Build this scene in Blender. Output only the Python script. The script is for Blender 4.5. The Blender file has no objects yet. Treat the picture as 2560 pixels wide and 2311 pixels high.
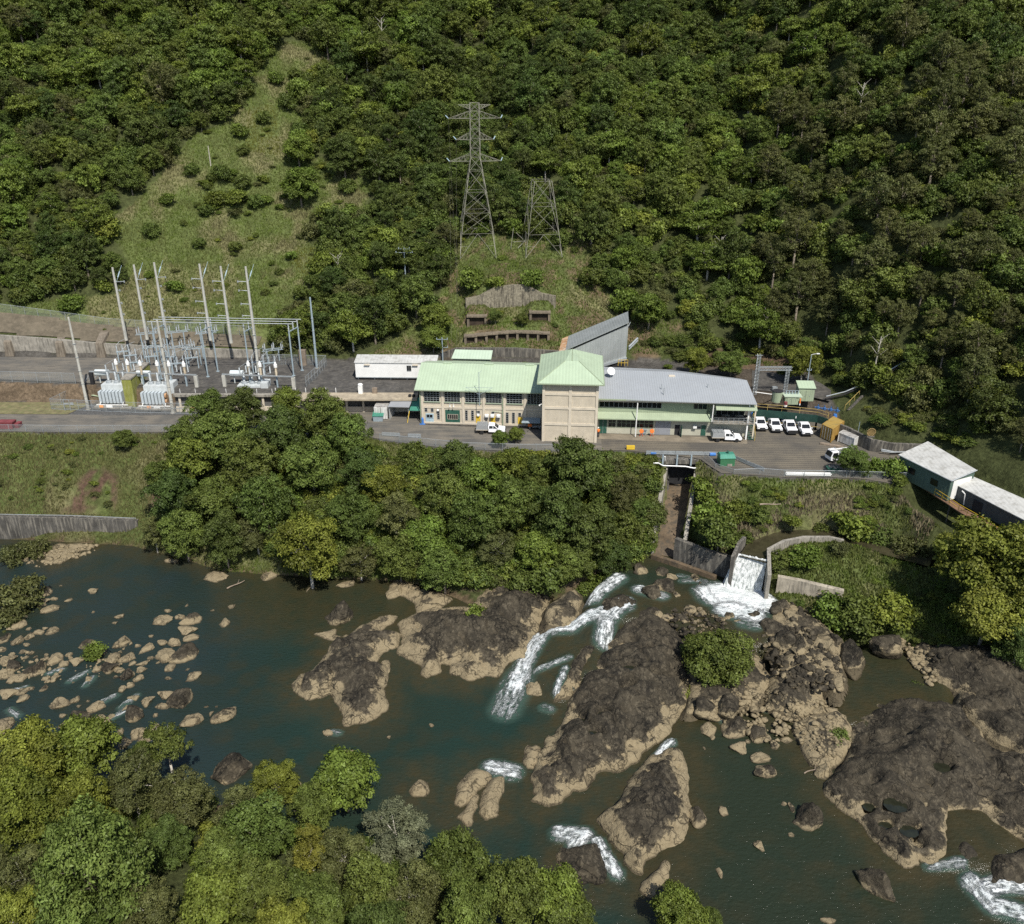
import bpy, bmesh, math, random
import numpy as np
from mathutils import Vector, Matrix, noise as mnoise

# ------------------------------------------------------------------ camera, sky, sun, exposure
S = bpy.context.scene
COL = S.collection
FPX, PITCH, CAMH = 2200.0, math.radians(25.0), 62.0
cd = bpy.data.cameras.new("camera"); cam = bpy.data.objects.new("camera", cd); COL.objects.link(cam)
cd.sensor_fit = 'HORIZONTAL'; cd.sensor_width = 36.0; cd.lens = 36.0 * FPX / 2560.0
cd.clip_start = 0.5; cd.clip_end = 3000.0
cam.location = (0, 0, CAMH); cam.rotation_euler = (math.radians(90) - PITCH, 0, 0)
S.camera = cam
SUN_EL = math.radians(53.0)
sunv = Vector((0.38, -0.925, 0)).normalized() * math.cos(SUN_EL) + Vector((0, 0, math.sin(SUN_EL)))   # towards the sun
W = bpy.data.worlds.new("World"); S.world = W; W.use_nodes = True
wn = W.node_tree.nodes; bg = wn['Background']
sky = wn.new('ShaderNodeTexSky'); sky.sky_type = 'NISHITA'; sky.sun_disc = False
sky.sun_elevation = SUN_EL; sky.sun_rotation = math.atan2(sunv.x, sunv.y)
W.node_tree.links.new(sky.outputs[0], bg.inputs[0]); bg.inputs[1].default_value = 0.088
sl = bpy.data.lights.new("sun", 'SUN'); sl.energy = 3.9; sl.angle = math.radians(0.5); sl.color = (1.0, 0.95, 0.87)
so = bpy.data.objects.new("sun", sl); COL.objects.link(so)
so.rotation_euler = (-sunv).to_track_quat('-Z', 'Y').to_euler(); so.location = (60, -80, 160)
S.view_settings.view_transform = 'Standard'; S.view_settings.look = 'None'
S.view_settings.exposure = 0.55; S.view_settings.gamma = 1.0
S.render.engine = 'CYCLES'
S.cycles.max_bounces = 4; S.cycles.diffuse_bounces = 2; S.cycles.glossy_bounces = 2
S.cycles.transmission_bounces = 2; S.cycles.transparent_max_bounces = 8
S.cycles.use_denoising = False; S.cycles.sample_clamp_direct = 6.0; S.cycles.sample_clamp_indirect = 3.0

# ------------------------------------------------------------------ survey helpers (photo measurement -> ground position)
CP, SP = math.cos(PITCH), math.sin(PITCH)
def ray(px, py):
    a = (px - 1280.0) / FPX; b = (1155.5 - py) / FPX
    return a, CP + b * SP, -SP + b * CP
def P(px, py, z=0.0):
    d = ray(px, py); t = (z - CAMH) / d[2]
    return (d[0] * t, d[1] * t)
def P3(px, py, z=0.0):
    x, y = P(px, py, z); return (x, y, z)
def PY(px, py, Y):
    d = ray(px, py); t = Y / d[1]
    return (d[0] * t, Y, CAMH + d[2] * t)
def proj(x, y, z):
    dep = y * CP - (z - CAMH) * SP; up = y * SP + (z - CAMH) * CP
    return 1280 + FPX * x / dep, 1155.5 - FPX * up / dep, dep
def in_poly(x, y, poly):
    x = np.asarray(x, float); y = np.asarray(y, float); r = np.zeros(x.shape, bool)
    n = len(poly)
    for i in range(n):
        x1, y1 = poly[i]; x2, y2 = poly[(i + 1) % n]
        c = ((y1 > y) != (y2 > y))
        r ^= c & (x < (x2 - x1) * (y - y1) / ((y2 - y1) if y2 != y1 else 1e-9) + x1)
    return r
def seg_dist(x, y, pts, closed=False):
    d = np.full(np.shape(x), 1e9); n = len(pts)
    for i in range(n if closed else n - 1):
        ax, ay = pts[i][:2]; bx, by = pts[(i + 1) % n][:2]
        dx, dy = bx - ax, by - ay; L = dx * dx + dy * dy + 1e-9
        t = np.clip(((x - ax) * dx + (y - ay) * dy) / L, 0, 1)
        d = np.minimum(d, np.hypot(x - ax - t * dx, y - ay - t * dy))
    return d
def _h(i, j, s):
    n = (i * 374761393 + j * 668265263 + s * 982451653) & 0xffffffff
    n = ((n ^ (n >> 13)) * 1274126177) & 0xffffffff
    return ((n ^ (n >> 16)) & 0xffff) / 65535.0
def vn(x, y, s=0):
    x = np.asarray(x, float); y = np.asarray(y, float)
    i = np.floor(x).astype(np.int64); j = np.floor(y).astype(np.int64)
    u = x - i; v = y - j; u = u * u * (3 - 2 * u); v = v * v * (3 - 2 * v)
    return (_h(i, j, s) * (1 - u) + _h(i + 1, j, s) * u) * (1 - v) + (_h(i, j + 1, s) * (1 - u) + _h(i + 1, j + 1, s) * u) * v
def fbm(x, y, s=0, o=4):
    r = 0; a = 0.5; t = 0
    for k in range(o):
        r = r + a * vn(x, y, s + k * 17); t += a; a *= 0.5; x = x * 2.03 + 5.1; y = y * 2.03 + 1.7
    return r / t
def sstep(a, b, x):
    t = np.clip((x - a) / (b - a), 0, 1); return t * t * (3 - 2 * t)

# ------------------------------------------------------------------ objects
def T(name, label, cat, loc=(0, 0, 0), rz=0.0, group=None):
    o = bpy.data.objects.new(name, None); COL.objects.link(o); o.empty_display_size = 0.2
    o.location = loc; o.rotation_euler = (0, 0, rz); o['label'] = label; o['category'] = cat
    if group: o['group'] = group
    return o
def tag(o, label=None, cat=None, group=None, kind=None):
    if label: o['label'] = label
    if cat: o['category'] = cat
    if group: o['group'] = group
    if kind: o['kind'] = kind
    return o
def copy_tree(o, loc=None, rz=None, label=None, group=None, parent=None):
    c = o.copy(); COL.objects.link(c)
    if parent: c.parent = parent
    if loc is not None: c.location = loc
    if rz is not None: c.rotation_euler = (0, 0, rz)
    if label: c['label'] = label
    if group: c['group'] = group
    for ch in list(o.children):
        copy_tree(ch, parent=c)
    return c
class MB:
    def __init__(s): s.v = []; s.f = []; s.m = []; s.cur = 0
    def add(s, vs, fs):
        b = len(s.v); s.v += [tuple(v) for v in vs]; s.f += [tuple(b + i for i in f) for f in fs]; s.m += [s.cur] * len(fs); return s
    def box(s, c, d, rz=0.0, tilt=None):
        hx, hy, hz = d[0] / 2, d[1] / 2, d[2] / 2; ca, sa = math.cos(rz), math.sin(rz); vs = []
        for k in (-hz, hz):
            for a, b in ((-hx, -hy), (hx, -hy), (hx, hy), (-hx, hy)):
                vs.append((c[0] + a * ca - b * sa, c[1] + a * sa + b * ca, c[2] + k))
        return s.add(vs, [(3, 2, 1, 0), (4, 5, 6, 7), (0, 1, 5, 4), (1, 2, 6, 5), (2, 3, 7, 6), (3, 0, 4, 7)])
    def b2(s, x0, x1, y0, y1, z0, z1): return s.box(((x0 + x1) / 2, (y0 + y1) / 2, (z0 + z1) / 2), (x1 - x0, y1 - y0, z1 - z0))
    def prism(s, poly, z0, z1):
        n = len(poly); vs = [(p[0], p[1], z0 if not callable(z0) else z0(*p[:2])) for p in poly] + [(p[0], p[1], z1 if not callable(z1) else z1(*p[:2])) for p in poly]
        return s.add(vs, [tuple(range(n - 1, -1, -1)), tuple(range(n, 2 * n))] + [(i, (i + 1) % n, n + (i + 1) % n, n + i) for i in range(n)])
    def side(s, prof, y0, y1, w=None):
        """profile of (x,z) pulled along y; w(z) narrows the width with height"""
        n = len(prof); ym = (y0 + y1) / 2; h = (y1 - y0) / 2; g = w or (lambda z: 1.0)
        vs = [(x, ym - h * g(z), z) for x, z in prof] + [(x, ym + h * g(z), z) for x, z in prof]
        return s.add(vs, [tuple(range(n)), tuple(range(2 * n - 1, n - 1, -1))] + [(i, n + i, n + (i + 1) % n, (i + 1) % n) for i in range(n)])
    def hull(s, low, top):
        n = len(low); return s.add(list(low) + list(top), [tuple(range(n - 1, -1, -1)), tuple(range(n, 2 * n))] + [(i, (i + 1) % n, n + (i + 1) % n, n + i) for i in range(n)])
    def slab(s, pts, t):
        """a sheet of any outline with thickness t downwards"""
        n = len(pts); vs = [tuple(p) for p in pts] + [(p[0], p[1], p[2] - t) for p in pts]
        return s.add(vs, [tuple(range(n)), tuple(range(2 * n - 1, n - 1, -1))] + [(i, n + i, n + (i + 1) % n, (i + 1) % n) for i in range(n)])
    def tube(s, p, q, r, r2=None, n=6, cap=True):
        p = Vector(p); q = Vector(q); d = q - p
        if d.length < 1e-6: return s
        r2 = r if r2 is None else r2
        u = d.orthogonal().normalized(); w = d.normalized().cross(u); vs = []
        for c, rr in ((p, r), (q, r2)):
            for k in range(n):
                a = 2 * math.pi * k / n; vs.append(c + u * (rr * math.cos(a)) + w * (rr * math.sin(a)))
        fs = [(k, (k + 1) % n, n + (k + 1) % n, n + k) for k in range(n)]
        if cap: fs += [tuple(range(n - 1, -1, -1)), tuple(range(n, 2 * n))]
        return s.add(vs, fs)
    def path(s, pts, r, n=6):
        for a, b in zip(pts[:-1], pts[1:]): s.tube(a, b, r, n=n)
        return s
    def bar(s, p, q, w):
        return s.tube(p, q, w * 0.6, n=4)
    def lathe(s, c, prof, n=12, ax='z'):
        vs = []; m = len(prof)
        for r, h in prof:
            for k in range(n):
                a = 2 * math.pi * k / n; x, y = r * math.cos(a), r * math.sin(a)
                vs.append((c[0] + x, c[1] + y, c[2] + h) if ax == 'z' else (c[0] + h, c[1] + x, c[2] + y) if ax == 'x' else (c[0] + x, c[1] + h, c[2] + y))
        fs = [(i * n + k, i * n + (k + 1) % n, (i + 1) * n + (k + 1) % n, (i + 1) * n + k) for i in range(m - 1) for k in range(n)]
        fs += [tuple(range(n - 1, -1, -1)), tuple(range((m - 1) * n, m * n))]
        return s.add(vs, fs)
    def build(s, name, mats, parent=None, loc=None, smooth=False, bevel=0.0):
        me = bpy.data.meshes.new(name); me.from_pydata(s.v, [], s.f)
        if not isinstance(mats, (list, tuple)): mats = [mats]
        [me.materials.append(m) for m in mats if m]
        if len(mats) > 1: me.polygons.foreach_set('material_index', s.m)
        bm = bmesh.new(); bm.from_mesh(me); bmesh.ops.recalc_face_normals(bm, faces=bm.faces)
        if bevel: bmesh.ops.bevel(bm, geom=[e for e in bm.edges if len(e.link_faces) == 2 and e.calc_face_angle(0) > 0.5], offset=bevel, segments=2, affect='EDGES', clamp_overlap=True)
        bm.to_mesh(me); bm.free()
        if smooth: me.polygons.foreach_set('use_smooth', [True] * len(me.polygons))
        me.update()
        o = bpy.data.objects.new(name, me); COL.objects.link(o)
        if parent: o.parent = parent
        if loc is not None: o.location = loc
        return o
def one(name, mb, m, label, cat, loc=(0, 0, 0), rz=0.0, group=None, **k):
    o = mb.build(name, m, None, loc, **k); o.rotation_euler = (0, 0, rz); return tag(o, label, cat, group)
def npmesh(name, co, faces, mats, attrs=None, smooth=False, nper=4):
    me = bpy.data.meshes.new(name); co = np.asarray(co, np.float32); faces = np.asarray(faces, np.int32)
    me.vertices.add(len(co)); me.vertices.foreach_set('co', co.ravel())
    me.loops.add(faces.size); me.loops.foreach_set('vertex_index', faces.ravel())
    me.polygons.add(len(faces)); me.polygons.foreach_set('loop_start', np.arange(0, faces.size, nper, dtype=np.int32))
    if smooth: me.polygons.foreach_set('use_smooth', np.ones(len(faces), bool))
    for a, val in (attrs or {}).items():
        val = np.asarray(val, np.float32)
        if val.ndim == 2:
            at = me.attributes.new(a, 'FLOAT_COLOR', 'POINT'); at.data.foreach_set('color', np.concatenate([val, np.ones((len(val), 1), np.float32)], 1).ravel())
        else:
            at = me.attributes.new(a, 'FLOAT', 'POINT'); at.data.foreach_set('value', val)
    for m in (mats if isinstance(mats, (list, tuple)) else [mats]): me.materials.append(m)
    me.update(calc_edges=True); me.validate(); return me
def link(name, me, parent=None):
    o = bpy.data.objects.new(name, me); COL.objects.link(o)
    if parent: o.parent = parent
    return o

# ------------------------------------------------------------------ materials
MATS = {}
def ND(nt, t, **k):
    n = nt.nodes.new(t)
    for a, b in k.items():
        if a.startswith('i_'): n.inputs[a[2:].replace('_', ' ')].default_value = b
        else: setattr(n, a, b)
    return n
def LK(nt, a, b): nt.links.new(a, b)
def ramp(nt, fac, stops, mode='LINEAR'):
    r = nt.nodes.new('ShaderNodeValToRGB'); r.color_ramp.interpolation = mode; e = r.color_ramp.elements
    while len(e) < len(stops): e.new(0.5)
    for i, (p, c) in enumerate(stops):
        e[i].position = p; c = c if hasattr(c, '__len__') else (c, c, c); e[i].color = (*c, 1)
    LK(nt, fac, r.inputs[0]); return r.outputs[0]
def mixc(nt, f, a, b, mode='MIX'):
    m = nt.nodes.new('ShaderNodeMix'); m.data_type = 'RGBA'; m.blend_type = mode
    for s_, v in ((m.inputs[0], f), (m.inputs[6], a), (m.inputs[7], b)):
        if hasattr(v, 'is_linked') or hasattr(v, 'links'): LK(nt, v, s_)
        elif hasattr(v, '__len__'): s_.default_value = (*v, 1) if len(v) == 3 else v
        elif s_.type == 'VALUE': s_.default_value = v
        else: s_.default_value = (v, v, v, 1)
    return m.outputs[2]
def mth(nt, op, a, b=0.0, clamp=False):
    m = nt.nodes.new('ShaderNodeMath'); m.operation = op; m.use_clamp = clamp
    for s_, v in ((m.inputs[0], a), (m.inputs[1], b)):
        if isinstance(v, (int, float)): s_.default_value = v
        else: LK(nt, v, s_)
    return m.outputs[0]
def coords(nt, kind='Object', scale=(1, 1, 1)):
    if kind == 'World': o = nt.nodes.new('ShaderNodeNewGeometry').outputs['Position']
    else: o = nt.nodes.new('ShaderNodeTexCoord').outputs[kind]
    m = nt.nodes.new('ShaderNodeMapping'); m.inputs['Scale'].default_value = scale; LK(nt, o, m.inputs[0]); return m.outputs[0]
def noise(nt, vec, sc, det=4, rough=0.55):
    n = nt.nodes.new('ShaderNodeTexNoise'); n.inputs['Scale'].default_value = sc; n.inputs['Detail'].default_value = det; n.inputs['Roughness'].default_value = rough
    LK(nt, vec, n.inputs['Vector']); return n.outputs['Fac']
def new_mat(name):
    m = bpy.data.materials.new(name); m.use_nodes = True; nt = m.node_tree; MATS[name] = m
    return m, nt, nt.nodes['Principled BSDF']
def M(name, c=(0.5, 0.5, 0.5), rough=0.7, var=0.18, sc=1.5, metal=0.0, ribs=0.0, rib_axis=0, rs=0.16, streak=0.0, stain=None, bump=0.0, bsc=20, spec=0.35, stain_amt=0.5):
    if name in MATS: return MATS[name]
    m, nt, b = new_mat(name); v = coords(nt)
    n = noise(nt, v, sc); n2 = noise(nt, v, sc * 9, 3)
    f = mth(nt, 'ADD', mth(nt, 'MULTIPLY', n, 0.7), mth(nt, 'MULTIPLY', n2, 0.3))
    lo = tuple(max(0, x * (1 - var * 1.6)) for x in c); hi = tuple(min(1, x * (1 + var)) for x in c)
    colr = ramp(nt, f, [(0.32, lo), (0.66, hi)])
    if stain:
        sn = noise(nt, coords(nt, 'Object', (1, 1, 0.12 if streak else 1)), 1.1 if not streak else 2.6, 5, 0.65)
        colr = mixc(nt, mth(nt, 'MULTIPLY', ramp(nt, sn, [(0.48, 0), (0.64, 1)]), stain_amt), colr, stain)
    bn = None
    if ribs:
        w = nt.nodes.new('ShaderNodeTexWave'); w.wave_type = 'BANDS'; w.bands_direction = 'XYZ'[rib_axis]; w.inputs['Scale'].default_value = 0.314 / ribs * 1.0
        LK(nt, v, w.inputs['Vector'])
        colr = mixc(nt, mth(nt, 'MULTIPLY', ramp(nt, w.outputs['Fac'], [(0.0, 1), (0.35, 0)]), rs), colr, tuple(x * 0.45 for x in c))
        bn = nt.nodes.new('ShaderNodeBump'); bn.inputs['Distance'].default_value = 0.05; bn.inputs['Strength'].default_value = 0.35; LK(nt, w.outputs['Fac'], bn.inputs['Height'])
    if bump:
        b2 = nt.nodes.new('ShaderNodeBump'); b2.inputs['Distance'].default_value = bump; b2.inputs['Strength'].default_value = 0.7
        LK(nt, noise(nt, v, bsc, 5), b2.inputs['Height'])
        if bn: LK(nt, bn.outputs[0], b2.inputs['Normal'])
        bn = b2
    if bn: LK(nt, bn.outputs[0], b.inputs['Normal'])
    LK(nt, colr, b.inputs['Base Color']); b.inputs['Roughness'].default_value = rough; b.inputs['Metallic'].default_value = metal
    b.inputs['Specular IOR Level'].default_value = spec
    return m
def leaf_mat(name, c, hue=0.03, val=0.35, gloss=0.18):
    m, nt, b = new_mat(name)
    oi = nt.nodes.new('ShaderNodeObjectInfo'); at = ND(nt, 'ShaderNodeAttribute', attribute_name='tint')
    hs = nt.nodes.new('ShaderNodeHueSaturation'); hs.inputs['Color'].default_value = (*c, 1)
    rnd = oi.outputs['Random']
    nzz = noise(nt, coords(nt), 0.45, 3); LK(nt, mth(nt, 'ADD', mth(nt, 'ADD', 0.5 - hue / 2 - 0.015, mth(nt, 'MULTIPLY', rnd, hue)), mth(nt, 'MULTIPLY', nzz, 0.03)), hs.inputs['Hue'])
    r2 = mth(nt, 'FRACT', mth(nt, 'MULTIPLY', rnd, 7.31))
    LK(nt, mth(nt, 'MULTIPLY', mth(nt, 'ADD', 1 - val / 2, mth(nt, 'MULTIPLY', r2, val)), at.outputs['Fac']), hs.inputs['Value'])
    hs.inputs['Saturation'].default_value = 0.96
    LK(nt, hs.outputs[0], b.inputs['Base Color']); b.inputs['Roughness'].default_value = 0.5; b.inputs['Specular IOR Level'].default_value = gloss
    tr = nt.nodes.new('ShaderNodeBsdfTranslucent'); mx = nt.nodes.new('ShaderNodeMixShader'); mx.inputs[0].default_value = 0.28
    LK(nt, mixc(nt, 1.0, hs.outputs[0], (1.0, 1.12, 0.6), 'MULTIPLY'), tr.inputs[0])
    LK(nt, b.outputs[0], mx.inputs[1]); LK(nt, tr.outputs[0], mx.inputs[2]); LK(nt, mx.outputs[0], nt.nodes['Material Output'].inputs[0])
    return m
LEAF = {
    'mid': leaf_mat('leaf_mid', (0.108, 0.142, 0.028)), 'dark': leaf_mat('leaf_dark', (0.078, 0.108, 0.024)),
    'yel': leaf_mat('leaf_yellow_green', (0.165, 0.185, 0.026), 0.015, 0.3), 'bri': leaf_mat('leaf_bright', (0.128, 0.170, 0.026)),
    'oli': leaf_mat('leaf_olive', (0.116, 0.126, 0.040), 0.02, 0.3), 'gry': leaf_mat('leaf_grey_green', (0.165, 0.180, 0.100), 0.01, 0.1),
    'ygr': leaf_mat('leaf_yellowing', (0.172, 0.188, 0.028), 0.01, 0.15), 'gol': leaf_mat('leaf_gold', (0.185, 0.180, 0.028), 0.01, 0.1), 'blu': leaf_mat('leaf_cool', (0.122, 0.165, 0.034), 0.01, 0.1)}
bark = M('bark', (0.20, 0.17, 0.13), 0.9, 0.35, 3, bump=0.03)
bark_pale = M('bark_pale', (0.42, 0.39, 0.33), 0.85, 0.25, 3, bump=0.02)
conc = M('concrete_cream', (0.50, 0.44, 0.34), 0.85, 0.10, 0.8, stain=(0.36, 0.33, 0.27), streak=1, stain_amt=0.3, bump=0.01)
conc2 = M('concrete_trim', (0.54, 0.48, 0.38), 0.85, 0.10, 0.9, bump=0.01)
concg = M('concrete_grey', (0.28, 0.26, 0.22), 0.9, 0.25, 0.8, stain=(0.10, 0.095, 0.08), streak=1, stain_amt=0.8, bump=0.02)
concd = M('concrete_weathered', (0.085, 0.08, 0.07), 0.9, 0.3, 0.6, stain=(0.24, 0.22, 0.18), streak=1, stain_amt=0.8, bump=0.03, bsc=6)
concw = M('concrete_pale', (0.36, 0.32, 0.25), 0.9, 0.25, 0.6, stain=(0.12, 0.11, 0.09), streak=1, stain_amt=0.75, bump=0.02, bsc=6)
shot = M('sprayed_concrete', (0.11, 0.093, 0.065), 0.95, 0.25, 0.35, stain=(0.17, 0.14, 0.10), stain_amt=0.5, bump=0.05, bsc=5)
groof = M('green_roof', (0.385, 0.475, 0.335), 0.5, 0.06, 0.4, ribs=0.55, stain=(0.36, 0.44, 0.31), stain_amt=0.5)
gwall = M('green_cladding', (0.29, 0.345, 0.235), 0.55, 0.08, 0.6, ribs=0.35)
dgreen = M('dark_green_paint', (0.028, 0.092, 0.066), 0.5, 0.15, 1.5)
shedgreen = M('shed_green', (0.085, 0.13, 0.105), 0.6, 0.12, 0.8, ribs=0.5, rib_axis=1)
teal = M('teal_sheet', (0.055, 0.22, 0.155), 0.5, 0.12, 1.2, ribs=0.4)
greyroof = M('grey_roof', (0.31, 0.33, 0.345), 0.5, 0.04, 0.25, ribs=0.42, rs=0.25, stain=(0.27, 0.28, 0.285), stain_amt=0.35)
silver = M('silver_cladding', (0.36, 0.38, 0.37), 0.42, 0.1, 0.35, ribs=0.5, metal=0.35, stain=(0.26, 0.29, 0.27), streak=1, stain_amt=0.5)
paleroof = M('pale_roof', (0.50, 0.50, 0.47), 0.5, 0.1, 0.3, ribs=0.6, stain=(0.20, 0.19, 0.16), stain_amt=0.45)
white = M('white_paint', (0.74, 0.74, 0.71), 0.45, 0.05, 0.8)
whitedirty = M('dirty_white_paint', (0.58, 0.58, 0.55), 0.6, 0.12, 1.2, stain=(0.16, 0.14, 0.12), streak=1, stain_amt=0.7)
carwhite = M('car_white', (0.80, 0.80, 0.80), 0.22, 0.03, 1.0, spec=0.6)
galv = M('galvanised_steel', (0.38, 0.41, 0.42), 0.45, 0.12, 2, metal=0.4)
bluegrey = M('blue_grey_steel', (0.27, 0.33, 0.36), 0.5, 0.12, 1.5)
polec = M('pole_concrete', (0.44, 0.43, 0.38), 0.8, 0.15, 1.0, stain=(0.25, 0.24, 0.2), streak=1, stain_amt=0.5)
lattice = M('lattice_steel', (0.25, 0.24, 0.195), 0.6, 0.2, 1.0, metal=0.2)
glass = M('dark_glass', (0.012, 0.014, 0.016), 0.12, 0.3, 1.0, spec=0.6)
black = M('black_rubber', (0.018, 0.018, 0.018), 0.8, 0.2, 3)
darkm = M('dark_opening', (0.022, 0.022, 0.024), 0.9, 0.3, 1)
rust = M('rust_sheet', (0.42, 0.24, 0.12), 0.8, 0.3, 1.0, stain=(0.5, 0.45, 0.36), stain_amt=0.8)
ochre = M('ochre_container', (0.36, 0.22, 0.055), 0.6, 0.15, 0.8, ribs=0.28, stain=(0.24, 0.17, 0.06), stain_amt=0.5)
yellow = M('yellow_paint', (0.62, 0.42, 0.04), 0.5, 0.1, 1.5)
red = M('red_paint', (0.48, 0.07, 0.035), 0.5, 0.15, 2)
redskip = M('faded_red_paint', (0.20, 0.05, 0.055), 0.7, 0.2, 1)
orange = M('orange_cloth', (0.80, 0.20, 0.04), 0.8, 0.1, 5)
blue = M('blue_paint', (0.06, 0.19, 0.50), 0.45, 0.15, 2)
paleblue = M('pale_blue_paint', (0.36, 0.47, 0.52), 0.5, 0.1, 2)
roller = M('roller_door_grey', (0.24, 0.25, 0.27), 0.5, 0.05, 1, ribs=0.12, rib_axis=2)
mossg = M('mossy_green_wall', (0.22, 0.23, 0.05), 0.85, 0.2, 0.6, stain=(0.34, 0.33, 0.20), streak=1, stain_amt=0.5)
porc = M('porcelain', (0.40, 0.33, 0.22), 0.35, 0.1, 3)
asph = None
skin_m = M('skin', (0.45, 0.27, 0.18), 0.6, 0.05, 5)
navy = M('navy_cloth', (0.03, 0.035, 0.05), 0.85, 0.2, 5)
wood = M('weathered_wood', (0.24, 0.19, 0.14), 0.85, 0.3, 2, bump=0.02)
bronze = M('bronze', (0.24, 0.17, 0.07), 0.5, 0.3, 3, metal=0.3)

def rock_mat():
    m, nt, b = new_mat('river_rock'); v = coords(nt, 'World')
    geo = nt.nodes.new('ShaderNodeNewGeometry'); sx = nt.nodes.new('ShaderNodeSeparateXYZ'); LK(nt, geo.outputs['Position'], sx.inputs[0])
    td = ND(nt, 'ShaderNodeAttribute', attribute_name='tide', attribute_type='OBJECT')
    tn = noise(nt, v, 0.32, 7, 0.66); tn2 = noise(nt, v, 2.4, 5, 0.65)
    hgt = mth(nt, 'ADD', mth(nt, 'SUBTRACT', sx.outputs[2], td.outputs['Fac']), mth(nt, 'ADD', mth(nt, 'MULTIPLY', mth(nt, 'SUBTRACT', tn, 0.46), 4.6), mth(nt, 'MULTIPLY', mth(nt, 'SUBTRACT', tn2, 0.5), 0.8)))
    fac = ramp(nt, mth(nt, 'MULTIPLY', hgt, 0.5), [(0.49, 0), (0.53, 0.75), (0.66, 1)])           # above the flood mark the stone is dark with lichen
    tan = mixc(nt, noise(nt, v, 2.2, 6, 0.65), (0.15, 0.118, 0.070), (0.31, 0.255, 0.155))
    big = noise(nt, v, 0.35, 6, 0.65); fine = noise(nt, coords(nt, 'World', (1.0, 0.45, 1.0)), 2.2, 8, 0.75)
    dk = mixc(nt, ramp(nt, big, [(0.35, 0), (0.65, 1)]), (0.018, 0.0155, 0.011), (0.060, 0.050, 0.033))
    dk = mixc(nt, mth(nt, 'MULTIPLY', ramp(nt, fine, [(0.50, 0), (0.66, 1)]), 0.6), dk, (0.16, 0.135, 0.092))
    dk = mixc(nt, mth(nt, 'MULTIPLY', ramp(nt, noise(nt, v, 0.9, 5, 0.6), [(0.60, 0), (0.72, 1)]), 0.5), dk, (0.12, 0.098, 0.066))
    c = mixc(nt, fac, tan, dk)
    wl = ND(nt, 'ShaderNodeAttribute', attribute_name='wline', attribute_type='OBJECT')
    wet = ramp(nt, mth(nt, 'SUBTRACT', sx.outputs[2], wl.outputs['Fac']), [(0.05, 0.40), (0.20, 1.0)])
    vo = nt.nodes.new('ShaderNodeTexVoronoi'); vo.feature = 'DISTANCE_TO_EDGE'; vo.inputs['Scale'].default_value = 0.085
    wv = nt.nodes.new('ShaderNodeVectorMath'); wv.operation = 'ADD'; nz = nt.nodes.new('ShaderNodeTexNoise'); nz.inputs['Scale'].default_value = 0.35; nz.inputs['Detail'].default_value = 5; LK(nt, v, nz.inputs['Vector'])
    sc_ = nt.nodes.new('ShaderNodeVectorMath'); sc_.operation = 'SCALE'; sc_.inputs['Scale'].default_value = 12.0; LK(nt, nz.outputs['Color'], sc_.inputs[0]); LK(nt, sc_.outputs[0], wv.inputs[1]); LK(nt, v, wv.inputs[0]); LK(nt, wv.outputs[0], vo.inputs['Vector'])
    v2_ = nt.nodes.new('ShaderNodeTexVoronoi'); v2_.feature = 'DISTANCE_TO_EDGE'; v2_.inputs['Scale'].default_value = 0.30; LK(nt, wv.outputs[0], v2_.inputs['Vector'])
    crack = mth(nt, 'MULTIPLY', ramp(nt, vo.outputs['Distance'], [(0.0, 0.22), (0.022, 1.0)]), ramp(nt, v2_.outputs['Distance'], [(0.0, 0.42), (0.03, 1.0)]))
    c = mixc(nt, 1.0, mixc(nt, 1.0, c, wet, 'MULTIPLY'), crack, 'MULTIPLY')
    LK(nt, c, b.inputs['Base Color']); b.inputs['Roughness'].default_value = 0.85; b.inputs['Specular IOR Level'].default_value = 0.25
    bp = nt.nodes.new('ShaderNodeBump'); bp.inputs['Distance'].default_value = 0.35; bp.inputs['Strength'].default_value = 0.9
    LK(nt, mth(nt, 'ADD', mth(nt, 'MULTIPLY', noise(nt, coords(nt, 'World', (0.6, 1.0, 1.6)), 1.3, 9, 0.68), 1.1), mth(nt, 'MULTIPLY', crack, 0.25)), bp.inputs['Height']); LK(nt, bp.outputs[0], b.inputs['Normal'])
    return m
rockm = rock_mat()
def fence_mat():
    m, nt, b = new_mat('chain_link_mesh'); b.inputs['Base Color'].default_value = (0.30, 0.33, 0.33, 1); b.inputs['Roughness'].default_value = 0.5
    t = nt.nodes.new('ShaderNodeBsdfTransparent'); mx = nt.nodes.new('ShaderNodeMixShader'); mx.inputs[0].default_value = 0.17
    LK(nt, t.outputs[0], mx.inputs[1]); LK(nt, b.outputs[0], mx.inputs[2]); LK(nt, mx.outputs[0], nt.nodes['Material Output'].inputs[0]); return m
linkm = fence_mat()
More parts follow.
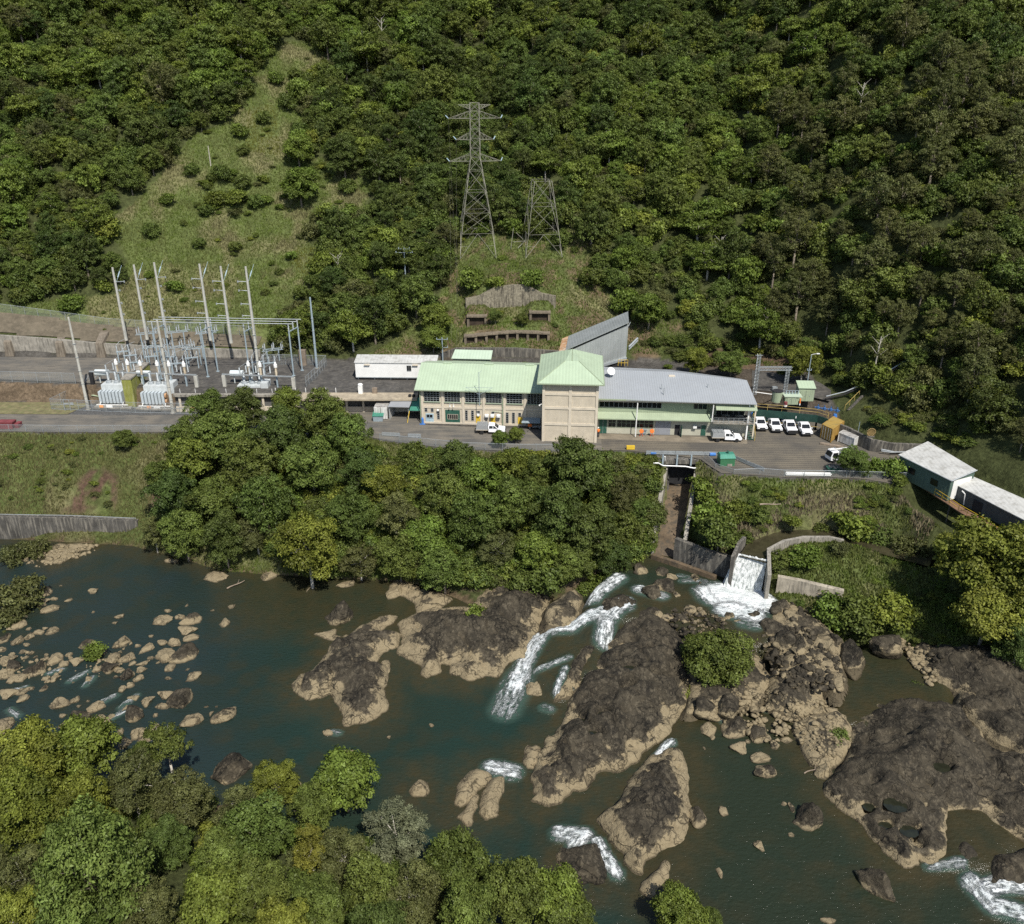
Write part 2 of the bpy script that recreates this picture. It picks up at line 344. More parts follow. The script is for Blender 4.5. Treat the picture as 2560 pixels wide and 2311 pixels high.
# ------------------------------------------------------------------ terrain
def curve(pts):
    w = sorted([(*P(px, py, z), z) for px, py, z in pts]); a = np.array(w); return a[:, 0], a[:, 1], a[:, 2]
R_ = lambda pts, z: [(x, y, z) for x, y in pts]
C_near0 = (np.array([-300., 300.]), np.array([8., 8.]), np.array([2., 0.]))
C_near1 = (np.array([-300., -40, 0, 30, 60, 300.]), np.array([62., 52, 44, 34, 30, 30.]), np.array([-9., -9, -10, -11, -12, -12.]))
C_A = curve(R_([(-300, 1900), (0, 1905), (600, 1990), (950, 2100), (1200, 2290), (1500, 2420), (1900, 2560), (2900, 2700)], -15.4))
C_bed1 = curve(R_([(-300, 1860), (0, 1865), (600, 1950), (950, 2060), (1200, 2240), (1500, 2380), (1900, 2520), (2900, 2650)], -17))
C_bed2 = curve(R_([(-300, 1375), (0, 1378), (330, 1395), (560, 1460), (860, 1480), (1020, 1500), (1200, 1640), (1330, 1560), (1500, 1480), (1700, 1440), (1850, 1500), (1950, 1590), (2100, 1640), (2250, 1660), (2350, 1720), (2500, 1760), (2900, 1800)], -17))
C_B = curve([(-300, 1345, -15.4), (0, 1352, -15.4), (180, 1362, -15.4), (330, 1372, -15.4), (450, 1402, -15.4), (560, 1440, -15.4), (700, 1445, -15.4), (860, 1455, -15.4), (1020, 1462, -15.3), (1180, 1480, -14.3), (1330, 1478, -13.5), (1450, 1455, -12.7), (1600, 1400, -12.4), (1690, 1388, -12.4), (1830, 1440, -12.4), (1930, 1540, -12.4), (2100, 1585, -12.4), (2240, 1590, -12.3), (2360, 1640, -12.2), (2560, 1700, -12), (2900, 1760, -12)])
C_B1 = curve([(-300, 1284, -10.8), (0, 1290, -10.8), (320, 1296, -10.9), (450, 1335, -11.5), (700, 1385, -12), (1000, 1390, -11.5), (1300, 1400, -11), (1500, 1370, -10.5), (1620, 1365, -10.5), (1690, 1370, -11), (1830, 1402, -11.5), (1935, 1470, -10.8), (2000, 1482, -10.7), (2120, 1495, -10.6), (2240, 1490, -10.3), (2360, 1520, -10), (2450, 1570, -10), (2560, 1620, -10), (2900, 1680, -10)])
C_B2 = curve([(-300, 1270, -10.2), (0, 1275, -10.2), (320, 1282, -10.2), (450, 1300, -10), (700, 1330, -9.5), (1000, 1330, -9), (1300, 1330, -8.5), (1500, 1310, -8.3), (1620, 1320, -8.4), (1690, 1330, -8.3), (1830, 1340, -7.6), (1935, 1400, -7.6), (2000, 1392, -7.4), (2120, 1400, -7.4), (2240, 1400, -7.4), (2360, 1450, -8), (2450, 1510, -8), (2560, 1570, -8), (2900, 1640, -8)])
C_B3 = curve([(-300, 1180, -5), (0, 1185, -5), (400, 1190, -5), (1000, 1220, -5), (1500, 1230, -5), (1620, 1240, -5.2), (1750, 1280, -6.2), (1900, 1322, -6.6), (2050, 1326, -6.5), (2200, 1348, -6.3), (2330, 1372, -5.8), (2450, 1450, -5.5), (2560, 1520, -6), (2900, 1600, -6)])
C_C = curve(R_([(-300, 1082), (0, 1082), (300, 1084), (520, 1082), (700, 1088), (900, 1090), (960, 1104), (1130, 1126), (1260, 1130), (1400, 1130), (1560, 1130), (1620, 1134), (1750, 1150), (1800, 1186), (1950, 1196), (2050, 1196), (2150, 1200), (2230, 1212), (2300, 1240), (2400, 1300), (2560, 1400), (2900, 1500)], -0.06))
C_C2 = curve([(-300, 1003, -.06), (0, 1005, -.06), (190, 1007, -.06), (430, 1022, -.06), (900, 1012, -.06), (1046, 1010, -.06), (1062, 985, -.06), (1360, 985, -.06), (1500, 985, -.06), (1700, 990, -.06), (1880, 1026, -.06), (2000, 1040, -.06), (2060, 1052, -.06), (2120, 1078, -.06), (2200, 1105, -.06), (2330, 1140, -.06), (2450, 1200, -.06), (2700, 1330, -.06)])
C_C3 = curve([(-300, 950, 3.4), (0, 955, 3.4), (190, 962, 3.4), (430, 973, 3.4), (760, 985, 3.4), (1040, 982, 3.4), (1062, 955, 3.4), (1360, 955, 3.4), (1500, 955, 3.4), (1700, 955, 3.2), (1880, 978, 3), (2000, 990, 3), (2060, 1003, 3), (2120, 1032, 3), (2200, 1068, 3), (2330, 1100, 3), (2450, 1150, 3), (2700, 1270, 3)])
C_D = curve([(-300, 886, 3.45), (0, 890, 3.45), (250, 893, 3.45), (440, 897, 3.45), (640, 898, 3.45), (800, 905, 3.45), (900, 902, 3.45), (1060, 905, 3.45), (1140, 905, 3.45), (1380, 906, 3.45), (1500, 905, 3.4), (1640, 905, 3.2), (1880, 925, 3.05), (2000, 935, 3.05), (2080, 955, 3.05), (2120, 985, 3.05), (2200, 1030, 3.05), (2330, 1075, 3.05), (2450, 1120, 3.05), (2700, 1230, 3.05)])
def curveY(pts, dy=None, s=None, base=None):
    w = []
    for px, py in pts:
        d = ray(px, py); Y = 170.0
        for _ in range(30):
            x = d[0] / d[1] * Y; yb = float(np.interp(x, base[0], base[1])); zb = float(np.interp(x, base[0], base[2]))
            Yn = yb + dy if s is None else (zb - s * yb - CAMH) / (d[2] / d[1] - s); Y = Y * 0.5 + Yn * 0.5
        w.append((d[0] / d[1] * Y, Y, CAMH + d[2] / d[1] * Y))
    a = np.array(sorted(w)); return a[:, 0], a[:, 1], a[:, 2]
C_D2 = curveY([(-300, 838), (0, 840), (120, 848), (250, 860), (440, 870), (640, 875), (800, 896), (900, 892), (1060, 888), (1140, 872), (1290, 872), (1400, 880), (1500, 885), (1640, 893), (1880, 917), (2000, 924), (2080, 942), (2150, 990), (2330, 1055), (2450, 1100), (2700, 1190)], dy=0.8, base=C_D)
C_E = curveY([(-300, 772), (0, 785), (130, 802), (250, 818), (440, 832), (640, 842), (800, 866), (900, 856), (1140, 840), (1400, 836), (1600, 848), (1880, 885), (2080, 905), (2200, 950), (2330, 1015), (2450, 1050), (2700, 1120)], dy=6.0, base=C_D)
C_F = curveY([(-300, 650), (0, 650), (600, 650), (1000, 660), (1140, 640), (1230, 635), (1420, 640), (1600, 660), (1900, 680), (2300, 700), (2560, 720), (2800, 740)], s=0.56, base=C_E)
CURVES = [C_near0, C_near1, C_A, C_bed1, C_bed2, C_B, C_B1, C_B2, C_B3, C_C, C_C2, C_C3, C_D, C_D2, C_E, C_F]
gx = np.unique(np.concatenate([np.arange(-300, -100, 3.0), np.arange(-100, 85, 0.6), np.arange(85, 300, 3.0)]))
gy = np.unique(np.concatenate([np.arange(8, 85, 2.0), np.arange(85, 200, 0.5), np.arange(200, 330, 1.5), np.arange(330, 620, 6.0)]))
GX, GY = np.meshgrid(gx, gy)
GZ = np.zeros_like(GX)
canal_line = [P(*p) for p in ((1882, 1398, -7.0), (1900, 1368, -7.0), (1960, 1344, -7.0), (2060, 1334, -7.0), (2200, 1366, -7.0), (2330, 1400, -7.0))]
race_a, race_b = P(1704, 1200, -5.5), P(1668, 1395, -12.3)
for i, x in enumerate(gx):
    ys, zs = [], []
    for cx, cy, cz in CURVES:
        y = float(np.interp(x, cx, cy)); z = float(np.interp(x, cx, cz))
        if ys and y < ys[-1] + 0.35: y = ys[-1] + 0.35
        ys.append(y); zs.append(z)
    yF, zF = ys[-1], zs[-1]
    slope = 0.60 + 0.05 * math.sin(x * 0.03)
    ys += [yF + 60, yF + 130, yF + 400]; zs += [zF + 60 * slope, zF + 130 * slope + 4, zF + 130 * slope + 170]
    GZ[:, i] = np.interp(gy, ys, zs)
hillm = sstep(172, 215, GY) * (1 - 0.5 * sstep(300, 420, GY))
GZ += hillm * (10 * (fbm(GX / 46, GY / 70, 3, 3) - 0.5) + 3.2 * (fbm(GX / 11, GY / 11, 9, 3) - 0.5))
yF_of = np.interp(GX, C_F[0], C_F[1])
up = sstep(0, 45, GY - yF_of)
xr = -62 - 0.18 * (GY - 200); GZ += 5.0 * up * np.exp(-((GX - xr) / 26) ** 2)          # grassy spur on the left
xg = -22 + 0.25 * (GY - 200); GZ -= 7.0 * up * np.exp(-((GX - xg) / 12) ** 2)          # gully beside the pylon
xs2 = 62 + 0.3 * (GY - 200); GZ -= 5.0 * up * np.exp(-((GX - xs2) / 16) ** 2)
k = (GX > 30) & (GZ > 0.5)
for _ in range(14):
    A = GZ.copy(); A[1:-1, 1:-1] = (GZ[1:-1, 1:-1] * 2 + GZ[1:-1, :-2] * 2 + GZ[1:-1, 2:] * 2 + GZ[:-2, 1:-1] + GZ[2:, 1:-1]) / 8; GZ = np.where(k & ((GX > 52) | (GZ > 4.2)), A, GZ)
k = (GX > 40) & (GZ < -0.6) & (GZ > -13.5)
for _ in range(8):
    A = GZ.copy(); A[1:-1, 1:-1] = (GZ[1:-1, 1:-1] * 2 + GZ[1:-1, :-2] * 2 + GZ[1:-1, 2:] * 2 + GZ[:-2, 1:-1] + GZ[2:, 1:-1]) / 8; GZ = np.where(k, A, GZ)
bank = (GZ < -0.5) & (GZ > -15)
GZ += np.where(bank, 1.0, 0) * 0.9 * (fbm(GX / 4, GY / 4, 31, 4) - 0.5)
yC = np.interp(GX, C_C[0], C_C[1]); yB = np.interp(GX, C_B[0], C_B[1])
# canal behind the grassed island and the tailrace cut under the yard
dc = seg_dist(GX, GY, canal_line); GZ = np.where(dc < 2.0, np.minimum(GZ, -8.2), GZ)
cdx, cdy = race_b[0] - race_a[0], race_b[1] - race_a[1]; CL = math.hypot(cdx, cdy); ux, uy = cdx / CL, cdy / CL
tt = (GX - race_a[0]) * ux + (GY - race_a[1]) * uy; dd = (GX - race_a[0]) * uy * -1 + (GY - race_a[1]) * ux
fl = -5.8 + (-12.9 + 5.8) * np.clip(tt / CL, 0, 1)
GZ = np.where((tt > -1.0) & (tt < CL + 2) & (np.abs(dd) < 2.3), np.minimum(GZ, fl), GZ)
# rim slots of the retaining wall on the left
def Zt(x, y):
    x = np.asarray(x, float); y = np.asarray(y, float)
    i = np.clip(np.searchsorted(gx, x) - 1, 0, len(gx) - 2); j = np.clip(np.searchsorted(gy, y) - 1, 0, len(gy) - 2)
    u = np.clip((x - gx[i]) / (gx[i + 1] - gx[i]), 0, 1); v = np.clip((y - gy[j]) / (gy[j + 1] - gy[j]), 0, 1)
    return (GZ[j, i] * (1 - u) + GZ[j, i + 1] * u) * (1 - v) + (GZ[j + 1, i] * (1 - u) + GZ[j + 1, i + 1] * u) * v
def G(px, py, t0=40.0):
    d = ray(px, py); ts = np.arange(t0, 520, 0.4)
    z = CAMH + d[2] * ts; zt = Zt(d[0] * ts, d[1] * ts); k = np.argmax(z < zt)
    if not (z < zt).any(): k = len(ts) - 1
    t = ts[k]; x, y = d[0] * t, d[1] * t
    return (x, y, float(Zt(x, y)))

cwl = [P(x, y, -0.2) for x, y in ((2330, 1240), (2372, 1262), (2395, 1278), (2460, 1315), (2530, 1362), (2620, 1420))]; dcw = seg_dist(GX, GY, cwl); GZ = np.where((dcw < 4.5) & (GX < 76), np.minimum(GZ, -3.2 + 2.4 * sstep(2.0, 4.5, dcw)), GZ)
k2 = lambda zx, zy: (850 + zx / 2.88, 700 + zy / 2.88)
TERR = {'wall': ([(905, 225), (1000, 205), (1120, 198), (1250, 190), (1340, 188), (1450, 190), (1550, 205)], 3.6, 15), 'a': ([(925, 330), (1050, 330)], 2.4, 5), 'b': ([(1372, 300), (1505, 300)], 2.3, 5), 'c': ([(905, 455), (1050, 440), (1130, 430), (1285, 420), (1500, 430)], 1.9, 5)}
TP = {k: [G(*k2(*p)) for p in v[0]] for k, v in TERR.items()}
for k, (p_, h_, run) in TERR.items():                      # benches cut into the slope
    a_ = np.array(TP[k]); yw = np.interp(GX, a_[:, 0], a_[:, 1]); side = sstep(a_[0, 0] - 1.5, a_[0, 0] + (4 if k == 'wall' else 0.3), GX) * (1 - sstep(a_[-1, 0] - (4 if k == 'wall' else 0.3), a_[-1, 0] + 1.5, GX))
    GZ += h_ * side * sstep(yw + 0.1, yw + 0.5, GY) * (1 - sstep(yw + 2, yw + run, GY))
CLEAR1 = [(700, 105), (805, 105), (815, 180), (735, 230), (765, 330), (725, 385), (820, 400), (935, 465), (905, 530), (830, 540), (775, 560), (770, 610), (830, 640), (760, 730), (690, 790), (660, 870), (480, 870), (300, 830), (-60, 800), (-60, 765), (300, 735), (320, 640), (255, 570), (330, 515), (410, 430), (480, 340), (560, 310), (620, 250), (640, 180)]
CLEAR2 = [(1120, 640), (1140, 600), (1240, 585), (1330, 600), (1440, 565), (1490, 640), (1510, 720), (1570, 800), (1640, 860), (1660, 915), (1000, 915), (880, 915), (1000, 840), (1090, 770), (1120, 690)]
CLEAR3 = [(1570, 800), (1700, 800), (1760, 900), (1900, 900), (2080, 930), (2300, 1060), (2330, 1110), (1560, 930)]
def clear_mask(X, Y, Z):
    px, py, _ = proj(X, Y, Z)
    return in_poly(px, py, CLEAR1), in_poly(px, py, CLEAR2), in_poly(px, py, CLEAR3)

# terrain colour: what the ground is (soil, grass, leaf litter, rock), never light or shade
m1, m2, m3 = clear_mask(GX, GY, GZ)
n1 = fbm(GX / 7, GY / 7, 5, 4); n2 = fbm(GX / 2.2, GY / 2.2, 8, 3); n3 = fbm(GX / 18, GY / 18, 15, 3)
def cl(c): return np.array(c)[None, None, :]
forest_c = cl((0.05, 0.058, 0.022)); grass_c = cl((0.085, 0.105, 0.034)); straw_c = cl((0.14, 0.13, 0.065)); soil_c = cl((0.12, 0.085, 0.055)); rockc = cl((0.16, 0.12, 0.08))
col = np.broadcast_to(forest_c, GX.shape + (3,)).copy()
def blend(mask, c, a=1.0):
    global col
    w = (np.clip(mask, 0, 1) * a)[..., None]; col = col * (1 - w) + c * w
def soft(m, it=6):
    m = m.astype(float)
    for _ in range(it): m = (m + np.roll(m, 1, 0) + np.roll(m, -1, 0) + np.roll(m, 1, 1) + np.roll(m, -1, 1)) / 5
    return m
mm = sstep(0.3, 0.7, soft(m1 | m2) + 0.5 * (fbm(GX / 3, GY / 3, 77) - 0.5)); blend(mm, grass_c); blend((m1 | m2) * sstep(0.50, 0.66, n1), straw_c, 0.8); blend((m2) * sstep(0.52, 0.6, n2), soil_c, 0.8)
blend(m3 * 1.0, grass_c * 0.7); blend(m3 * sstep(0.45, 0.6, n1), soil_c, 0.9)
bk = (GY > yB) & (GY < yC)
blend(bk * 1.0, grass_c * 0.9); blend(bk * sstep(0.45, 0.62, n1), straw_c, 0.8)
px_, py_, _ = proj(GX, GY, GZ)
SCAR = [[(150, 1285), (185, 1215), (235, 1160), (300, 1190), (290, 1290)], [(375, 1270), (385, 1215), (425, 1195), (440, 1240), (425, 1285)]]
blend(soft(in_poly(px_, py_, SCAR[0]) | in_poly(px_, py_, SCAR[1]), 3) * sstep(0.35, 0.5, n2), cl((0.085, 0.052, 0.038)))
blend(bk & (px_ > 1150) & (px_ < 1520) & (py_ > 1400), rockc * 0.6, 0.9)
yC3 = np.interp(GX, C_C3[0], C_C3[1]); yC2 = np.interp(GX, C_C2[0], C_C2[1]); yD = np.interp(GX, C_D[0], C_D[1]); yE = np.interp(GX, C_E[0], C_E[1])
blend((GY > yC) & (GY < yD + 0.5) & (GX < 62), cl((0.075, 0.07, 0.062)))
blend((GY > yC2 - 0.3) & (GY < yC3 + 0.3), cl((0.12, 0.09, 0.06))); blend((GY > yC2 - 0.3) & (GY < yD) & (GX > 38) & (GX < 58), cl((0.07, 0.058, 0.045))); blend((GX > 60) & (GY > 100), forest_c)
blend((GY > yD) & (GY < yE) & (GX > 38) & (GX < 60), soil_c * 0.8); blend((GY < 60) * 1.0, forest_c)
bed = (GZ < -14.6); blend(bed * 1.0, cl((0.10, 0.075, 0.045)))
gm, nt, b = new_mat('ground_soil'); at = ND(nt, 'ShaderNodeAttribute', attribute_name='ground'); v = coords(nt, 'World')
nz = noise(nt, v, 1.6, 6, 0.7); nz2 = noise(nt, v, 0.35, 3)
cc = mixc(nt, 1.0, at.outputs['Color'], ramp(nt, nz, [(0.3, 0.55), (0.7, 1.5)]), 'MULTIPLY'); cc = mixc(nt, 1.0, cc, ramp(nt, nz2, [(0.3, 0.75), (0.7, 1.25)]), 'MULTIPLY')
LK(nt, cc, b.inputs['Base Color']); b.inputs['Roughness'].default_value = 0.95; b.inputs['Specular IOR Level'].default_value = 0.1
bp = nt.nodes.new('ShaderNodeBump'); bp.inputs['Distance'].default_value = 0.4; LK(nt, noise(nt, v, 1.3, 7, 0.7), bp.inputs['Height']); LK(nt, bp.outputs[0], b.inputs['Normal'])
ny, nx = GX.shape; idx = np.arange(ny * nx).reshape(ny, nx)
F4 = np.stack([idx[:-1, :-1], idx[:-1, 1:], idx[1:, 1:], idx[1:, :-1]], -1).reshape(-1, 4)
me = npmesh('ground', np.stack([GX, GY, GZ], -1).reshape(-1, 3), F4, gm, {'ground': col.reshape(-1, 3)}, True)
tag(link('ground', me), 'valley ground of soil, grass and forest floor', None, None, 'structure')
# sprayed-concrete slope, yard, decks as sheets lying over the ground
def drape(name, poly_world, mat, off=0.05, step=0.6, label=None, kind='structure', bulge=0.0):
    a = np.array(poly_world); xs = np.arange(a[:, 0].min(), a[:, 0].max() + step, step); ys = np.arange(a[:, 1].min(), a[:, 1].max() + step, step)
    X, Y = np.meshgrid(xs, ys); inn = in_poly(X, Y, poly_world); Z = Zt(X, Y) + off
    k = inn[:-1, :-1] & inn[1:, :-1] & inn[:-1, 1:] & inn[1:, 1:]
    id_ = np.arange(X.size).reshape(X.shape); f = np.stack([id_[:-1, :-1], id_[:-1, 1:], id_[1:, 1:], id_[1:, :-1]], -1)[k]
    used = np.unique(f); mp = -np.ones(X.size, int); mp[used] = np.arange(len(used))
    me = npmesh(name, np.stack([X, Y, Z], -1).reshape(-1, 3)[used], mp[f], mat, None, True)
    return tag(link(name, me), label, None, None, kind)
def along(curve_, x0, x1, n=60, dy=0.0):
    xs = np.linspace(x0, x1, n); return [(x, float(np.interp(x, curve_[0], curve_[1])) + dy) for x in xs]
# asphalt and block paving of the yard
am, nt, b = new_mat('yard_asphalt'); v = coords(nt, 'World'); vs_ = coords(nt, 'World', (0.12, 1, 1))
n1_ = noise(nt, v, 0.22, 6, 0.65); n2_ = noise(nt, vs_, 0.9, 5, 0.7)
c = mixc(nt, ramp(nt, n1_, [(0.38, 0), (0.62, 1)]), (0.088, 0.085, 0.076), (0.145, 0.130, 0.105))
c = mixc(nt, mth(nt, 'MULTIPLY', ramp(nt, n2_, [(0.50, 0), (0.62, 1)]), 0.6), c, (0.19, 0.165, 0.125))
c = mixc(nt, mth(nt, 'MULTIPLY', ramp(nt, noise(nt, vs_, 2.0, 4), [(0.58, 0), (0.66, 1)]), 0.5), c, (0.04, 0.038, 0.035))
LK(nt, mixc(nt, 1.0, c, ramp(nt, noise(nt, v, 6, 3), [(0.3, 0.8), (0.7, 1.15)]), 'MULTIPLY'), b.inputs['Base Color']); b.inputs['Roughness'].default_value = 0.9
pm, nt, b = new_mat('yard_block_paving'); v = coords(nt, 'World')
wv = nt.nodes.new('ShaderNodeTexWave'); wv.wave_type = 'BANDS'; wv.bands_direction = 'Y'; wv.inputs['Scale'].default_value = 0.42; wv.inputs['Distortion'].default_value = 2.6; wv.inputs['Detail'].default_value = 2; wv.inputs['Detail Scale'].default_value = 0.5
LK(nt, v, wv.inputs['Vector']); w2 = nt.nodes.new('ShaderNodeTexWave'); w2.bands_direction = 'X'; w2.inputs['Scale'].default_value = 1.1; w2.inputs['Distortion'].default_value = 1.0; LK(nt, v, w2.inputs['Vector'])
c = mixc(nt, ramp(nt, noise(nt, v, 0.16, 5, 0.6), [(0.4, 0), (0.62, 1)]), (0.088, 0.080, 0.066), (0.150, 0.130, 0.095))
c = mixc(nt, mth(nt, 'MULTIPLY', ramp(nt, wv.outputs['Fac'], [(0.15, 1), (0.45, 0)]), mth(nt, 'MULTIPLY', ramp(nt, w2.outputs['Fac'], [(0.3, 0.3), (0.7, 1)]), 0.7)), c, (0.045, 0.04, 0.036))
LK(nt, mixc(nt, 1.0, c, ramp(nt, noise(nt, v, 5, 4), [(0.3, 0.8), (0.7, 1.15)]), 'MULTIPLY'), b.inputs['Base Color']); b.inputs['Roughness'].default_value = 0.9
dm = M('deck_bitumen', (0.068, 0.064, 0.058), 0.9, 0.3, 0.5, stain=(0.13, 0.12, 0.10), stain_amt=0.6, bump=0.01)
gravel_m = M('dark_gravel', (0.085, 0.085, 0.082), 0.95, 0.4, 3, bump=0.05, bsc=9)
lawn_m = M('dry_verge', (0.17, 0.15, 0.075), 0.95, 0.3, 0.8, stain=(0.12, 0.14, 0.05), stain_amt=0.7, bump=0.05, bsc=8)
def flat(name, poly, z, mat, label):
    mb = MB(); n = len(poly); mb.add([(x, y, z) for x, y in poly], [tuple(range(n))]); o = mb.build(name, mat)
    bm = bmesh.new(); bm.from_mesh(o.data); bmesh.ops.triangulate(bm, faces=bm.faces); bm.to_mesh(o.data); bm.free()
    return tag(o, label, None, None, 'structure')
xm = P(1500, 1100)[0]
yard = along(C_C, -190, xm, 60, 0.35) + [P(1500, 1082), P(1050, 1062), P(1050, 1000), P(700, 1036), P(520, 1039), P(190, 1037), P(-400, 1034)]
flat('road', yard, 0.01, am, 'worn grey asphalt road running past the substation and hall')
pav = along(C_C, xm, P(2240, 1214)[0], 40, 0.35) + [P(2246, 1180), P(2300, 1150), P(2190, 1100), P(2110, 1075), P(2040, 1048), P(1890, 1034), P(1868, 1088), P(1500, 1082)]
flat('pavement', pav, 0.014, pm, 'block paved yard in front of the office wing and parked utes')
flat('gravel_yard', [P(170, 1037), P(232, 1008), P(1046, 1016), P(1046, 1000.5), P(700, 1035.5), P(520, 1038.5)], 0.006, gravel_m, 'dark gravel yard under the transformers')
flat('verge', [P(-400, 1033), P(168, 1036), P(228, 1010), P(190, 1006), P(-400, 1003)], 0.003, lawn_m, 'dry grass verge behind the left road')
flat('concrete_apron', [P(1496, 1085), P(1868, 1096), P(1868, 1110), P(1700, 1106), P(1496, 1098)], 0.02, M('apron_concrete', (0.20, 0.17, 0.125), 0.9, 0.25, 0.5, bump=0.01), 'stained concrete apron along the office wing')
ug = along(C_C3, -190, P(430, 973, 3.4)[0], 30, 0.9) + [P(430, 897, 3.5), P(0, 893, 3.5), P(-400, 888, 3.5)]
flat('upper_road', ug, 3.53, am, 'grey upper road behind the fence at left')
flat('gravel_platform', [P(1880, 976, 3), P(2000, 988, 3), P(2075, 1005, 3), P(2080, 960, 3), P(2000, 938, 3), P(1880, 928, 3)], 3.12, dm, 'dark platform with switchgear above the parked utes')

# ------------------------------------------------------------------ river
wx = np.arange(-135, 100, 0.42); wy = np.arange(44, 140, 0.42); WX, WY = np.meshgrid(wx, wy)
def PW(pts, z=-14.5): return [P(x, y, z) for x, y in pts]
UP = PW([(1440, 1560), (1470, 1480), (1560, 1380), (1700, 1340), (1990, 1440), (1990, 1600), (1800, 1640), (1640, 1545), (1560, 1560), (1500, 1600)], -12.4)
CH = PW([(1330, 1600), (1440, 1540), (1520, 1600), (1500, 1680), (1400, 1740), (1330, 1700)], -14)
RP = PW([(1640, 1880), (1700, 1800), (1850, 1770), (2100, 1800), (2700, 2200), (2700, 2400), (1600, 2400), (1640, 2150), (1720, 2050), (1700, 1900)], -14.6)
PL = PW([(2080, 1640), (2260, 1580), (2400, 1640), (2380, 1780), (2200, 1830), (2080, 1800)], -13.6)
PB = PW([(2350, 2020), (2460, 2010), (2560, 2100), (2500, 2180), (2360, 2150)], -13.8)
WZ = np.full(WX.shape, -15.0)
for poly, lv in ((CH, -13.6), (UP, -12.2), (RP, -14.6), (PL, -13.6), (PB, -13.8)): WZ[in_poly(WX, WY, poly)] = lv
for _ in range(5): WZ = (WZ + np.roll(WZ, 1, 0) + np.roll(WZ, -1, 0) + np.roll(WZ, 1, 1) + np.roll(WZ, -1, 1)) / 5
WZF = WZ.copy()
foam = np.zeros(WX.shape); 
FU = np.zeros(WX.shape); FV = np.zeros(WX.shape); FD = np.full(WX.shape, 1e9); fk = [0]
def fl_(pts, r, a=1.0, z=-14):
    global foam
    w = [P(x, y, z) for x, y in pts]; s0 = 0; fk[0] += 17.3
    for (ax, ay), (bx_, by_) in zip(w[:-1], w[1:]):
        dx, dy = bx_ - ax, by_ - ay; L = math.hypot(dx, dy) + 1e-9; t = np.clip(((WX - ax) * dx + (WY - ay) * dy) / L / L, 0, 1); ex, ey = WX - ax - t * dx, WY - ay - t * dy; d = np.hypot(ex, ey)
        k = d / r < FD; FU[k] = (s0 + t * L + fk[0])[k]; FV[k] = ((ex * -dy + ey * dx) / L)[k]; FD[k] = (d / r)[k]; foam = np.maximum(foam, a * (1 - sstep(r * 0.3, r, d))); s0 += L
_fl = fl_
def fl_(pts, r, a=1.0, z=-14): _fl(pts, r * 0.95, a, z)
fl_([(1545, 1471), (1500, 1500), (1478, 1525)], 2.2, 0.95); fl_([(1597, 1500), (1650, 1515)], 2.0, 0.85); fl_([(1560, 1530), (1515, 1577), (1508, 1614)], 2.2, 0.95)
fl_([(1560, 1540), (1500, 1560), (1439, 1575), (1355, 1580), (1330, 1620), (1305, 1665), (1288, 1705)], 2.3, 1.05); fl_([(1300, 1680), (1280, 1725), (1262, 1760)], 3.2, 0.72)
fl_([(1345, 1682), (1423, 1650)], 0.9, 0.8); fl_([(1413, 1677), (1392, 1730)], 0.8, 0.9); fl_([(1360, 1755), (1375, 1760)], 1.2, 0.7)
fl_([(1230, 1905), (1280, 1915)], 2.1, 0.95); fl_([(1677, 1848), (1608, 1922)], 1.15, 1.0); fl_([(1400, 2068), (1460, 2072), (1440, 2095)], 1.7, 1.0); fl_([(1495, 2092), (1515, 2130), (1542, 2168)], 1.3, 1.0)
fl_([(1795, 1488), (1840, 1492), (1890, 1505)], 4.9, 1.4, -12.2); fl_([(1760, 1480), (1780, 1500)], 2.8, 0.95, -12.2); fl_([(1820, 1525), (1880, 1540)], 3.4, 1.15, -12.2); fl_([(1860, 1560), (1885, 1565)], 2.0, 0.7, -12.2); fl_([(1700, 1440), (1760, 1455)], 1.0, 0.6, -12.2)
fl_([(2470, 2225), (2560, 2215), (2620, 2230)], 1.7, 1.0, -14.8); fl_([(2430, 2215), (2480, 2270), (2560, 2290), (2640, 2320)], 1.9, 1.0, -14.8); fl_([(2400, 2170), (2320, 2172)], 0.9, 0.8, -14.8)
for a_ in ([(170, 1690), (215, 1665)], [(118, 1670), (150, 1660)], [(210, 1700), (228, 1680)], [(300, 1755), (338, 1725)], [(255, 1740), (285, 1725)], [(5, 1720), (60, 1705)], [(270, 1785), (305, 1765)], [(830, 1815), (845, 1818)], [(808, 1930), (815, 1945)], [(720, 1955), (735, 1965)], [(1960, 1760), (1915, 1765)], [(1800, 1790), (1820, 1800)], [(20, 1760), (40, 1775)], [(1700, 1478), (1760, 1480)]):
    fl_(a_, 0.8, 0.72)

def onD(px, py, dy):
    a = curveY([(px, py)], dy=dy, base=C_D); return (float(a[0][0]), float(a[1][0]), float(a[2][0]))
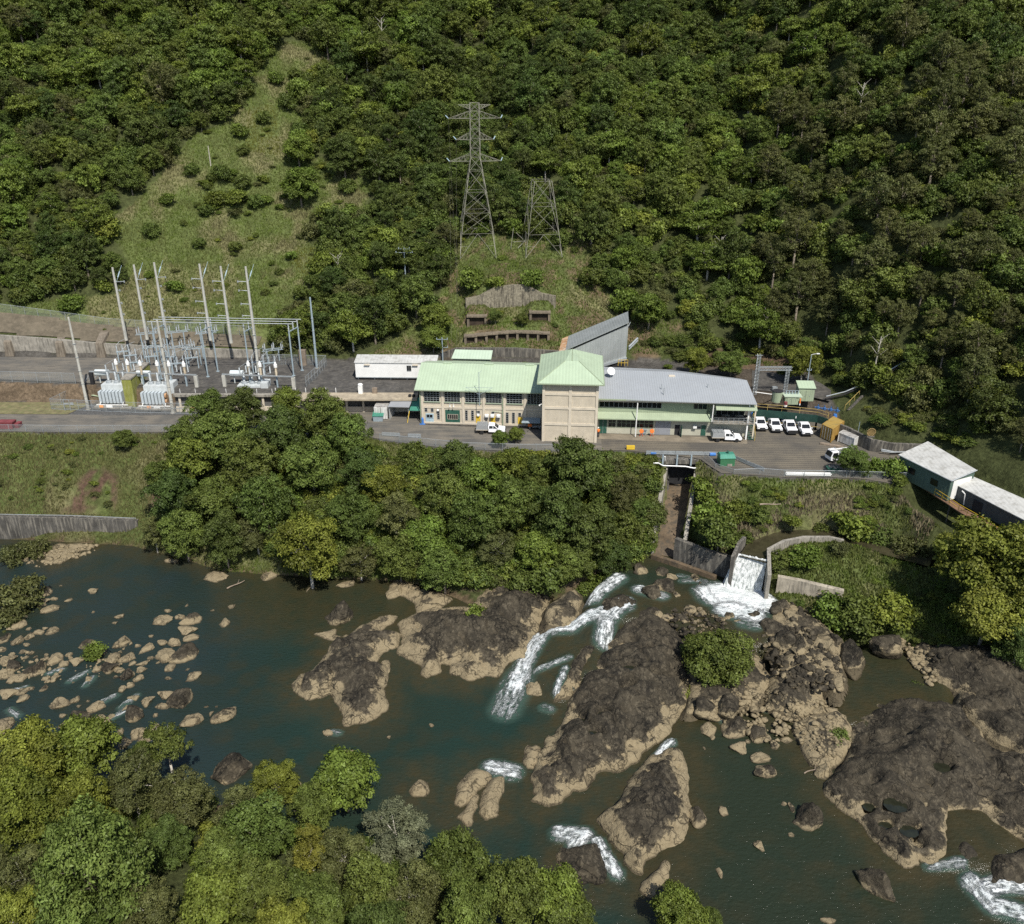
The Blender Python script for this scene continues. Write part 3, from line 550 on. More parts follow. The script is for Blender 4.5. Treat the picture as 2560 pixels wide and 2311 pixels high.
# ------------------------------------------------------------------ rock shelves (outlines measured at the waterline) and boulders
z7 = lambda p: [(700 + x / 1.894, 1350 + y / 1.894) for x, y in p]
z8 = lambda p: [(1650 + x / 2.2154, 1600 + y / 2.2154) for x, y in p]
z6 = lambda x, y: (x / 2.016, 1300 + y / 2.016)
z5 = lambda x, y: (1550 + x / 1.996, 1100 + y / 1.996)
SHELVES = [  # label, outline px, water level, height, shoulder, tide offset
 ('heart shaped dark rock island with pale rim, left of the rapids', z7([(52, 700), (75, 650), (140, 625), (215, 555), (250, 500), (330, 450), (400, 405), (480, 372), (560, 360), (540, 395), (470, 440), (520, 440), (580, 450), (560, 500), (480, 545), (465, 590), (510, 610), (525, 660), (500, 700), (515, 760), (510, 810), (450, 855), (380, 880), (300, 888), (290, 830), (260, 760), (240, 725), (190, 750), (120, 768), (75, 745)]), -15, 2.4, 4.2, 0.25),
 ('low pale rock sliver at the upper edge of the heart shaped island', z7([(155, 450), (265, 420), (275, 445), (310, 455), (260, 490), (215, 470)]), -15, 0.6, 1.5, 0.4),
 ('broad sloping rock shelf below the river trees, left of the white chute', z7([(590, 470), (560, 400), (620, 360), (720, 330), (820, 330), (900, 330), (960, 250), (1010, 110), (1090, 110), (1210, 170), (1290, 280), (1260, 400), (1220, 440), (1190, 500), (1150, 560), (1080, 590), (1040, 650), (950, 660), (890, 672), (810, 640), (800, 600), (760, 590), (750, 625), (700, 660), (670, 640), (680, 590), (600, 570), (555, 520)]), -15, 3.6, 10, 0.5),
 ('pale rock ledge at the foot of the river trees', z7([(515, 215), (560, 190), (640, 210), (660, 240), (760, 250), (815, 285), (760, 330), (650, 370), (640, 300), (560, 265), (520, 250)]), -15, 0.9, 2.5, 0.4),
 ('grey slab between the river trees and the top of the rapids', z7([(1250, 410), (1270, 330), (1330, 270), (1400, 240), (1435, 300), (1410, 360), (1370, 410), (1300, 415)]), -13.4, 1.9, 2.5, 0.0),
 ('dark wet rock in the middle of the upper rapids', z7([(1500, 350), (1530, 290), (1620, 262), (1690, 300), (1640, 340), (1560, 360)]), -12.3, 0.8, 1.5, -0.9),
 ('layered rock step beside the white chute', z7([(1190, 610), (1200, 560), (1300, 500), (1400, 480), (1395, 520), (1310, 560), (1230, 600)]), -14.6, 1.0, 1.5, 0.0),
 ('rounded rock at the foot of the chute', z7([(1150, 700), (1170, 650), (1230, 600), (1290, 590), (1320, 640), (1300, 700), (1240, 745), (1170, 735)]), -15, 1.3, 2.2, 0.2),
 ('rock wedge between the small cascade and the long central ridge', z7([(1310, 700), (1350, 600), (1400, 530), (1480, 510), (1515, 540), (1480, 620), (1430, 680), (1370, 740), (1300, 760)]), -14.6, 1.7, 2.2, 0.2),
 ('long central rock ridge running from the rapids to the lower pool', [(1333, 1968), (1334, 2000), (1360, 2023), (1402, 2005), (1434, 1978), (1466, 1973), (1487, 1936), (1550, 1926), (1592, 1904), (1619, 1867), (1650, 1853), (1682, 1826), (1700, 1790), (1725, 1767), (1735, 1720), (1740, 1640), (1700, 1570), (1640, 1535), (1571, 1540), (1540, 1561), (1518, 1603), (1497, 1646), (1471, 1688), (1439, 1720), (1413, 1772), (1397, 1820), (1360, 1857), (1339, 1900), (1333, 1942)], -14.9, 3.3, 5.5, 0.2),
 ('small oval rock against the left flank of the central ridge', z7([(1145, 1060), (1160, 1000), (1210, 970), (1243, 985), (1235, 1030), (1200, 1085), (1160, 1097)]), -15, 1.0, 1.5, 0.4),
 ('fissured wedge shaped rock island right of the narrow chute', [(1502, 2047), (1530, 2015), (1560, 1990), (1580, 1950), (1605, 1915), (1630, 1890), (1665, 1878), (1705, 1883), (1720, 1920), (1720, 1990), (1725, 2050), (1710, 2100), (1690, 2125), (1650, 2130), (1615, 2150), (1612, 2188), (1590, 2180), (1560, 2150), (1540, 2110), (1510, 2080)], -14.9, 2.3, 3.6, 0.35),
 ('capsule shaped pale rock beside the wedge shaped island', z7([(1710, 1660), (1730, 1610), (1790, 1545), (1830, 1525), (1853, 1550), (1845, 1600), (1800, 1650), (1750, 1690), (1715, 1685)]), -14.9, 1.2, 1.5, 0.9),
 ('long tilted pale slab at the edge of the lower pool', z7([(812, 1260), (830, 1180), (930, 1085), (995, 1110), (980, 1150), (900, 1240), (850, 1270)]), -15, 1.1, 1.5, 0.9),
 ('pitted pale rock right of the tilted slab', z7([(940, 1290), (950, 1200), (1000, 1135), (1070, 1120), (1055, 1200), (1040, 1240), (1030, 1310), (980, 1320)]), -15, 1.1, 1.5, 0.6),
 ('pale rock tucked below the tilted slab', z7([(840, 1320), (900, 1220), (935, 1215), (925, 1290), (900, 1360)]), -15, 0.8, 1.2, 0.8),
 ('round pale rock alone near the grey foreground tree', z7([(612, 1190), (625, 1150), (665, 1122), (705, 1150), (712, 1190), (690, 1225), (640, 1222)]), -15, 0.9, 1.4, 0.9),
 ('dark rock under the foreground trees beside the lower cascade', z7([(1320, 1500), (1340, 1475), (1400, 1460), (1500, 1450), (1550, 1560), (1560, 1640), (1450, 1640), (1340, 1620)]), -15, 1.6, 2.4, -1.0),
 ('great dark domed outcrop with potholes on the right', z8([(905, 860), (940, 770), (1000, 700), (1040, 600), (1060, 480), (1120, 400), (1250, 350), (1450, 355), (1600, 400), (1760, 500), (1900, 600), (2150, 700), (2150, 1160), (1900, 1080), (1750, 970), (1590, 965), (1590, 1050), (1615, 1150), (1590, 1220), (1530, 1250), (1450, 1230), (1380, 1285), (1340, 1270), (1250, 1190), (1150, 1080), (1080, 990), (980, 930)]), -14.6, 5.2, 13, 0.0),
 ('dark rock slope under the shaded trees at the right edge', z8([(1360, 90), (1420, 40), (1560, -20), (1900, 0), (2150, 50), (2150, 760), (1900, 600), (1760, 500), (1640, 400), (1650, 300), (1540, 250), (1440, 190)]), -13.8, 4.2, 10, 0.1),
 ('dark rock point between the small pool and the white water', z8([(1600, 1150), (1620, 1110), (1700, 1120), (1810, 1240), (1800, 1290), (1700, 1300), (1620, 1280)]), -14.8, 1.5, 2.2, -0.8),
 ('dark rock mass above the white water in the bottom right corner', z8([(1800, 1250), (1850, 1200), (2016, 1160), (2150, 1200), (2150, 1400), (1950, 1370), (1830, 1375)]), -14.8, 2.4, 3.0, -0.8),
 ('tan ledge below the round bush with a dark cap', z8([(575, 300), (610, 200), (700, 95), (850, 60), (960, 90), (1010, 170), (1000, 260), (940, 300), (880, 380), (800, 430), (700, 420), (600, 380)]), -14.1, 2.6, 4.0, 0.0),
 ('rubbly tan ledge left of the great dark outcrop', z8([(760, 560), (730, 490), (840, 420), (960, 400), (1080, 430), (1070, 540), (1040, 620), (1000, 700), (930, 725), (830, 690), (790, 620)]), -14.4, 1.6, 3.5, 0.3),
 ('flat rock bench around the bush between the two channels', [(1640, 1535), (1700, 1520), (1780, 1535), (1850, 1590), (1900, 1640), (1930, 1720), (1890, 1760), (1820, 1790), (1760, 1775), (1715, 1790), (1730, 1700), (1690, 1600)], -14.0, 1.3, 2.5, -0.1),
 ('low broken ledge at the foot of the left retaining wall', [(115, 1408), (120, 1375), (150, 1358), (250, 1362), (200, 1380), (185, 1395), (150, 1412)], -15, 0.6, 1.3, 0.6),
 ('bouldery bank left of the dark pool', [(1960, 1500), (2010, 1530), (2060, 1560), (2100, 1600), (2110, 1680), (2090, 1740), (2050, 1700), (1990, 1700), (1950, 1660), (1930, 1600), (1925, 1540)], -12.5, 1.2, 3, 0.1),
]
POOLM = M('rock_pool_water', (0.018, 0.020, 0.012), 0.08, 0.3, 1.0, spec=0.5)
PITS = {18: [(z8([(x_, y_)])[0][0], z8([(x_, y_)])[0][1], r_) for x_, y_, r_ in ((1480, 930, 2.4), (1390, 1025, 1.2), (1310, 900, 1.6), (1265, 985, 1.1), (1490, 1055, 1.9), (1525, 1175, 1.0), (1170, 882, 0.9), (1330, 1215, 0.9), (1560, 720, 1.3))], 9: [(z7([(x_, y_)])[0][0], z7([(x_, y_)])[0][1], r_) for x_, y_, r_ in ((1528, 828, 1.0), (1648, 690, 1.3), (1430, 835, 0.7), (1655, 622, 1.2), (1480, 915, 1.0), (1340, 1130, 0.6), (1445, 1080, 0.8))], 11: [(1835, 0, 0)] and []}
def ridged(x, y, s): return 1 - np.abs(2 * fbm(x, y, s, 5) - 1)
rock_edges = []; SHZ = []
def rockz(x, y):
    r = -99.0
    for x0, y0, st, Zg, zl in SHZ:
        i, j = int(round((x - x0) / st)), int(round((y - y0) / st))
        if 0 <= j < Zg.shape[0] and 0 <= i < Zg.shape[1]: r = max(r, zl + Zg[j, i])
    return r
def on_rock(px, py, wl):
    z = wl
    for _ in range(8): x, y = P(px, py, z); z = 0.5 * z + 0.5 * max(wl, rockz(x, y))
    return z
for k, (lab, px, zl, H, sh, to) in enumerate(SHELVES):
    poly = [P(x, y, zl) for x, y in px]; a = np.array(poly); rock_edges.append(poly)
    cx, cy = a.mean(0); st = 0.28 if max(np.ptp(a[:, 0]), np.ptp(a[:, 1])) < 14 else 0.36
    xs = np.arange(a[:, 0].min() - 1.5, a[:, 0].max() + 1.5, st); ys = np.arange(a[:, 1].min() - 1.5, a[:, 1].max() + 1.5, st); X, Y = np.meshgrid(xs, ys)
    wob = 1.5 * (fbm(X / 1.8, Y / 1.8, 40 + k, 5) - 0.5)
    sd = seg_dist(X, Y, poly, True); sd = np.where(in_poly(X, Y, poly), sd, -sd) + wob
    t = np.clip(sd / sh, 0, 1); dome = np.sqrt(np.clip(1 - (1 - t) ** 2.2, 0, 1)) * (0.55 + 0.45 * t)
    Z = np.where(sd > 0, H * dome, sd * 1.3)
    rel = sstep(0, 1.5, sd)
    Z = Z + rel * (H * 0.30 * (fbm(X / 5.5, Y / 5.5, 60 + k, 4) - 0.5) * 2 + 0.35 * (ridged(X / 3.2 + 0.3 * Y, Y / 2.2, 70 + k) - 0.7) + 0.24 * (ridged(X / 1.3, Y / 1.0, 75 + k) - 0.7) + 0.22 * (fbm(X / 0.9, Y / 0.9, 80 + k, 3) - 0.5))
    q_ = Z * 1.6 + 0.35 * X + fbm(X / 4, Y / 4, 33 + k) * 2; Z = Z + rel * 0.22 * (np.floor(q_) + sstep(0.6, 1.0, q_ - np.floor(q_)) - q_)
    if H > 2: Z = Z + rel * (0.30 * H * (ridged(X / 8 + Y / 14, Y / 5, 120 + k) - 0.72) + 0.5 * (ridged(X / 3.1, Y / 1.9 + X / 5, 130 + k) - 0.72))
    if H > 2: # joints and potholes
        j = np.abs(np.sin((X * 0.5 + Y * 0.35 + 3 * fbm(X / 6, Y / 6, 90 + k)) * 1.4)); Z -= rel * 0.6 * (1 - sstep(0.0, 0.16, j))
        Z -= rel * 0.9 * sstep(0.66, 0.78, vn(X / 2.4, Y / 2.4, 99 + k)) * (1 if k in (18, 9) else 0.3)
    for hx_, hy_, hr in PITS.get(k, ()):
        wx_, wy_ = P(hx_, hy_, zl + min(H * 0.6, 2.0)); i_, j2_ = int((wx_ - xs[0]) / st), int((wy_ - ys[0]) / st)
        if not (0 <= j2_ < sd.shape[0] and 0 <= i_ < sd.shape[1]) or sd[j2_, i_] < 1.3 * hr: continue
        hd_ = np.hypot((X - wx_) * 0.8, Y - wy_) + 0.5 * (fbm(X / 0.8, Y / 0.8, 12, 3) - 0.5); j_ = np.unravel_index(np.argmin(hd_), hd_.shape); zf_ = Z[j_]; Z -= 1.5 * (1 - sstep(hr * 0.5, hr, hd_))
        pc_ = MB(); pc_.add([(hr * 0.85 * math.cos(a_ * 0.628), hr * 0.7 * math.sin(a_ * 0.628), 0) for a_ in range(10)], [tuple(range(10))]); tag(pc_.build('rock_pool', POOLM, None, (wx_, wy_, zl + zf_ - 1.0)), 'still rain water lying in a hollow of the rock', None, None, 'structure')
    Z = np.maximum(Z, -1.6)
    SHZ.append((xs[0], ys[0], st, np.where(sd > -0.3, Z, -99), zl))
    keep = sd > -1.1; kq = keep[:-1, :-1] & keep[1:, :-1] & keep[:-1, 1:] & keep[1:, 1:]
    id_ = np.arange(X.size).reshape(X.shape); f = np.stack([id_[:-1, :-1], id_[:-1, 1:], id_[1:, 1:], id_[1:, :-1]], -1)[kq]
    used = np.unique(f); mp = -np.ones(X.size, int); mp[used] = np.arange(len(used))
    me = npmesh('rock_shelf', np.stack([X - cx, Y - cy, Z], -1).reshape(-1, 3)[used], mp[f], rockm, None, True)
    o = link('rock_shelf', me); o.location = (cx, cy, zl); o['tide'] = zl + to; o['wline'] = float(zl); tag(o, lab, 'rock outcrop')
def boulder_mesh(seed):
    rnd = random.Random(seed); bm = bmesh.new(); bmesh.ops.create_icosphere(bm, subdivisions=4, radius=1.0)
    pl = [(Vector((rnd.gauss(0, 1), rnd.gauss(0, 1), rnd.gauss(0.3, 0.8))).normalized(), rnd.uniform(0.48, 0.82)) for _ in range(11)]
    off = Vector((seed * 3.1, seed * 1.7, 0))
    for v in bm.verts:
        p = v.co.copy()
        for n, d in pl:
            e = p.dot(n) - d
            if e > 0: p -= n * e * 0.88
        nrm = v.co.normalized(); p += nrm * (0.16 * mnoise.noise(p * 1.3 + off) + 0.07 * mnoise.noise(p * 3.7 + off) + 0.025 * mnoise.noise(p * 9 + off)); v.co = p
    mx_ = [max(abs(v.co[i]) for v in bm.verts) for i in range(3)]
    for v in bm.verts: v.co = Vector((v.co.x / mx_[0] * 0.97, v.co.y / mx_[1] * 0.97, v.co.z / mx_[2]))
    me = bpy.data.meshes.new('boulder'); bm.to_mesh(me); bm.free(); me.materials.append(rockm); me.polygons.foreach_set('use_smooth', [True] * len(me.polygons)); return me
BM = [boulder_mesh(i) for i in range(14)]
rnd = random.Random(4)
nb = 0
def boulder(px, py, w, h, rot=0, wl=-15.0, dark=0, label=None, group=None, H=None):
    """px,py,w,h are what the photo shows of it in its own pixels"""
    global nb
    w0 = wl; wl = on_rock(px, py, wl); wl = wl - (0.12 if wl > w0 + 0.2 else 0)
    _, _, dep = proj(*P3(px, py, wl)); s = FPX / dep; W_ = w / s; dang = math.atan2(CAMH - wl, P(px, py, wl)[1]); sd_, cd_ = math.sin(dang), math.cos(dang)
    Hh = H if H else (0.36 if not dark else 0.55) * min(W_, h / s)
    L_ = max((h / s - Hh * cd_ * 0.55) / sd_, 0.55 * W_)
    x, y = P(px, py + 0.08 * h, wl + Hh * 0.35)
    a = math.radians(-rot); rw = math.atan2(math.sin(a) / sd_, math.cos(a)) if rot else rnd.uniform(-0.3, 0.3)
    o = bpy.data.objects.new('boulder', BM[nb % len(BM)]); COL.objects.link(o); nb += 1
    o.location = (x, y, wl); o.scale = (W_ * 0.64, L_ * 0.62, max(Hh * 1.15, 0.12)); o.rotation_euler = (0, 0, rw)
    if not rot: o.scale = (W_ * 0.64, L_ * 0.62, o.scale[2])
    o['tide'] = wl + (0.5 if not dark else -0.55); o['wline'] = float(w0)
    sz = 'tiny' if W_ < 0.8 else 'small' if W_ < 1.5 else 'medium' if W_ < 2.6 else 'large'
    shp = 'long' if w > 1.7 * h else 'upright' if h > 1.25 * w else 'round'
    tone = 'dark topped' if dark else 'pale tan'
    if label is None:
        reg = next((n_ for n_, q in ROCK_REG if in_poly(np.array(px), np.array(py), q)), 'in the river')
        label = f'{sz} {shp} {tone} boulder {reg}'; group = group or 'boulders in the river'
    return tag(o, label, 'boulder', group)
bx = lambda a, b_, c, d: [(a, b_), (c, b_), (c, d), (a, d)]
ROCK_REG = [('at the far left water edge', bx(-50, 1450, 70, 1800)), ('under the leftmost bank bush', bx(70, 1450, 170, 1560)), ('left of the lone river bush', bx(70, 1560, 205, 1720)),
            ('around the lone river bush', bx(205, 1590, 300, 1690)), ('in open water above the boulder field', bx(170, 1440, 380, 1590)), ('in the upper right cluster', bx(380, 1500, 520, 1590)),
            ('in the middle of the boulder field', bx(300, 1590, 390, 1720)), ("in the boulder field's right half", bx(390, 1590, 520, 1720)), ('by the lower left trees', bx(-50, 1720, 300, 1900)),
            ('below the boulder field', bx(300, 1720, 420, 1900)), ('at the field edge lower right', bx(420, 1690, 620, 1900)), ('alone in the left pool', bx(520, 1440, 900, 1690)),
            ('beside the waterfall foam', bx(1620, 1390, 1990, 1580)), ('in the rubble right of the round bush', bx(1880, 1560, 2120, 1760)), ('by the small dark pool', bx(2080, 1500, 2400, 1760)),
            ('at the top edge of the right pool', bx(1700, 1720, 2000, 1880)), ('in the right pool', bx(1690, 1880, 2560, 2311)), ('in the central pool', bx(620, 1690, 1400, 2311))]
FIELD = [(215,360,80,55,0,1),(275,395,35,20),(232,402,40,25),(260,442,90,40,-20),(345,402,30,22),(472,352,45,32,-30),(307,331,20,10),(212,425,40,30),(848,455,35,22),(941,430,16,16),(605,482,50,22,-20),(578,517,26,16),(470,463,14,14),(813,502,88,45),(965,495,95,62,0,1),(910,485,45,30),(945,548,85,50),(970,588,80,38,-15),(1070,455,18,10),(1170,433,40,20,-35),(1137,512,55,58),(877,608,60,60,-50),(820,612,50,35),(613,610,85,62,-15),(763,583,26,16),(735,645,80,40,-50),(693,632,32,20),(835,680,85,65,-30),(930,663,115,100,0,1),(860,738,42,48),(722,720,60,22,-20),(762,694,35,18),(795,718,20,14),(715,750,48,34),(645,770,80,70,0,1),(700,790,50,45),(600,750,60,35),(640,690,80,55),(575,690,60,80),(545,735,90,60,0,1),(487,748,45,38),(435,625,80,45,0,1),(280,695,70,60),(325,720,42,38),(390,705,60,50),(350,677,35,25),(230,698,25,22),(120,662,40,22),(160,667,34,26),(130,690,30,20),(70,725,75,70,0,1),(175,745,105,85,0,1),(110,785,70,50),(30,700,80,60),(25,770,80,60),(60,800,50,40),(265,555,58,38),(200,562,50,30),(228,545,25,20),(147,547,25,18),(85,525,75,55),(120,487,30,28),(90,603,65,60),(150,580,45,40,0,1),(135,625,32,24),(15,595,50,60,0,1),(235,795,40,25),(275,792,40,35),(447,800,35,40,0,1),(368,817,14,12),(222,845,30,34,0,1),(150,847,45,24),(45,865,85,60),(113,862,55,40),(113,897,55,38),(305,918,90,60),(378,903,50,48),(487,930,85,70),(413,985,110,95,0,1),(335,1025,70,45),(318,983,35,24),(396,937,22,16),(443,912,16,12),(495,1007,50,50),(545,1003,50,62),(493,1057,24,16),(565,1050,14,12),(610,1063,32,38),(535,1112,56,48),(630,1115,60,60,0,1),(703,1065,100,70,-55),(730,1100,60,60),(680,962,100,90,0,1),(630,948,40,34),(676,893,60,32),(740,906,52,60),(655,828,40,36),(613,850,36,30),(820,937,68,30,15),(785,980,22,26),(838,873,75,48),(915,888,110,105,0,1),(962,1003,100,68),(850,797,36,16),(983,778,95,50,-40),(945,752,24,12,-30),(1132,970,130,75,-50,1),(1040,940,24,12),(1092,940,16,10),(1063,972,18,28),(1660,1068,60,34),(1080,283,110,45),(1365,275,90,40,-20),(868,203,65,25),(1960,1092,20,18),(20,1030,90,90),(1480,1350,60,80),(765,1150,45,30),(825,1135,40,40),(780,1040,50,50),(1940,740,60,110),(1990,350,70,65),(1750,318,95,26,-15),(1555,345,12,30),(10,650,40,30),(55,680,30,24),(180,690,20,14),(300,745,24,18),(470,700,30,24),(520,665,40,30),(665,722,36,24),(585,790,24,16)]
for r in FIELD:
    x, y = z6(r[0], r[1]); boulder(x, y, r[2] / 2.016, r[3] / 2.016, *( [r[4]] if len(r) > 4 else [0]), dark=(r[5] if len(r) > 5 else 0))
boulder(*z6(1720, 455), 70, 70, 0, dark=1, label='large dark pyramid shaped boulder with pale rim standing alone in the left pool', H=2.6)
boulder(*z6(1165, 1225), 92, 78, 0, dark=1, label='big blocky dark boulder at the edge of the foreground trees', H=2.0)
for r in [(718, 875, 24, 20), (514, 932, 18, 12), (232, 908, 55, 30), (320, 1000, 60, 26)]: boulder(700 + r[0] / 1.894, 1350 + r[1] / 1.894, r[2] / 1.894, r[3] / 1.894)
for r in [(250, 360, 150, 110, 0, 1), (375, 355, 100, 110, 0, 1), (425, 475, 150, 110, 0, 1), (550, 505, 90, 110, 0, 1), (435, 585, 85, 75), (565, 645, 115, 60), (575, 720, 115, 75, 15, 1), (640, 575, 50, 50, 0, 1), (600, 540, 50, 50), (700, 548, 70, 40), (1060, 85, 140, 150, 0, 1), (1240, 20, 150, 80, 0, 1), (985, 210, 60, 110), (1045, 200, 40, 50), (580, 190, 55, 60), (500, 245, 60, 30), (215, 970, 95, 105, 0, 1), (352, 940, 45, 60), (545, 1130, 45, 65), (730, 1077, 35, 26), (330, 1285, 30, 55), (730, 920, 30, 55, 0, 1), (690, 905, 36, 28), (270, 480, 90, 90), (245, 597, 15, 20), (880, 385, 80, 60), (955, 385, 70, 40), (985, 250, 50, 50), (560, 300, 50, 36), (480, 310, 44, 30), (525, 380, 50, 34), (660, 440, 40, 30), (560, 440, 46, 36), (490, 560, 30, 24), (290, 540, 30, 26), (470, 150 * 3, 30, 24)]:
    boulder(1650 + r[0] / 2.2154, 1600 + r[1] / 2.2154, r[2] / 2.2154, r[3] / 2.2154, *([r[4]] if len(r) > 4 else [0]), wl=-14.6 if r[1] > 400 or r[0] < 300 else -13.9, dark=(r[5] if len(r) > 5 else 0))
boulder(1650 + 840 / 2.2154, 1600 + 962 / 2.2154, 78, 76, 0, wl=-14.6, dark=1, label='large dark boulder with a pale foot near the middle of the right pool', H=2.2)
boulder(1650 + 1200 / 2.2154, 1600 + 1320 / 2.2154, 105, 62, 55, wl=-14.6, dark=1, label='long dark boulder slanting in the lower right pool', H=2.2)
boulder(1650 + 935 / 2.2154, 1600 + 1548 / 2.2154, 36, 18, 0, wl=-14.6, label='low pale boulder at the bottom edge of the right pool')
boulder(1650 + 905 / 2.2154, 1600 + 712 / 2.2154, 42, 42, 0, wl=-14.6, label='square pale slab with a pole across it below the rubbly ledge')
for r in [(160, 745, 90, 80, 0, 1), (210, 715, 110, 80, 0, 1), (258, 680, 70, 40), (350, 845, 60, 40, 0, 1), (415, 865, 45, 30, 0, 1), (550, 873, 50, 45, 0, 1), (505, 893, 50, 30, 0, 1), (285, 768, 30, 35, 0, 1), (790, 830, 95, 80, 0, 1), (770, 920, 110, 90, 0, 1), (835, 985, 120, 110, 0, 1), (900, 1010, 90, 110, 0, 1), (1080, 985, 60, 60, 0, 1), (1155, 1060, 120, 150, 0, 1), (1340, 1000, 150, 100, 0, 1), (1010, 1000, 90, 100), (940, 950, 60, 50), (205, 655, 60, 40, 0, 1), (190, 870, 50, 40), (240, 880, 60, 40), (300, 880, 50, 40, 0, 1), (330, 900, 40, 30), (660, 870, 80, 40, 0, 1), (860, 870, 60, 60), (820, 800, 50, 50), (870, 920, 70, 50), (1060, 1060, 60, 50), (1000, 1080, 60, 40), (950, 1060, 60, 50), (1030, 1110, 60, 40), (100, 640, 80, 60, 0, 1), (375, 690, 40, 40, 0, 1), (400, 715, 30, 24, 0, 1), (690, 850, 30, 20, 0, 1), (590, 905, 36, 24, 0, 1)]:
    x, y = z5(r[0], r[1]); boulder(x, y, r[2] / 1.996, r[3] / 1.996, 0, wl=-12.3, dark=(r[5] if len(r) > 5 else 0))
# rubble: loose stones nobody could count
rub = MB(); rpts = []
def rubble(poly, n, lo, hi, z):
    xs = [p[0] for p in poly]; ys = [p[1] for p in poly]; k = 0
    while k < n:
        x, y = rnd.uniform(min(xs), max(xs)), rnd.uniform(min(ys), max(ys))
        if in_poly(np.array(x), np.array(y), poly): z_ = on_rock(x, y, z); rpts.append((*P(x, y, z_), z_, lo + (hi - lo) * rnd.random() ** 2)); k += 1
rubble([(1870, 1700), (1960, 1730), (2090, 1760), (2110, 1830), (2080, 1900), (2010, 1870), (1980, 1830), (1930, 1860), (1880, 1840), (1800, 1800), (1770, 1770)], 330, 0.15, 0.6, -14.2)
rubble([(1900, 1590), (1990, 1560), (2080, 1600), (2110, 1700), (2060, 1730), (1980, 1720), (1930, 1680)], 330, 0.2, 0.75, -12.2)
rubble([(1650, 1530), (1760, 1520), (1830, 1570), (1800, 1600), (1700, 1590)], 160, 0.15, 0.6, -12.1)
rubble([(1990, 1450), (2060, 1480), (2000, 1560), (1940, 1520)], 60, 0.3, 0.8, -12.1)
rubble([(0, 1620), (120, 1640), (260, 1640), (330, 1600), (330, 1690), (200, 1700), (60, 1710), (0, 1700)], 140, 0.12, 0.45, -15)
rubble([(2240, 1590), (2360, 1640), (2330, 1720), (2280, 1660)], 90, 0.2, 0.7, -13.4)
rubble([(30, 1380), (250, 1360), (230, 1385), (100, 1420), (30, 1400)], 120, 0.15, 0.6, -15)
bmv = [np.array([v.co[:] for v in b_.vertices]) for b_ in (boulder_mesh(30), )]
bmR = bmesh.new(); bmesh.ops.create_icosphere(bmR, subdivisions=2, radius=1.0); bv = np.array([v.co[:] for v in bmR.verts]); bf = np.array([[v.index for v in f.verts] for f in bmR.faces]); bmR.free()
AV, AF = [], []; rg = np.random.default_rng(5)
for i, (x, y, z, r) in enumerate(rpts):
    q = bv * (1 + 0.28 * (rg.random((len(bv), 1)) - 0.5)); nn = rg.normal(size=(7, 3)); nn /= np.linalg.norm(nn, axis=1)[:, None]
    for n_ in nn: e = np.maximum(q @ n_ - 0.5, 0); q = q - e[:, None] * n_ * 0.9
    AV.append(q * [r, r * rg.uniform(0.7, 1.2), r * 0.7] + [x, y, z + 0.1 * r]); AF.append(bf + i * len(bv))
me = npmesh('rubble', np.concatenate(AV), np.concatenate(AF), rockm, None, False, 3); o = link('rubble', me); o['tide'] = -13.2; o['wline'] = -16.0; tag(o, 'loose tan river stones piled between the ledges', None, None, 'stuff')

# ------------------------------------------------------------------ water surface
dr = np.full(WX.shape, 1e9)
for poly in rock_edges: d_ = seg_dist(WX, WY, poly, True); d_ = np.where(in_poly(WX, WY, poly), 0, d_); dr = np.minimum(dr, d_)
ybank = np.interp(WX, C_B[0], C_B[1]) - WY
px_, py_, _ = proj(WX, WY, WZ)
shal = np.maximum(0.85 * (1 - sstep(0.3, 4.5, dr + 2.5 * (fbm(WX / 3, WY / 3, 7) - 0.5))), 0.75 * (1 - sstep(0, 5, ybank)))
shal = np.maximum(shal, 0.55 * sstep(500, 560, px_) * (1 - sstep(980, 1120, px_)) * (1 - sstep(1540, 1640, py_)))
shal = np.maximum(shal, sstep(0.62, 0.72, vn(WX / 2.0 + 3 * vn(WX / 5, WY / 5, 2), WY / 1.7, 12)) * sstep(1680, 1760, px_) * 0.42 * sstep(0.35, 0.6, fbm(WX / 9, WY / 9, 88)))
shal = np.maximum(shal, in_poly(WX, WY, PL) * 0.5 * sstep(0.4, 0.6, fbm(WX / 3, WY / 3, 4))); shal = np.maximum(shal, in_poly(WX, WY, PB) * 0.6)
blu = (1 - sstep(430, 800, px_)) * 0.9
wm, nt, b = new_mat('river_water'); v = coords(nt, 'World')
af = ND(nt, 'ShaderNodeAttribute', attribute_name='foam'); ash = ND(nt, 'ShaderNodeAttribute', attribute_name='shallow'); ab = ND(nt, 'ShaderNodeAttribute', attribute_name='blue')
deep = mixc(nt, ab.outputs['Fac'], (0.0135, 0.0300, 0.0230), (0.0175, 0.0285, 0.0285)); deep = mixc(nt, ramp(nt, noise(nt, v, 0.09, 4), [(0.35, 0), (0.65, 0.6)]), deep, (0.016, 0.025, 0.016))
deep = mixc(nt, ND(nt, 'ShaderNodeAttribute', attribute_name='olive').outputs['Fac'], deep, (0.020, 0.025, 0.013))
bs = nt.nodes.new('ShaderNodeTexVoronoi'); bs.feature = 'SMOOTH_F1'; bs.inputs['Scale'].default_value = 0.42; bs.inputs['Randomness'].default_value = 1.0; LK(nt, v, bs.inputs['Vector'])
deep = mixc(nt, mth(nt, 'MULTIPLY', ramp(nt, bs.outputs['Distance'], [(0.30, 1), (0.52, 0)]), mth(nt, 'MULTIPLY', ramp(nt, noise(nt, v, 0.16, 3), [(0.42, 0), (0.6, 1)]), 0.45)), deep, (0.030, 0.028, 0.014))
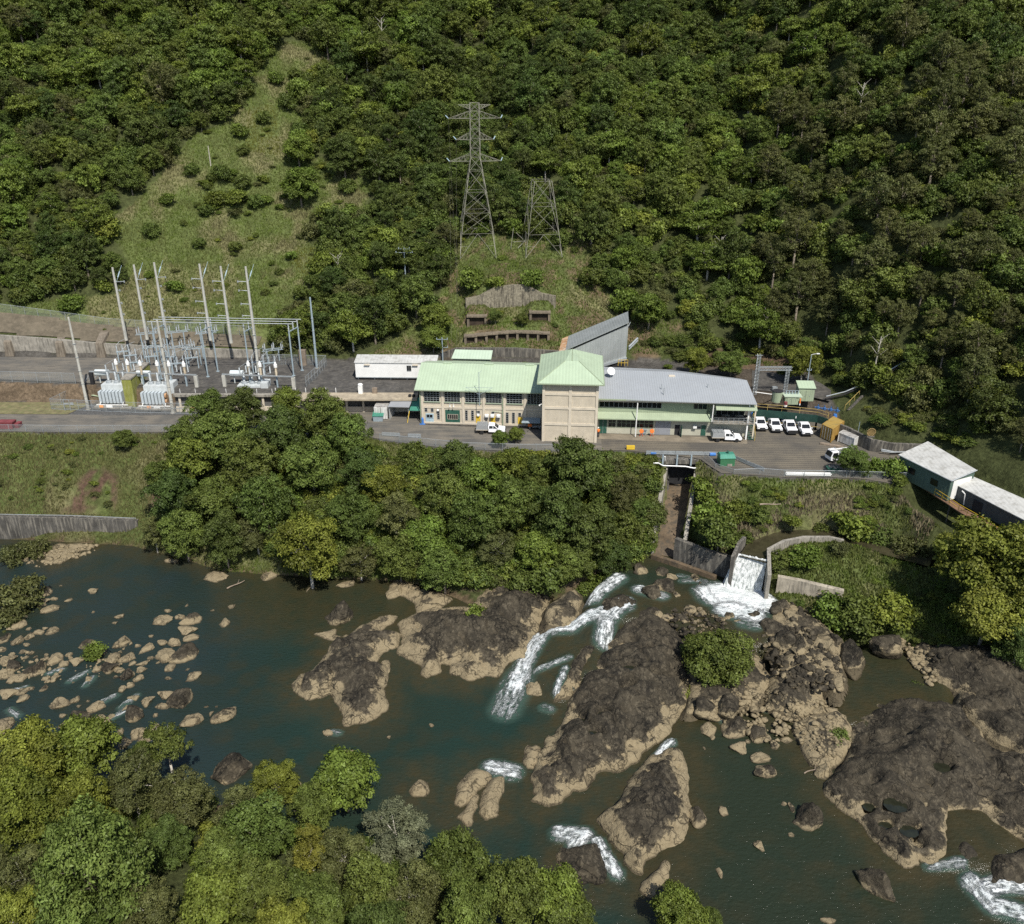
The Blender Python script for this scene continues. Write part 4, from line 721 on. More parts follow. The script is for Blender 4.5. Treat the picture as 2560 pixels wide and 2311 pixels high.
wc = mixc(nt, mth(nt, 'MULTIPLY', ash.outputs['Fac'], ramp(nt, noise(nt, v, 0.7, 5), [(0.3, 0.4), (0.62, 1.0)])), deep, (0.042, 0.034, 0.015))
fc = nt.nodes.new('ShaderNodeCombineXYZ'); LK(nt, mth(nt, 'MULTIPLY', ND(nt, 'ShaderNodeAttribute', attribute_name='fu').outputs['Fac'], 0.55), fc.inputs[0]); LK(nt, mth(nt, 'MULTIPLY', ND(nt, 'ShaderNodeAttribute', attribute_name='fv').outputs['Fac'], 1.7), fc.inputs[1])
fn = mth(nt, 'ADD', mth(nt, 'MULTIPLY', noise(nt, fc.outputs[0], 1.25, 6, 0.62), 0.55), mth(nt, 'MULTIPLY', noise(nt, v, 1.9, 7, 0.7), 0.45)); fn2 = noise(nt, v, 0.8, 3)
ff = mth(nt, 'MULTIPLY', mth(nt, 'SUBTRACT', mth(nt, 'ADD', af.outputs['Fac'], mth(nt, 'MULTIPLY', mth(nt, 'SUBTRACT', fn, 0.5), 3.6)), 0.50), 2.0, True)
ff = mth(nt, 'MULTIPLY', ff, ramp(nt, af.outputs['Fac'], [(0.06, 0), (0.25, 1)]))
streak_n = noise(nt, coords(nt, 'World', (0.5, 1.6, 1)), 2.4, 5, 0.6)
fcol = mixc(nt, ramp(nt, fn2, [(0.3, 0), (0.7, 1)]), (0.55, 0.60, 0.59), (0.80, 0.82, 0.81))
c = mixc(nt, ff, mixc(nt, ramp(nt, af.outputs['Fac'], [(0.02, 0.0), (0.45, 0.8)]), wc, (0.045, 0.080, 0.062)), fcol)
LK(nt, c, b.inputs['Base Color']); LK(nt, mth(nt, 'ADD', 0.17, mth(nt, 'MULTIPLY', ff, 0.6)), b.inputs['Roughness']); b.inputs['IOR'].default_value = 1.33; b.inputs['Specular IOR Level'].default_value = 0.5
bp = nt.nodes.new('ShaderNodeBump'); bp.inputs['Distance'].default_value = 0.22; bp.inputs['Strength'].default_value = 1.0
LK(nt, mth(nt, 'ADD', mth(nt, 'MULTIPLY', noise(nt, coords(nt, 'World', (1, 1.6, 1)), 1.6, 5, 0.6), 0.8), mth(nt, 'MULTIPLY', fn, mth(nt, 'MULTIPLY', ff, 3.5))), bp.inputs['Height']); LK(nt, bp.outputs[0], b.inputs['Normal'])
WZ2 = WZ + 0.7 * np.clip(foam, 0, 1) * fbm(WX / 0.9, WY / 0.9, 51, 4)
ny_, nx_ = WX.shape; id_ = np.arange(WX.size).reshape(WX.shape)
gq = Zt(WX, WY) < WZ + 0.6; kq = gq[:-1, :-1] | gq[1:, 1:] | gq[:-1, 1:] | gq[1:, :-1]
f = np.stack([id_[:-1, :-1], id_[:-1, 1:], id_[1:, 1:], id_[1:, :-1]], -1)[kq]; used = np.unique(f); mp = -np.ones(WX.size, int); mp[used] = np.arange(len(used))
me = npmesh('river', np.stack([WX, WY, WZ2], -1).reshape(-1, 3)[used], mp[f], wm, {'foam': foam.ravel()[used], 'shallow': shal.ravel()[used], 'blue': blu.ravel()[used], 'olive': (sstep(1480, 1700, px_) * 0.75 + 0.5 * sstep(560, 650, px_) * (1 - sstep(980, 1100, px_)) * (1 - sstep(1540, 1640, py_))).ravel()[used], 'fu': FU.ravel()[used], 'fv': FV.ravel()[used]}, True)
tag(link('river', me), 'dark green river with white rapids', None, None, 'structure')
# the waterfall sheet dropping from the canal mouth
fm, nt, b = new_mat('falling_water'); v = coords(nt)
n_ = noise(nt, coords(nt, 'Object', (1, 1, 0.35)), 2.6, 8, 0.75); c = mixc(nt, ramp(nt, n_, [(0.38, 0), (0.55, 1)]), (0.16, 0.19, 0.18), (0.74, 0.76, 0.74)); LK(nt, c, b.inputs['Base Color']); b.inputs['Roughness'].default_value = 0.35
bp = nt.nodes.new('ShaderNodeBump'); bp.inputs['Distance'].default_value = 0.25; LK(nt, n_, bp.inputs['Height']); LK(nt, bp.outputs[0], b.inputs['Normal'])
tl, tr_ = Vector(P3(1850, 1384, -6.9)), Vector(P3(1918, 1400, -6.9)); bl, br = Vector(P3(1806, 1472, -12.3)), Vector(P3(1902, 1486, -12.3))
co, fs = [], []; nu, nv = 26, 22
for j in range(nv + 1):
    t = j / nv; e = t ** 0.8
    for i in range(nu + 1):
        s_ = i / nu; a = tl.lerp(tr_, s_); c_ = bl.lerp(br, s_); p = a.lerp(c_, t); z = a.z + (c_.z - a.z) * t ** 1.35
        p.z = z + 0.22 * (mnoise.noise(Vector((s_ * 9, t * 3, 1))) + mnoise.noise(Vector((s_ * 25, t * 6, 4))) * 0.5); co.append(p)
cen = sum((p for p in co), Vector()) / len(co); co2 = [tuple(p - cen) for p in co] + [tuple(p - cen + Vector((0, 0.9, -0.5))) for p in co]
N1 = nu + 1; K = len(co); fs = [(j * N1 + i, j * N1 + i + 1, (j + 1) * N1 + i + 1, (j + 1) * N1 + i) for j in range(nv) for i in range(nu)]
fs += [(K + j * N1 + i, K + (j + 1) * N1 + i, K + (j + 1) * N1 + i + 1, K + j * N1 + i + 1) for j in range(nv) for i in range(nu)]
mb = MB(); mb.add(co2, fs); o = mb.build('waterfall', fm, None, cen, True); tag(o, 'white waterfall sliding from the concrete canal into the river', 'waterfall', None, 'structure')
cm = M('canal_water', (0.045, 0.040, 0.022), 0.12, 0.3, 0.5, spec=0.5)
mb = MB(); cl_ = [Vector((x, y, 0)) for x, y in canal_line]
for i in range(len(cl_)):
    d = (cl_[min(i + 1, len(cl_) - 1)] - cl_[max(i - 1, 0)]).normalized(); n_ = Vector((-d.y, d.x, 0)) * 2.1; mb.v += [tuple(cl_[i] + n_ + Vector((0, 0, -7.1))), tuple(cl_[i] - n_ + Vector((0, 0, -7.1)))]
for i in range(len(cl_) - 1): mb.f.append((2 * i, 2 * i + 1, 2 * i + 3, 2 * i + 2)); mb.m.append(0)
tag(mb.build('canal_water', cm), 'shallow brown water in the curved canal', None, None, 'structure')
# race water under the yard bridge
mb = MB(); nrm = Vector((-uy, ux, 0)); A_, B_ = Vector((race_a[0], race_a[1], -5.7)), Vector((race_b[0], race_b[1], -12.35))
mb.add([A_ - nrm * 2.1, A_ + nrm * 2.1, B_ + nrm * 2.1, B_ - nrm * 2.1], [(0, 1, 2, 3)]); tag(mb.build('race_floor', M('race_floor', (0.13, 0.095, 0.06), 0.6, 0.35, 0.4, stain=(0.05, 0.045, 0.035), stain_amt=0.8)), 'wet brown concrete floor of the tailrace', None, None, 'structure')
def wall_line(pts, thick, height, mat, name, label, cat, cap=None):
    """pts: (x,y,ztop); a solid wall following them"""
    mb = MB(); n = len(pts); L_, R2 = [], []
    for i, p in enumerate(pts):
        a = Vector(pts[max(i - 1, 0)][:2]); b_ = Vector(pts[min(i + 1, n - 1)][:2]); d = (b_ - a).normalized(); nn = Vector((-d.y, d.x)) * thick / 2
        L_.append((p[0] + nn.x, p[1] + nn.y)); R2.append((p[0] - nn.x, p[1] - nn.y))
    hs = height if hasattr(height, '__len__') else [height] * n
    c0 = Vector((pts[0][0], pts[0][1], 0))
    for i in range(n - 1):
        z0, z1 = pts[i][2], pts[i + 1][2]; h0, h1 = hs[i], hs[i + 1]
        q = [(*L_[i], z0 - h0), (*R2[i], z0 - h0), (*R2[i + 1], z1 - h1), (*L_[i + 1], z1 - h1), (*L_[i], z0), (*R2[i], z0), (*R2[i + 1], z1), (*L_[i + 1], z1)]
        mb.add([Vector(v_) - c0 for v_ in q], [(0, 1, 2, 3), (7, 6, 5, 4), (0, 4, 5, 1), (3, 2, 6, 7), (1, 5, 6, 2), (0, 3, 7, 4)])
    o = mb.build(name, mat, None, c0); return tag(o, label, cat)
e_ = nrm * 2.55
wall_line([(A_.x + e_.x, A_.y + e_.y, -0.6), (A_.x + e_.x + ux * 3, A_.y + e_.y + uy * 3, -1.3), (B_.x + e_.x, B_.y + e_.y, -8.6)], 0.6, [7, 7, 6.5], concg, 'tailrace_wall', 'stained concrete wall on the near right side of the sloping tailrace', 'wall')
wall_line([(A_.x - e_.x, A_.y - e_.y, -0.6), (A_.x - e_.x + ux * 3, A_.y - e_.y + uy * 3, -1.6), (B_.x - e_.x, B_.y - e_.y, -9.0)], 0.6, [7, 7, 6], concg, 'tailrace_wall', 'pale concrete wall on the left side of the sloping tailrace', 'wall')
o = wall_line([(*P(-250, 1286, -10.6), -10.6), (*P(0, 1290, -10.6), -10.6), (*P(180, 1293, -10.6), -10.6), (*P(345, 1300, -10.8), -10.8)], 0.9, 6, concd, 'retaining_wall', 'tall streaked concrete retaining wall above the left pool', 'wall')
mb = MB(); mb.path([(*P(x, y, -10.1), -10.1) for x, y in ((-250, 1283), (0, 1286), (180, 1289), (340, 1296))], 0.05); o2 = mb.build('railing', galv); tag(o2, 'thin rail along the top of the left retaining wall', 'railing')
wall_line([(*P(1690, 1345, -8.2), -8.2), (*P(1760, 1372, -8.4), -8.4), (*P(1828, 1392, -8.4), -8.4)], 0.8, 5, concd, 'river_wall', 'dark concrete river wall between tailrace and waterfall', 'wall')
wall_line([(*P(1630, 1385, -11.4), -11.4), (*P(1700, 1408, -11.4), -11.4), (*P(1790, 1440, -11.5), -11.5)], 0.7, 2.5, MATS['race_floor'], 'weir_sill', 'low mossy concrete sill at the foot of the river wall', 'weir')
wall_line([(*P(1924, 1438, -7.6), -7.6), (*P(1922, 1372, -5.9), -5.9), (*P(1960, 1352, -5.8), -5.8), (*P(2010, 1342, -5.9), -5.9), (*P(2075, 1342, -6.1), -6.1), (*P(2110, 1350, -6.4), -6.4)], 0.55, [5, 4, 3, 3, 3, 3], concg, 'canal_wall', 'curved concrete canal wall behind the grassed island', 'wall')
wall_line([(*P(1832, 1392, -6.6), -6.6), (*P(1848, 1356, -5.9), -5.9), (*P(1862, 1342, -5.9), -5.9)], 0.5, 5.5, concd, 'canal_wall', 'short dark concrete wall left of the waterfall lip', 'wall')
wall_line([(*P(1945, 1440, -8.6), -8.6), (*P(2000, 1450, -8.7), -8.7), (*P(2110, 1476, -9.0), -9.0)], 0.8, 2.8, concw, 'island_wall', 'pale stained concrete slab face under the grassed island', 'wall')
# ------------------------------------------------------------------ buildings
PHI = math.radians(-4.2)
def grid_window(parent, x, z, w, h, nx_, nz_, y=0.0, frame=None, name='window', lab=None):
    """dark pane set in the wall face (local y) with a grid of glazing bars standing proud of it"""
    g = MB(); g.b2(x, x + w, y - 0.03, y + 0.02, z, z + h); o = g.build(name, glass, parent)
    f = MB(); t = 0.05
    for i in range(nx_ + 1): f.b2(x + w * i / nx_ - t / 2, x + w * i / nx_ + t / 2, y - 0.075, y - 0.031, z, z + h)
    for j in range(nz_ + 1): f.b2(x, x + w, y - 0.095, y - 0.076, z + h * j / nz_ - t / 2, z + h * j / nz_ + t / 2)
    f.build('window_frame', frame or galv, o); return o
hx, hy = P(1055, 1058)
hall = T('turbine_hall', 'long two storey cream concrete hall with a green roof and six gridded windows', 'industrial building', (hx, hy, 0), PHI)
HL, HD, HE = 31.5, 15.0, 6.75
w = MB(); w.b2(0, HL, 0, HD, 0, HE)
for x in (0, HL): w.add([(x + (0.3 if x == 0 else -0.3), 0, HE), (x + (0.3 if x == 0 else -0.3), HD, HE), (x + (0.3 if x == 0 else -0.3), HD / 2, 9.0)], [(0, 1, 2)])
w.build('wall', conc, hall)
p = MB(); bay = 3.76
for i in range(7):
    x = 0.02 + i * bay; p.b2(x, x + 0.42, -0.16, 0, 0, HE - 0.1)
p.b2(0, HL, -0.10, -0.003, 3.05, 3.45); p.b2(0, HL, -0.12, -0.003, 0, 0.35); p.b2(0, HL, -0.09, -0.003, 6.45, HE)
p.build('pilasters', conc2, hall)
RX0, RX1 = -1.0, HL
r = MB(); sl_ = (9.15 - 6.8) / 8.4; zf = lambda y: 6.8 + (y + 0.9) * sl_ if y <= HD / 2 else 6.8 + (HD + 0.9 - y) * sl_
r.hull([(RX0, -0.9, 6.72), (RX1, -0.9, 6.72), (RX1, 7.5, 9.07), (RX0, 7.5, 9.07)], [(RX0, -0.9, 6.8), (RX1, -0.9, 6.8), (RX1, 7.5, 9.15), (RX0, 7.5, 9.15)])
r.hull([(RX0, 7.501, 9.07), (RX1, 7.501, 9.07), (RX1, 15.9, 6.72), (RX0, 15.9, 6.72)], [(RX0, 7.501, 9.15), (RX1, 7.501, 9.15), (RX1, 15.9, 6.8), (RX0, 15.9, 6.8)])
ro = r.build('roof', groof, hall)
g = MB(); g.b2(RX0, RX1, -1.05, -0.905, 6.68, 6.84); g.build('gutter', gwall, ro)
g = MB()
for a_, b_ in ((8.5, 8.9), (14.5, 14.9)): g.slab([(a_, -0.9, 6.83), (a_ + 0.12, -0.9, 6.83), (a_ + 0.12, 7.5, 9.18), (a_, 7.5, 9.18)], 0.02)
for a_ in (3.2, 11.0, 18.6, 24.5): g.b2(a_, a_ + 1.6, 7.2, 7.8, 9.12, 9.3)
g.build('ridge_cap', groof, ro)
for i in range(6): grid_window(hall, i * bay + 0.62, 4.35, 2.78, 1.95, 5, 5)
wi = MB()
for i in range(6): wi.b2(i * bay + 0.5, i * bay + 3.6, -0.2, -0.004, 4.2, 4.33)
wi.build('window_sills', gwall, hall)
fx = lambda zx: (zx - 592) / 39.3
fz = lambda zy: (1034 - zy) / 36.2
for a_, b_, c_, d_, nx_, nz_ in ((617, 635, 950, 924, 1, 2), (662, 680, 950, 924, 1, 2), (706, 723, 1000, 938, 1, 5), (909, 926, 1003, 934, 1, 5), (953, 970, 1003, 934, 1, 5), (996, 1015, 962, 936, 1, 2), (1099, 1117, 962, 938, 1, 2), (1202, 1220, 1015, 942, 1, 5), (1247, 1265, 1015, 942, 1, 5), (1292, 1310, 972, 942, 1, 2)):
    grid_window(hall, fx(a_), fz(c_), fx(b_) - fx(a_), fz(d_) - fz(c_), nx_, nz_, 0.0)
def door(parent, x0, x1, z1, m, y=0.0, name='door', lab=None, split=False, th=0.08):
    d = MB(); d.b2(x0, x1, y - th, y + 0.02, 0.02, z1); o = d.build(name, m, parent)
    h = MB(); h.b2(x1 - 0.18, x1 - 0.08, y - th - 0.05, y - th - 0.001, 1.0, 1.14)
    if split: h.b2((x0 + x1) / 2 - 0.02, (x0 + x1) / 2 + 0.02, y - th - 0.02, y - th - 0.001, 0.05, z1 - 0.05)
    h.build('handle', galv, o)
    if lab: o['label'] = lab
    return o
door(hall, fx(765), fx(870), 2.75, dgreen, name='roller_door', lab='dark green vehicle door with a row of panes')
grid_window(hall, fx(782), 1.0, fx(856) - fx(782), 0.95, 5, 1, -0.09, conc2, 'door_panes')
d_ = door(hall, fx(622), fx(680), 1.95, paleblue, lab='pale blue double door', split=True); grid_window(hall, fx(628), 1.15, 1.15, 0.65, 2, 1, -0.09, paleblue, 'door_panes')
for a_, b_ in ((986, 1018), (1092, 1125), (1288, 1320)): door(hall, fx(a_), fx(b_), 1.75, yellow, lab='bright yellow door')
for zx in (1052, 1092, 1136):
    ac = MB(); ac.box((fx(zx) + 0.35, -0.38, 1.95), (0.7, 0.6, 0.5)); ac.box((fx(zx) + 0.35, -0.72, 1.95), (0.5, 0.06, 0.35)); ac.build('air_conditioner', white, hall, bevel=0.03)
ac = MB(); ac.box((fx(1004), -0.25, 2.0), (0.45, 0.4, 0.4)); ac.build('air_conditioner', white, hall, bevel=0.03)
c = MB(); c.slab([(fx(1328), -0.15, 1.75), (fx(1450), -0.15, 1.75), (fx(1450), -2.0, 1.45), (fx(1318), -2.0, 1.45)], 0.08); c.build('canopy', bluegrey, hall)
c = MB()
for x in (fx(590) - 0.05, fx(1180)): c.tube((x, -0.28, 0.1), (x, -0.28, 6.7), 0.09)
c.path([(fx(1110), -0.2, 2.75), (fx(1150), -0.2, 2.75), (fx(1175), -0.2, 2.6)], 0.05); c.build('downpipe', gwall, hall)
c = MB(); c.b2(fx(1328), fx(1450), -0.05, -0.005, 0.1, 1.6); c.build('service_recess', darkm, hall)
for zx in (800, 826):
    c = MB(); c.tube((fx(zx), -0.1, 4.0), (fx(zx) + 0.1, -0.7, 3.85), 0.04); c.lathe((fx(zx) + 0.1, -0.75, 3.72), [(0.03, 0.2), (0.13, 0.1), (0.15, 0)], 8); c.build('floodlight', white, hall)
c = MB(); c.lathe((fx(713), -0.3, 2.72), [(0.05, -.2), (0.2, -0.1), (0.22, 0.05), (0.1, 0.2)], 8); c.build('round_sign', white, hall)
# antenna mast with stay arms in front of the hall roof
ax, ay = P(1203, 1028); ax, ay = ax, 147.6
m_ = T('antenna_mast', 'thin dark antenna mast with triangular stays rising over the green roof', 'antenna mast', (ax, ay, 4.3))
c = MB(); c.tube((0, 0, 0), (0, 0, 6.4), 0.07, 0.05); c.build('mast', bluegrey, m_)
c = MB(); c.bar((-2.4, 0.4, 3.4), (2.4, 0.4, 3.3), 0.05); c.bar((-2.4, 0.4, 3.4), (0, 0.02, 2.2), 0.05); c.bar((2.4, 0.4, 3.3), (0, 0.02, 2.2), 0.05); c.bar((0, 0, 6.2), (0.5, 0, 6.7), 0.04); c.build('stay_arms', bluegrey, m_)
c = MB(); c.bar((0, 0.35, 0.2), (0, 0.05, 0.2), 0.1); c.bar((0, 0.35, 1.6), (0, 0.05, 1.6), 0.1); c.build('wall_bracket', bluegrey, m_)

# hoist tower block
tx, ty = P(1354.6, 1103)
tw = T('tower_block', 'tall square cream concrete block with panelled front and a green hipped roof', 'tower block', (tx, ty, 0), PHI)
TW, TD, TH = 9.55, 14.2, 11.0
c = MB(); c.b2(0, TW, 0, TD, 0, TH); c.build('wall', conc, tw)
c = MB()
for x0, x1 in ((-0.02, 0.42), (TW / 2 - 0.25, TW / 2 + 0.25), (TW - 0.42, TW + 0.02)): c.b2(x0, x1, -0.14, -0.004, 0, TH - 0.2)
for z in (3.1, 6.1, 8.65): c.b2(0.42, TW / 2 - 0.25, -0.12, -0.004, z, z + 0.42); c.b2(TW / 2 + 0.25, TW - 0.42, -0.12, -0.004, z, z + 0.42)
c.build('frame_ribs', conc2, tw)
c = MB(); OV = 0.85; e0, e1, f0, f1 = -OV, TW + OV, -OV, TD + OV; zr, ze = 13.1, 11.0; mx_ = TW / 2 + 0.1
c.slab([(e0, f0, ze), (e1, f0, ze), (mx_ + 1.2, 5.2, zr), (mx_ - 1.2, 5.2, zr)], 0.12); c.slab([(e1, f0, ze), (e1, f1, ze), (mx_ + 0.2, 11.2, zr + 0.25), (mx_ + 1.2, 5.2, zr)], 0.12)
c.slab([(e1, f1, ze), (e0, f1, ze), (mx_ - 0.2, 11.2, zr + 0.25), (mx_ + 0.2, 11.2, zr + 0.25)], 0.12); c.slab([(e0, f1, ze), (e0, f0, ze), (mx_ - 1.2, 5.2, zr), (mx_ - 0.2, 11.2, zr + 0.25)], 0.12)
c.slab([(mx_ - 1.2, 5.2, zr), (mx_ + 1.2, 5.2, zr), (mx_ + 0.2, 11.2, zr + 0.25), (mx_ - 0.2, 11.2, zr + 0.25)], 0.12)
ro = c.build('roof', groof, tw)
c = MB(); c.b2(e0 - 0.1, e1 + 0.1, f0 - 0.12, f0 - 0.002, ze - 0.16, ze + 0.04); c.b2(e0 - 0.12, e0 - 0.002, f0, f1, ze - 0.16, ze + 0.04); c.b2(e1 + 0.002, e1 + 0.12, f0, f1, ze - 0.16, ze + 0.04); c.build('gutter', gwall, ro)
c = MB()
for a_, b_ in (((e0, f0, ze), (mx_ - 1.2, 5.2, zr)), ((e1, f0, ze), (mx_ + 1.2, 5.2, zr)), ((mx_, 5.2, zr), (mx_, 11.2, zr + 0.25))): c.tube(Vector(a_) + Vector((0, 0, 0.03)), Vector(b_) + Vector((0, 0, 0.03)), 0.07)
c.build('hip_cap', gwall, ro)
c = MB(); c.tube((-0.1, -0.1, 7.0), (-0.45, -0.25, 6.9), 0.05); c.lathe((-0.5, -0.3, 6.72), [(0.05, 0.2), (0.15, 0.12), (0.13, 0)], 8); c.build('camera', white, tw)

# office wing
ox, oy = P(1492, 1083); OPH = math.radians(-3.6)
ofc = T('office_wing', 'two storey office wing with a wide grey ribbed roof and pale green cladding', 'office building', (ox, oy, 0), OPH)
gx5 = lambda zx: (zx / 4.8 - 12) / 13.9
gz5 = lambda zy: (590 - zy) / 61.4
OL = 26.6
c = MB(); c.hull([(0, 0, 0), (OL - 0.4, 0, 0), (OL - 0.4, 8.5, 0), (0, 12, 0)], [(0, 0, 3.0), (OL - 0.4, 0, 3.0), (OL - 0.4, 8.5, 3.0), (0, 12, 3.0)]); c.build('wall', M('office_lower_wall', (0.40, 0.39, 0.31), 0.85, 0.08, 0.8), ofc)
c = MB(); xb = gx5(1330); c.hull([(0, 0.05, 3.0), (xb, 0.05, 3.0), (xb, 10, 3.0), (0, 12, 3.0)], [(0, 0.05, 6.9), (xb, 0.05, 6.9), (xb, 10, 6.9), (0, 12, 6.9)]); c.hull([(xb, 2.2, 3.0), (OL - 0.4, 2.2, 3.0), (OL - 0.4, 8.5, 3.0), (xb, 10, 3.0)], [(xb, 2.2, 6.9), (OL - 0.4, 2.2, 6.9), (OL - 0.4, 8.5, 6.9), (xb, 10, 6.9)]); c.build('upper_wall', gwall, ofc)
def tol(px, py, z):   # survey point -> office frame
    x, y = P(px, py, z); dx, dy = x - ox, y - oy; return (dx * math.cos(-OPH) - dy * math.sin(-OPH), dx * math.sin(-OPH) + dy * math.cos(-OPH), z)
RF = [tol(1488, 997, 7.0), tol(1893, 1011, 7.0), tol(1867, 951, 8.5), tol(1680, 930, 8.7), tol(1497, 924, 8.7)]
c = MB(); c.slab([RF[0], ((RF[0][0] + RF[1][0]) / 2 - 1, (RF[0][1] + RF[1][1]) / 2, 7.0), RF[3], RF[4]], 0.14); c.slab([((RF[0][0] + RF[1][0]) / 2 - 1, (RF[0][1] + RF[1][1]) / 2, 7.0), RF[1], RF[2], RF[3]], 0.14); ro = c.build('roof', greyroof, ofc)
c = MB(); c.slab([RF[4], RF[3], (RF[3][0], RF[3][1] + 3.5, 7.9), (RF[4][0], RF[4][1] + 4, 7.9)], 0.12); c.slab([RF[3], RF[2], (RF[2][0] - 1, RF[2][1] + 2.6, 7.9), (RF[3][0], RF[3][1] + 3.5, 7.9)], 0.12); c.build('rear_roof', greyroof, ro)
c = MB(); c.b2(RF[0][0], RF[1][0], RF[0][1] - 0.2, RF[0][1] - 0.02, 6.80, 7.02); c.build('gutter', gwall, ro)
c = MB(); c.b2(RF[0][0], RF[1][0] - 0.1, RF[0][1] + 0.05, RF[0][1] + 0.35, 6.45, 6.80); c.b2(RF[1][0] - 0.4, RF[1][0] - 0.1, RF[0][1] + 0.36, 8, 6.4, 6.80); c.build('fascia_beam', conc2, ofc)
c = MB(); c.box((gx5(955) , (RF[0][1] + RF[4][1]) / 2 + 3.3, 8.35), (1.1, 0.7, 0.4)); c.build('roof_vent', conc2, ro)
for (u_, v_) in ((gx5(805), 2.5), (gx5(820), 0.6), (gx5(1350), 3.2)):
    c = MB(); c.tube((u_, v_, 7.4), (u_, v_, 8.6), 0.07); c.build('vent_pipe', galv, ro)
for (zx, v_, s_, face) in ((215, 6.6, 0.75, 0), (50, 5.0, 0.7, 1)):
    d = T('satellite_dish', ['white satellite dish facing the camera on the grey office roof', 'white satellite dish seen edge on beside the tower roof'][face], 'satellite dish', tuple(Vector((ox, oy, 8.25 - face * 0.3)) + Matrix.Rotation(OPH, 3, 'Z') @ Vector((gx5(zx + (0 if not face else 40)), v_, 0))), math.radians(20 if not face else 100), 'dishes on the office roof')
    c = MB(); c.tube((0, 0.1, -0.4), (0, 0.1, 1.0), 0.06); c.bar((0, 0.1, -0.1), (0.7, 0.6, -0.35), 0.05); c.bar((0, 0.1, -0.1), (-0.7, 0.6, -0.35), 0.05); c.build('stand', galv, d)
    c = MB(); prof = [(0.05, 0.28), (s_ * 0.55, 0.16), (s_, -0.05), (s_, -0.08), (s_ * 0.5, 0.10), (0.04, 0.22)]; vs = []
    tl2 = Matrix.Rotation(math.radians(-35), 3, 'X'); cc_ = MB(); cc_.lathe((0, 0, 0), [(r_, h_) for r_, h_ in prof], 18, 'y'); c.add([tl2 @ Vector(v_) + Vector((0, 0, 1.2)) for v_ in cc_.v], cc_.f); c.build('dish', white, d, smooth=False)
    c = MB(); c.tube(tl2 @ Vector((0, -0.05, -s_)) + Vector((0, 0, 1.2)), tl2 @ Vector((0, -0.7, 0)) + Vector((0, 0, 1.2)), 0.03); c.build('feed_arm', galv, d)
grid_window(ofc, gx5(75), 5.05, gx5(800) - gx5(75), 1.25, 13, 1, 0.05)
grid_window(ofc, gx5(1175), 5.05, gx5(1330) - gx5(1175), 1.0, 3, 1, 0.05, gwall)
c = MB(); c.slab([(0, -0.02, 4.15), (gx5(1385), -0.02, 4.15), (gx5(1385), -1.25, 3.35), (0, -1.25, 3.35)], 0.08); aw = c.build('awning', gwall, ofc)
c = MB(); c.b2(0, gx5(1385), -1.36, -1.252, 3.2, 3.38); c.build('gutter', gwall, aw)
door(ofc, 0.35, gx5(172), 3.0, dgreen, lab='tall dark green double door', split=True)
grid_window(ofc, gx5(190), 1.25, gx5(275) - gx5(190), 1.75, 2, 2, 0.0, gwall); grid_window(ofc, gx5(292), 1.25, gx5(720) - gx5(292), 1.75, 8, 2, 0.0, gwall)
door(ofc, gx5(745), gx5(925), 2.85, roller, name='roller_door', lab='grey roller door')
c = MB(); c.b2(gx5(975), gx5(1035), -0.03, 0.01, 0.02, 1.95); c.build('doorway', darkm, ofc)
c = MB(); c.box((gx5(1050), -0.55, 1.0), (0.07, 1.1, 1.9)); c.build('door', dgreen, ofc)
door(ofc, gx5(1285), gx5(1342), 2.0, dgreen, lab='green side door')
ac = MB(); ac.box((gx5(1207), -0.3, 1.75), (0.65, 0.5, 0.45)); ac.build('air_conditioner', white, ofc, bevel=0.03)
grid_window(ofc, gx5(1232), 1.3, 0.7, 0.5, 2, 1, 0.0)
for zx, zb, zt in ((508, 0.1, 6.5), (1383, 3.3, 6.5)):
    c = MB(); c.tube((gx5(zx), -1.5, zb), (gx5(zx) + 0.05, -1.5, zt), 0.10); c.build('downpipe', white, ofc)
bx0, bx1 = gx5(1400), gx5(1865)
bal = MB(); bal.b2(bx0, bx1, -1.6, 2.2, 2.95, 3.12); bo = bal.build('balcony', concg, ofc)
c = MB()
for k in range(9): x = bx0 + (bx1 - bx0) * k / 8; c.tube((x, -1.6, 3.12), (x, -1.6, 4.1), 0.03)
for z in (3.4, 3.75, 4.1): c.bar((bx0, -1.6, z), (bx1, -1.6, z), 0.04); c.bar((bx0, -1.6, z), (bx0, 0, z), 0.04); c.bar((bx1, -1.6, z), (bx1, 0.6, z), 0.04)
c.build('railing', galv, bo)
c = MB(); c.slab([(bx0 + 0.2, -0.6, 6.65), (bx1 + 0.2, -0.6, 6.65), (bx1 + 0.3, -2.2, 5.85), (bx0 + 0.2, -2.2, 5.85)], 0.1); c.build('awning', gwall, ofc)
grid_window(ofc, bx0 + 1.0, 3.2, 5.0, 2.2, 5, 1, 2.2)
for k in range(3):
    c = MB(); cx_ = bx0 + 1.3 + k * 2.3; c.lathe((cx_, 0.2, 3.8), [(0.5, 0), (0.5, 0.05)], 12); c.tube((cx_, 0.2, 3.12), (cx_, 0.2, 3.8), 0.05); t_ = c.build('table', darkm, None); t_.location = (ox, oy, 0); t_.rotation_euler = (0, 0, OPH); tag(t_, ['left', 'middle', 'right'][k] + 'most round dark table on the office balcony', 'table', 'tables on the office balcony')
for x, m__ in ((gx5(1800), white), (gx5(1868) + 0.1, conc2)):
    c = MB(); c.b2(x - 0.12, x + 0.12, -1.4, -1.16, 0, 6.5); c.build('post', m__, ofc)
st = T('steel_stair', 'dark green steel stair climbing beside the office balcony', 'staircase', tuple(Vector((ox, oy, 0)) + Matrix.Rotation(OPH, 3, 'Z') @ Vector((gx5(1850), -1.6, 0))), OPH)
for k in range(10): c = MB(); c.box((0.1, 0.30 * k, 0.28 + 0.29 * k), (0.95, 0.3, 0.05)); c.build('step', dgreen, st)
c = MB()
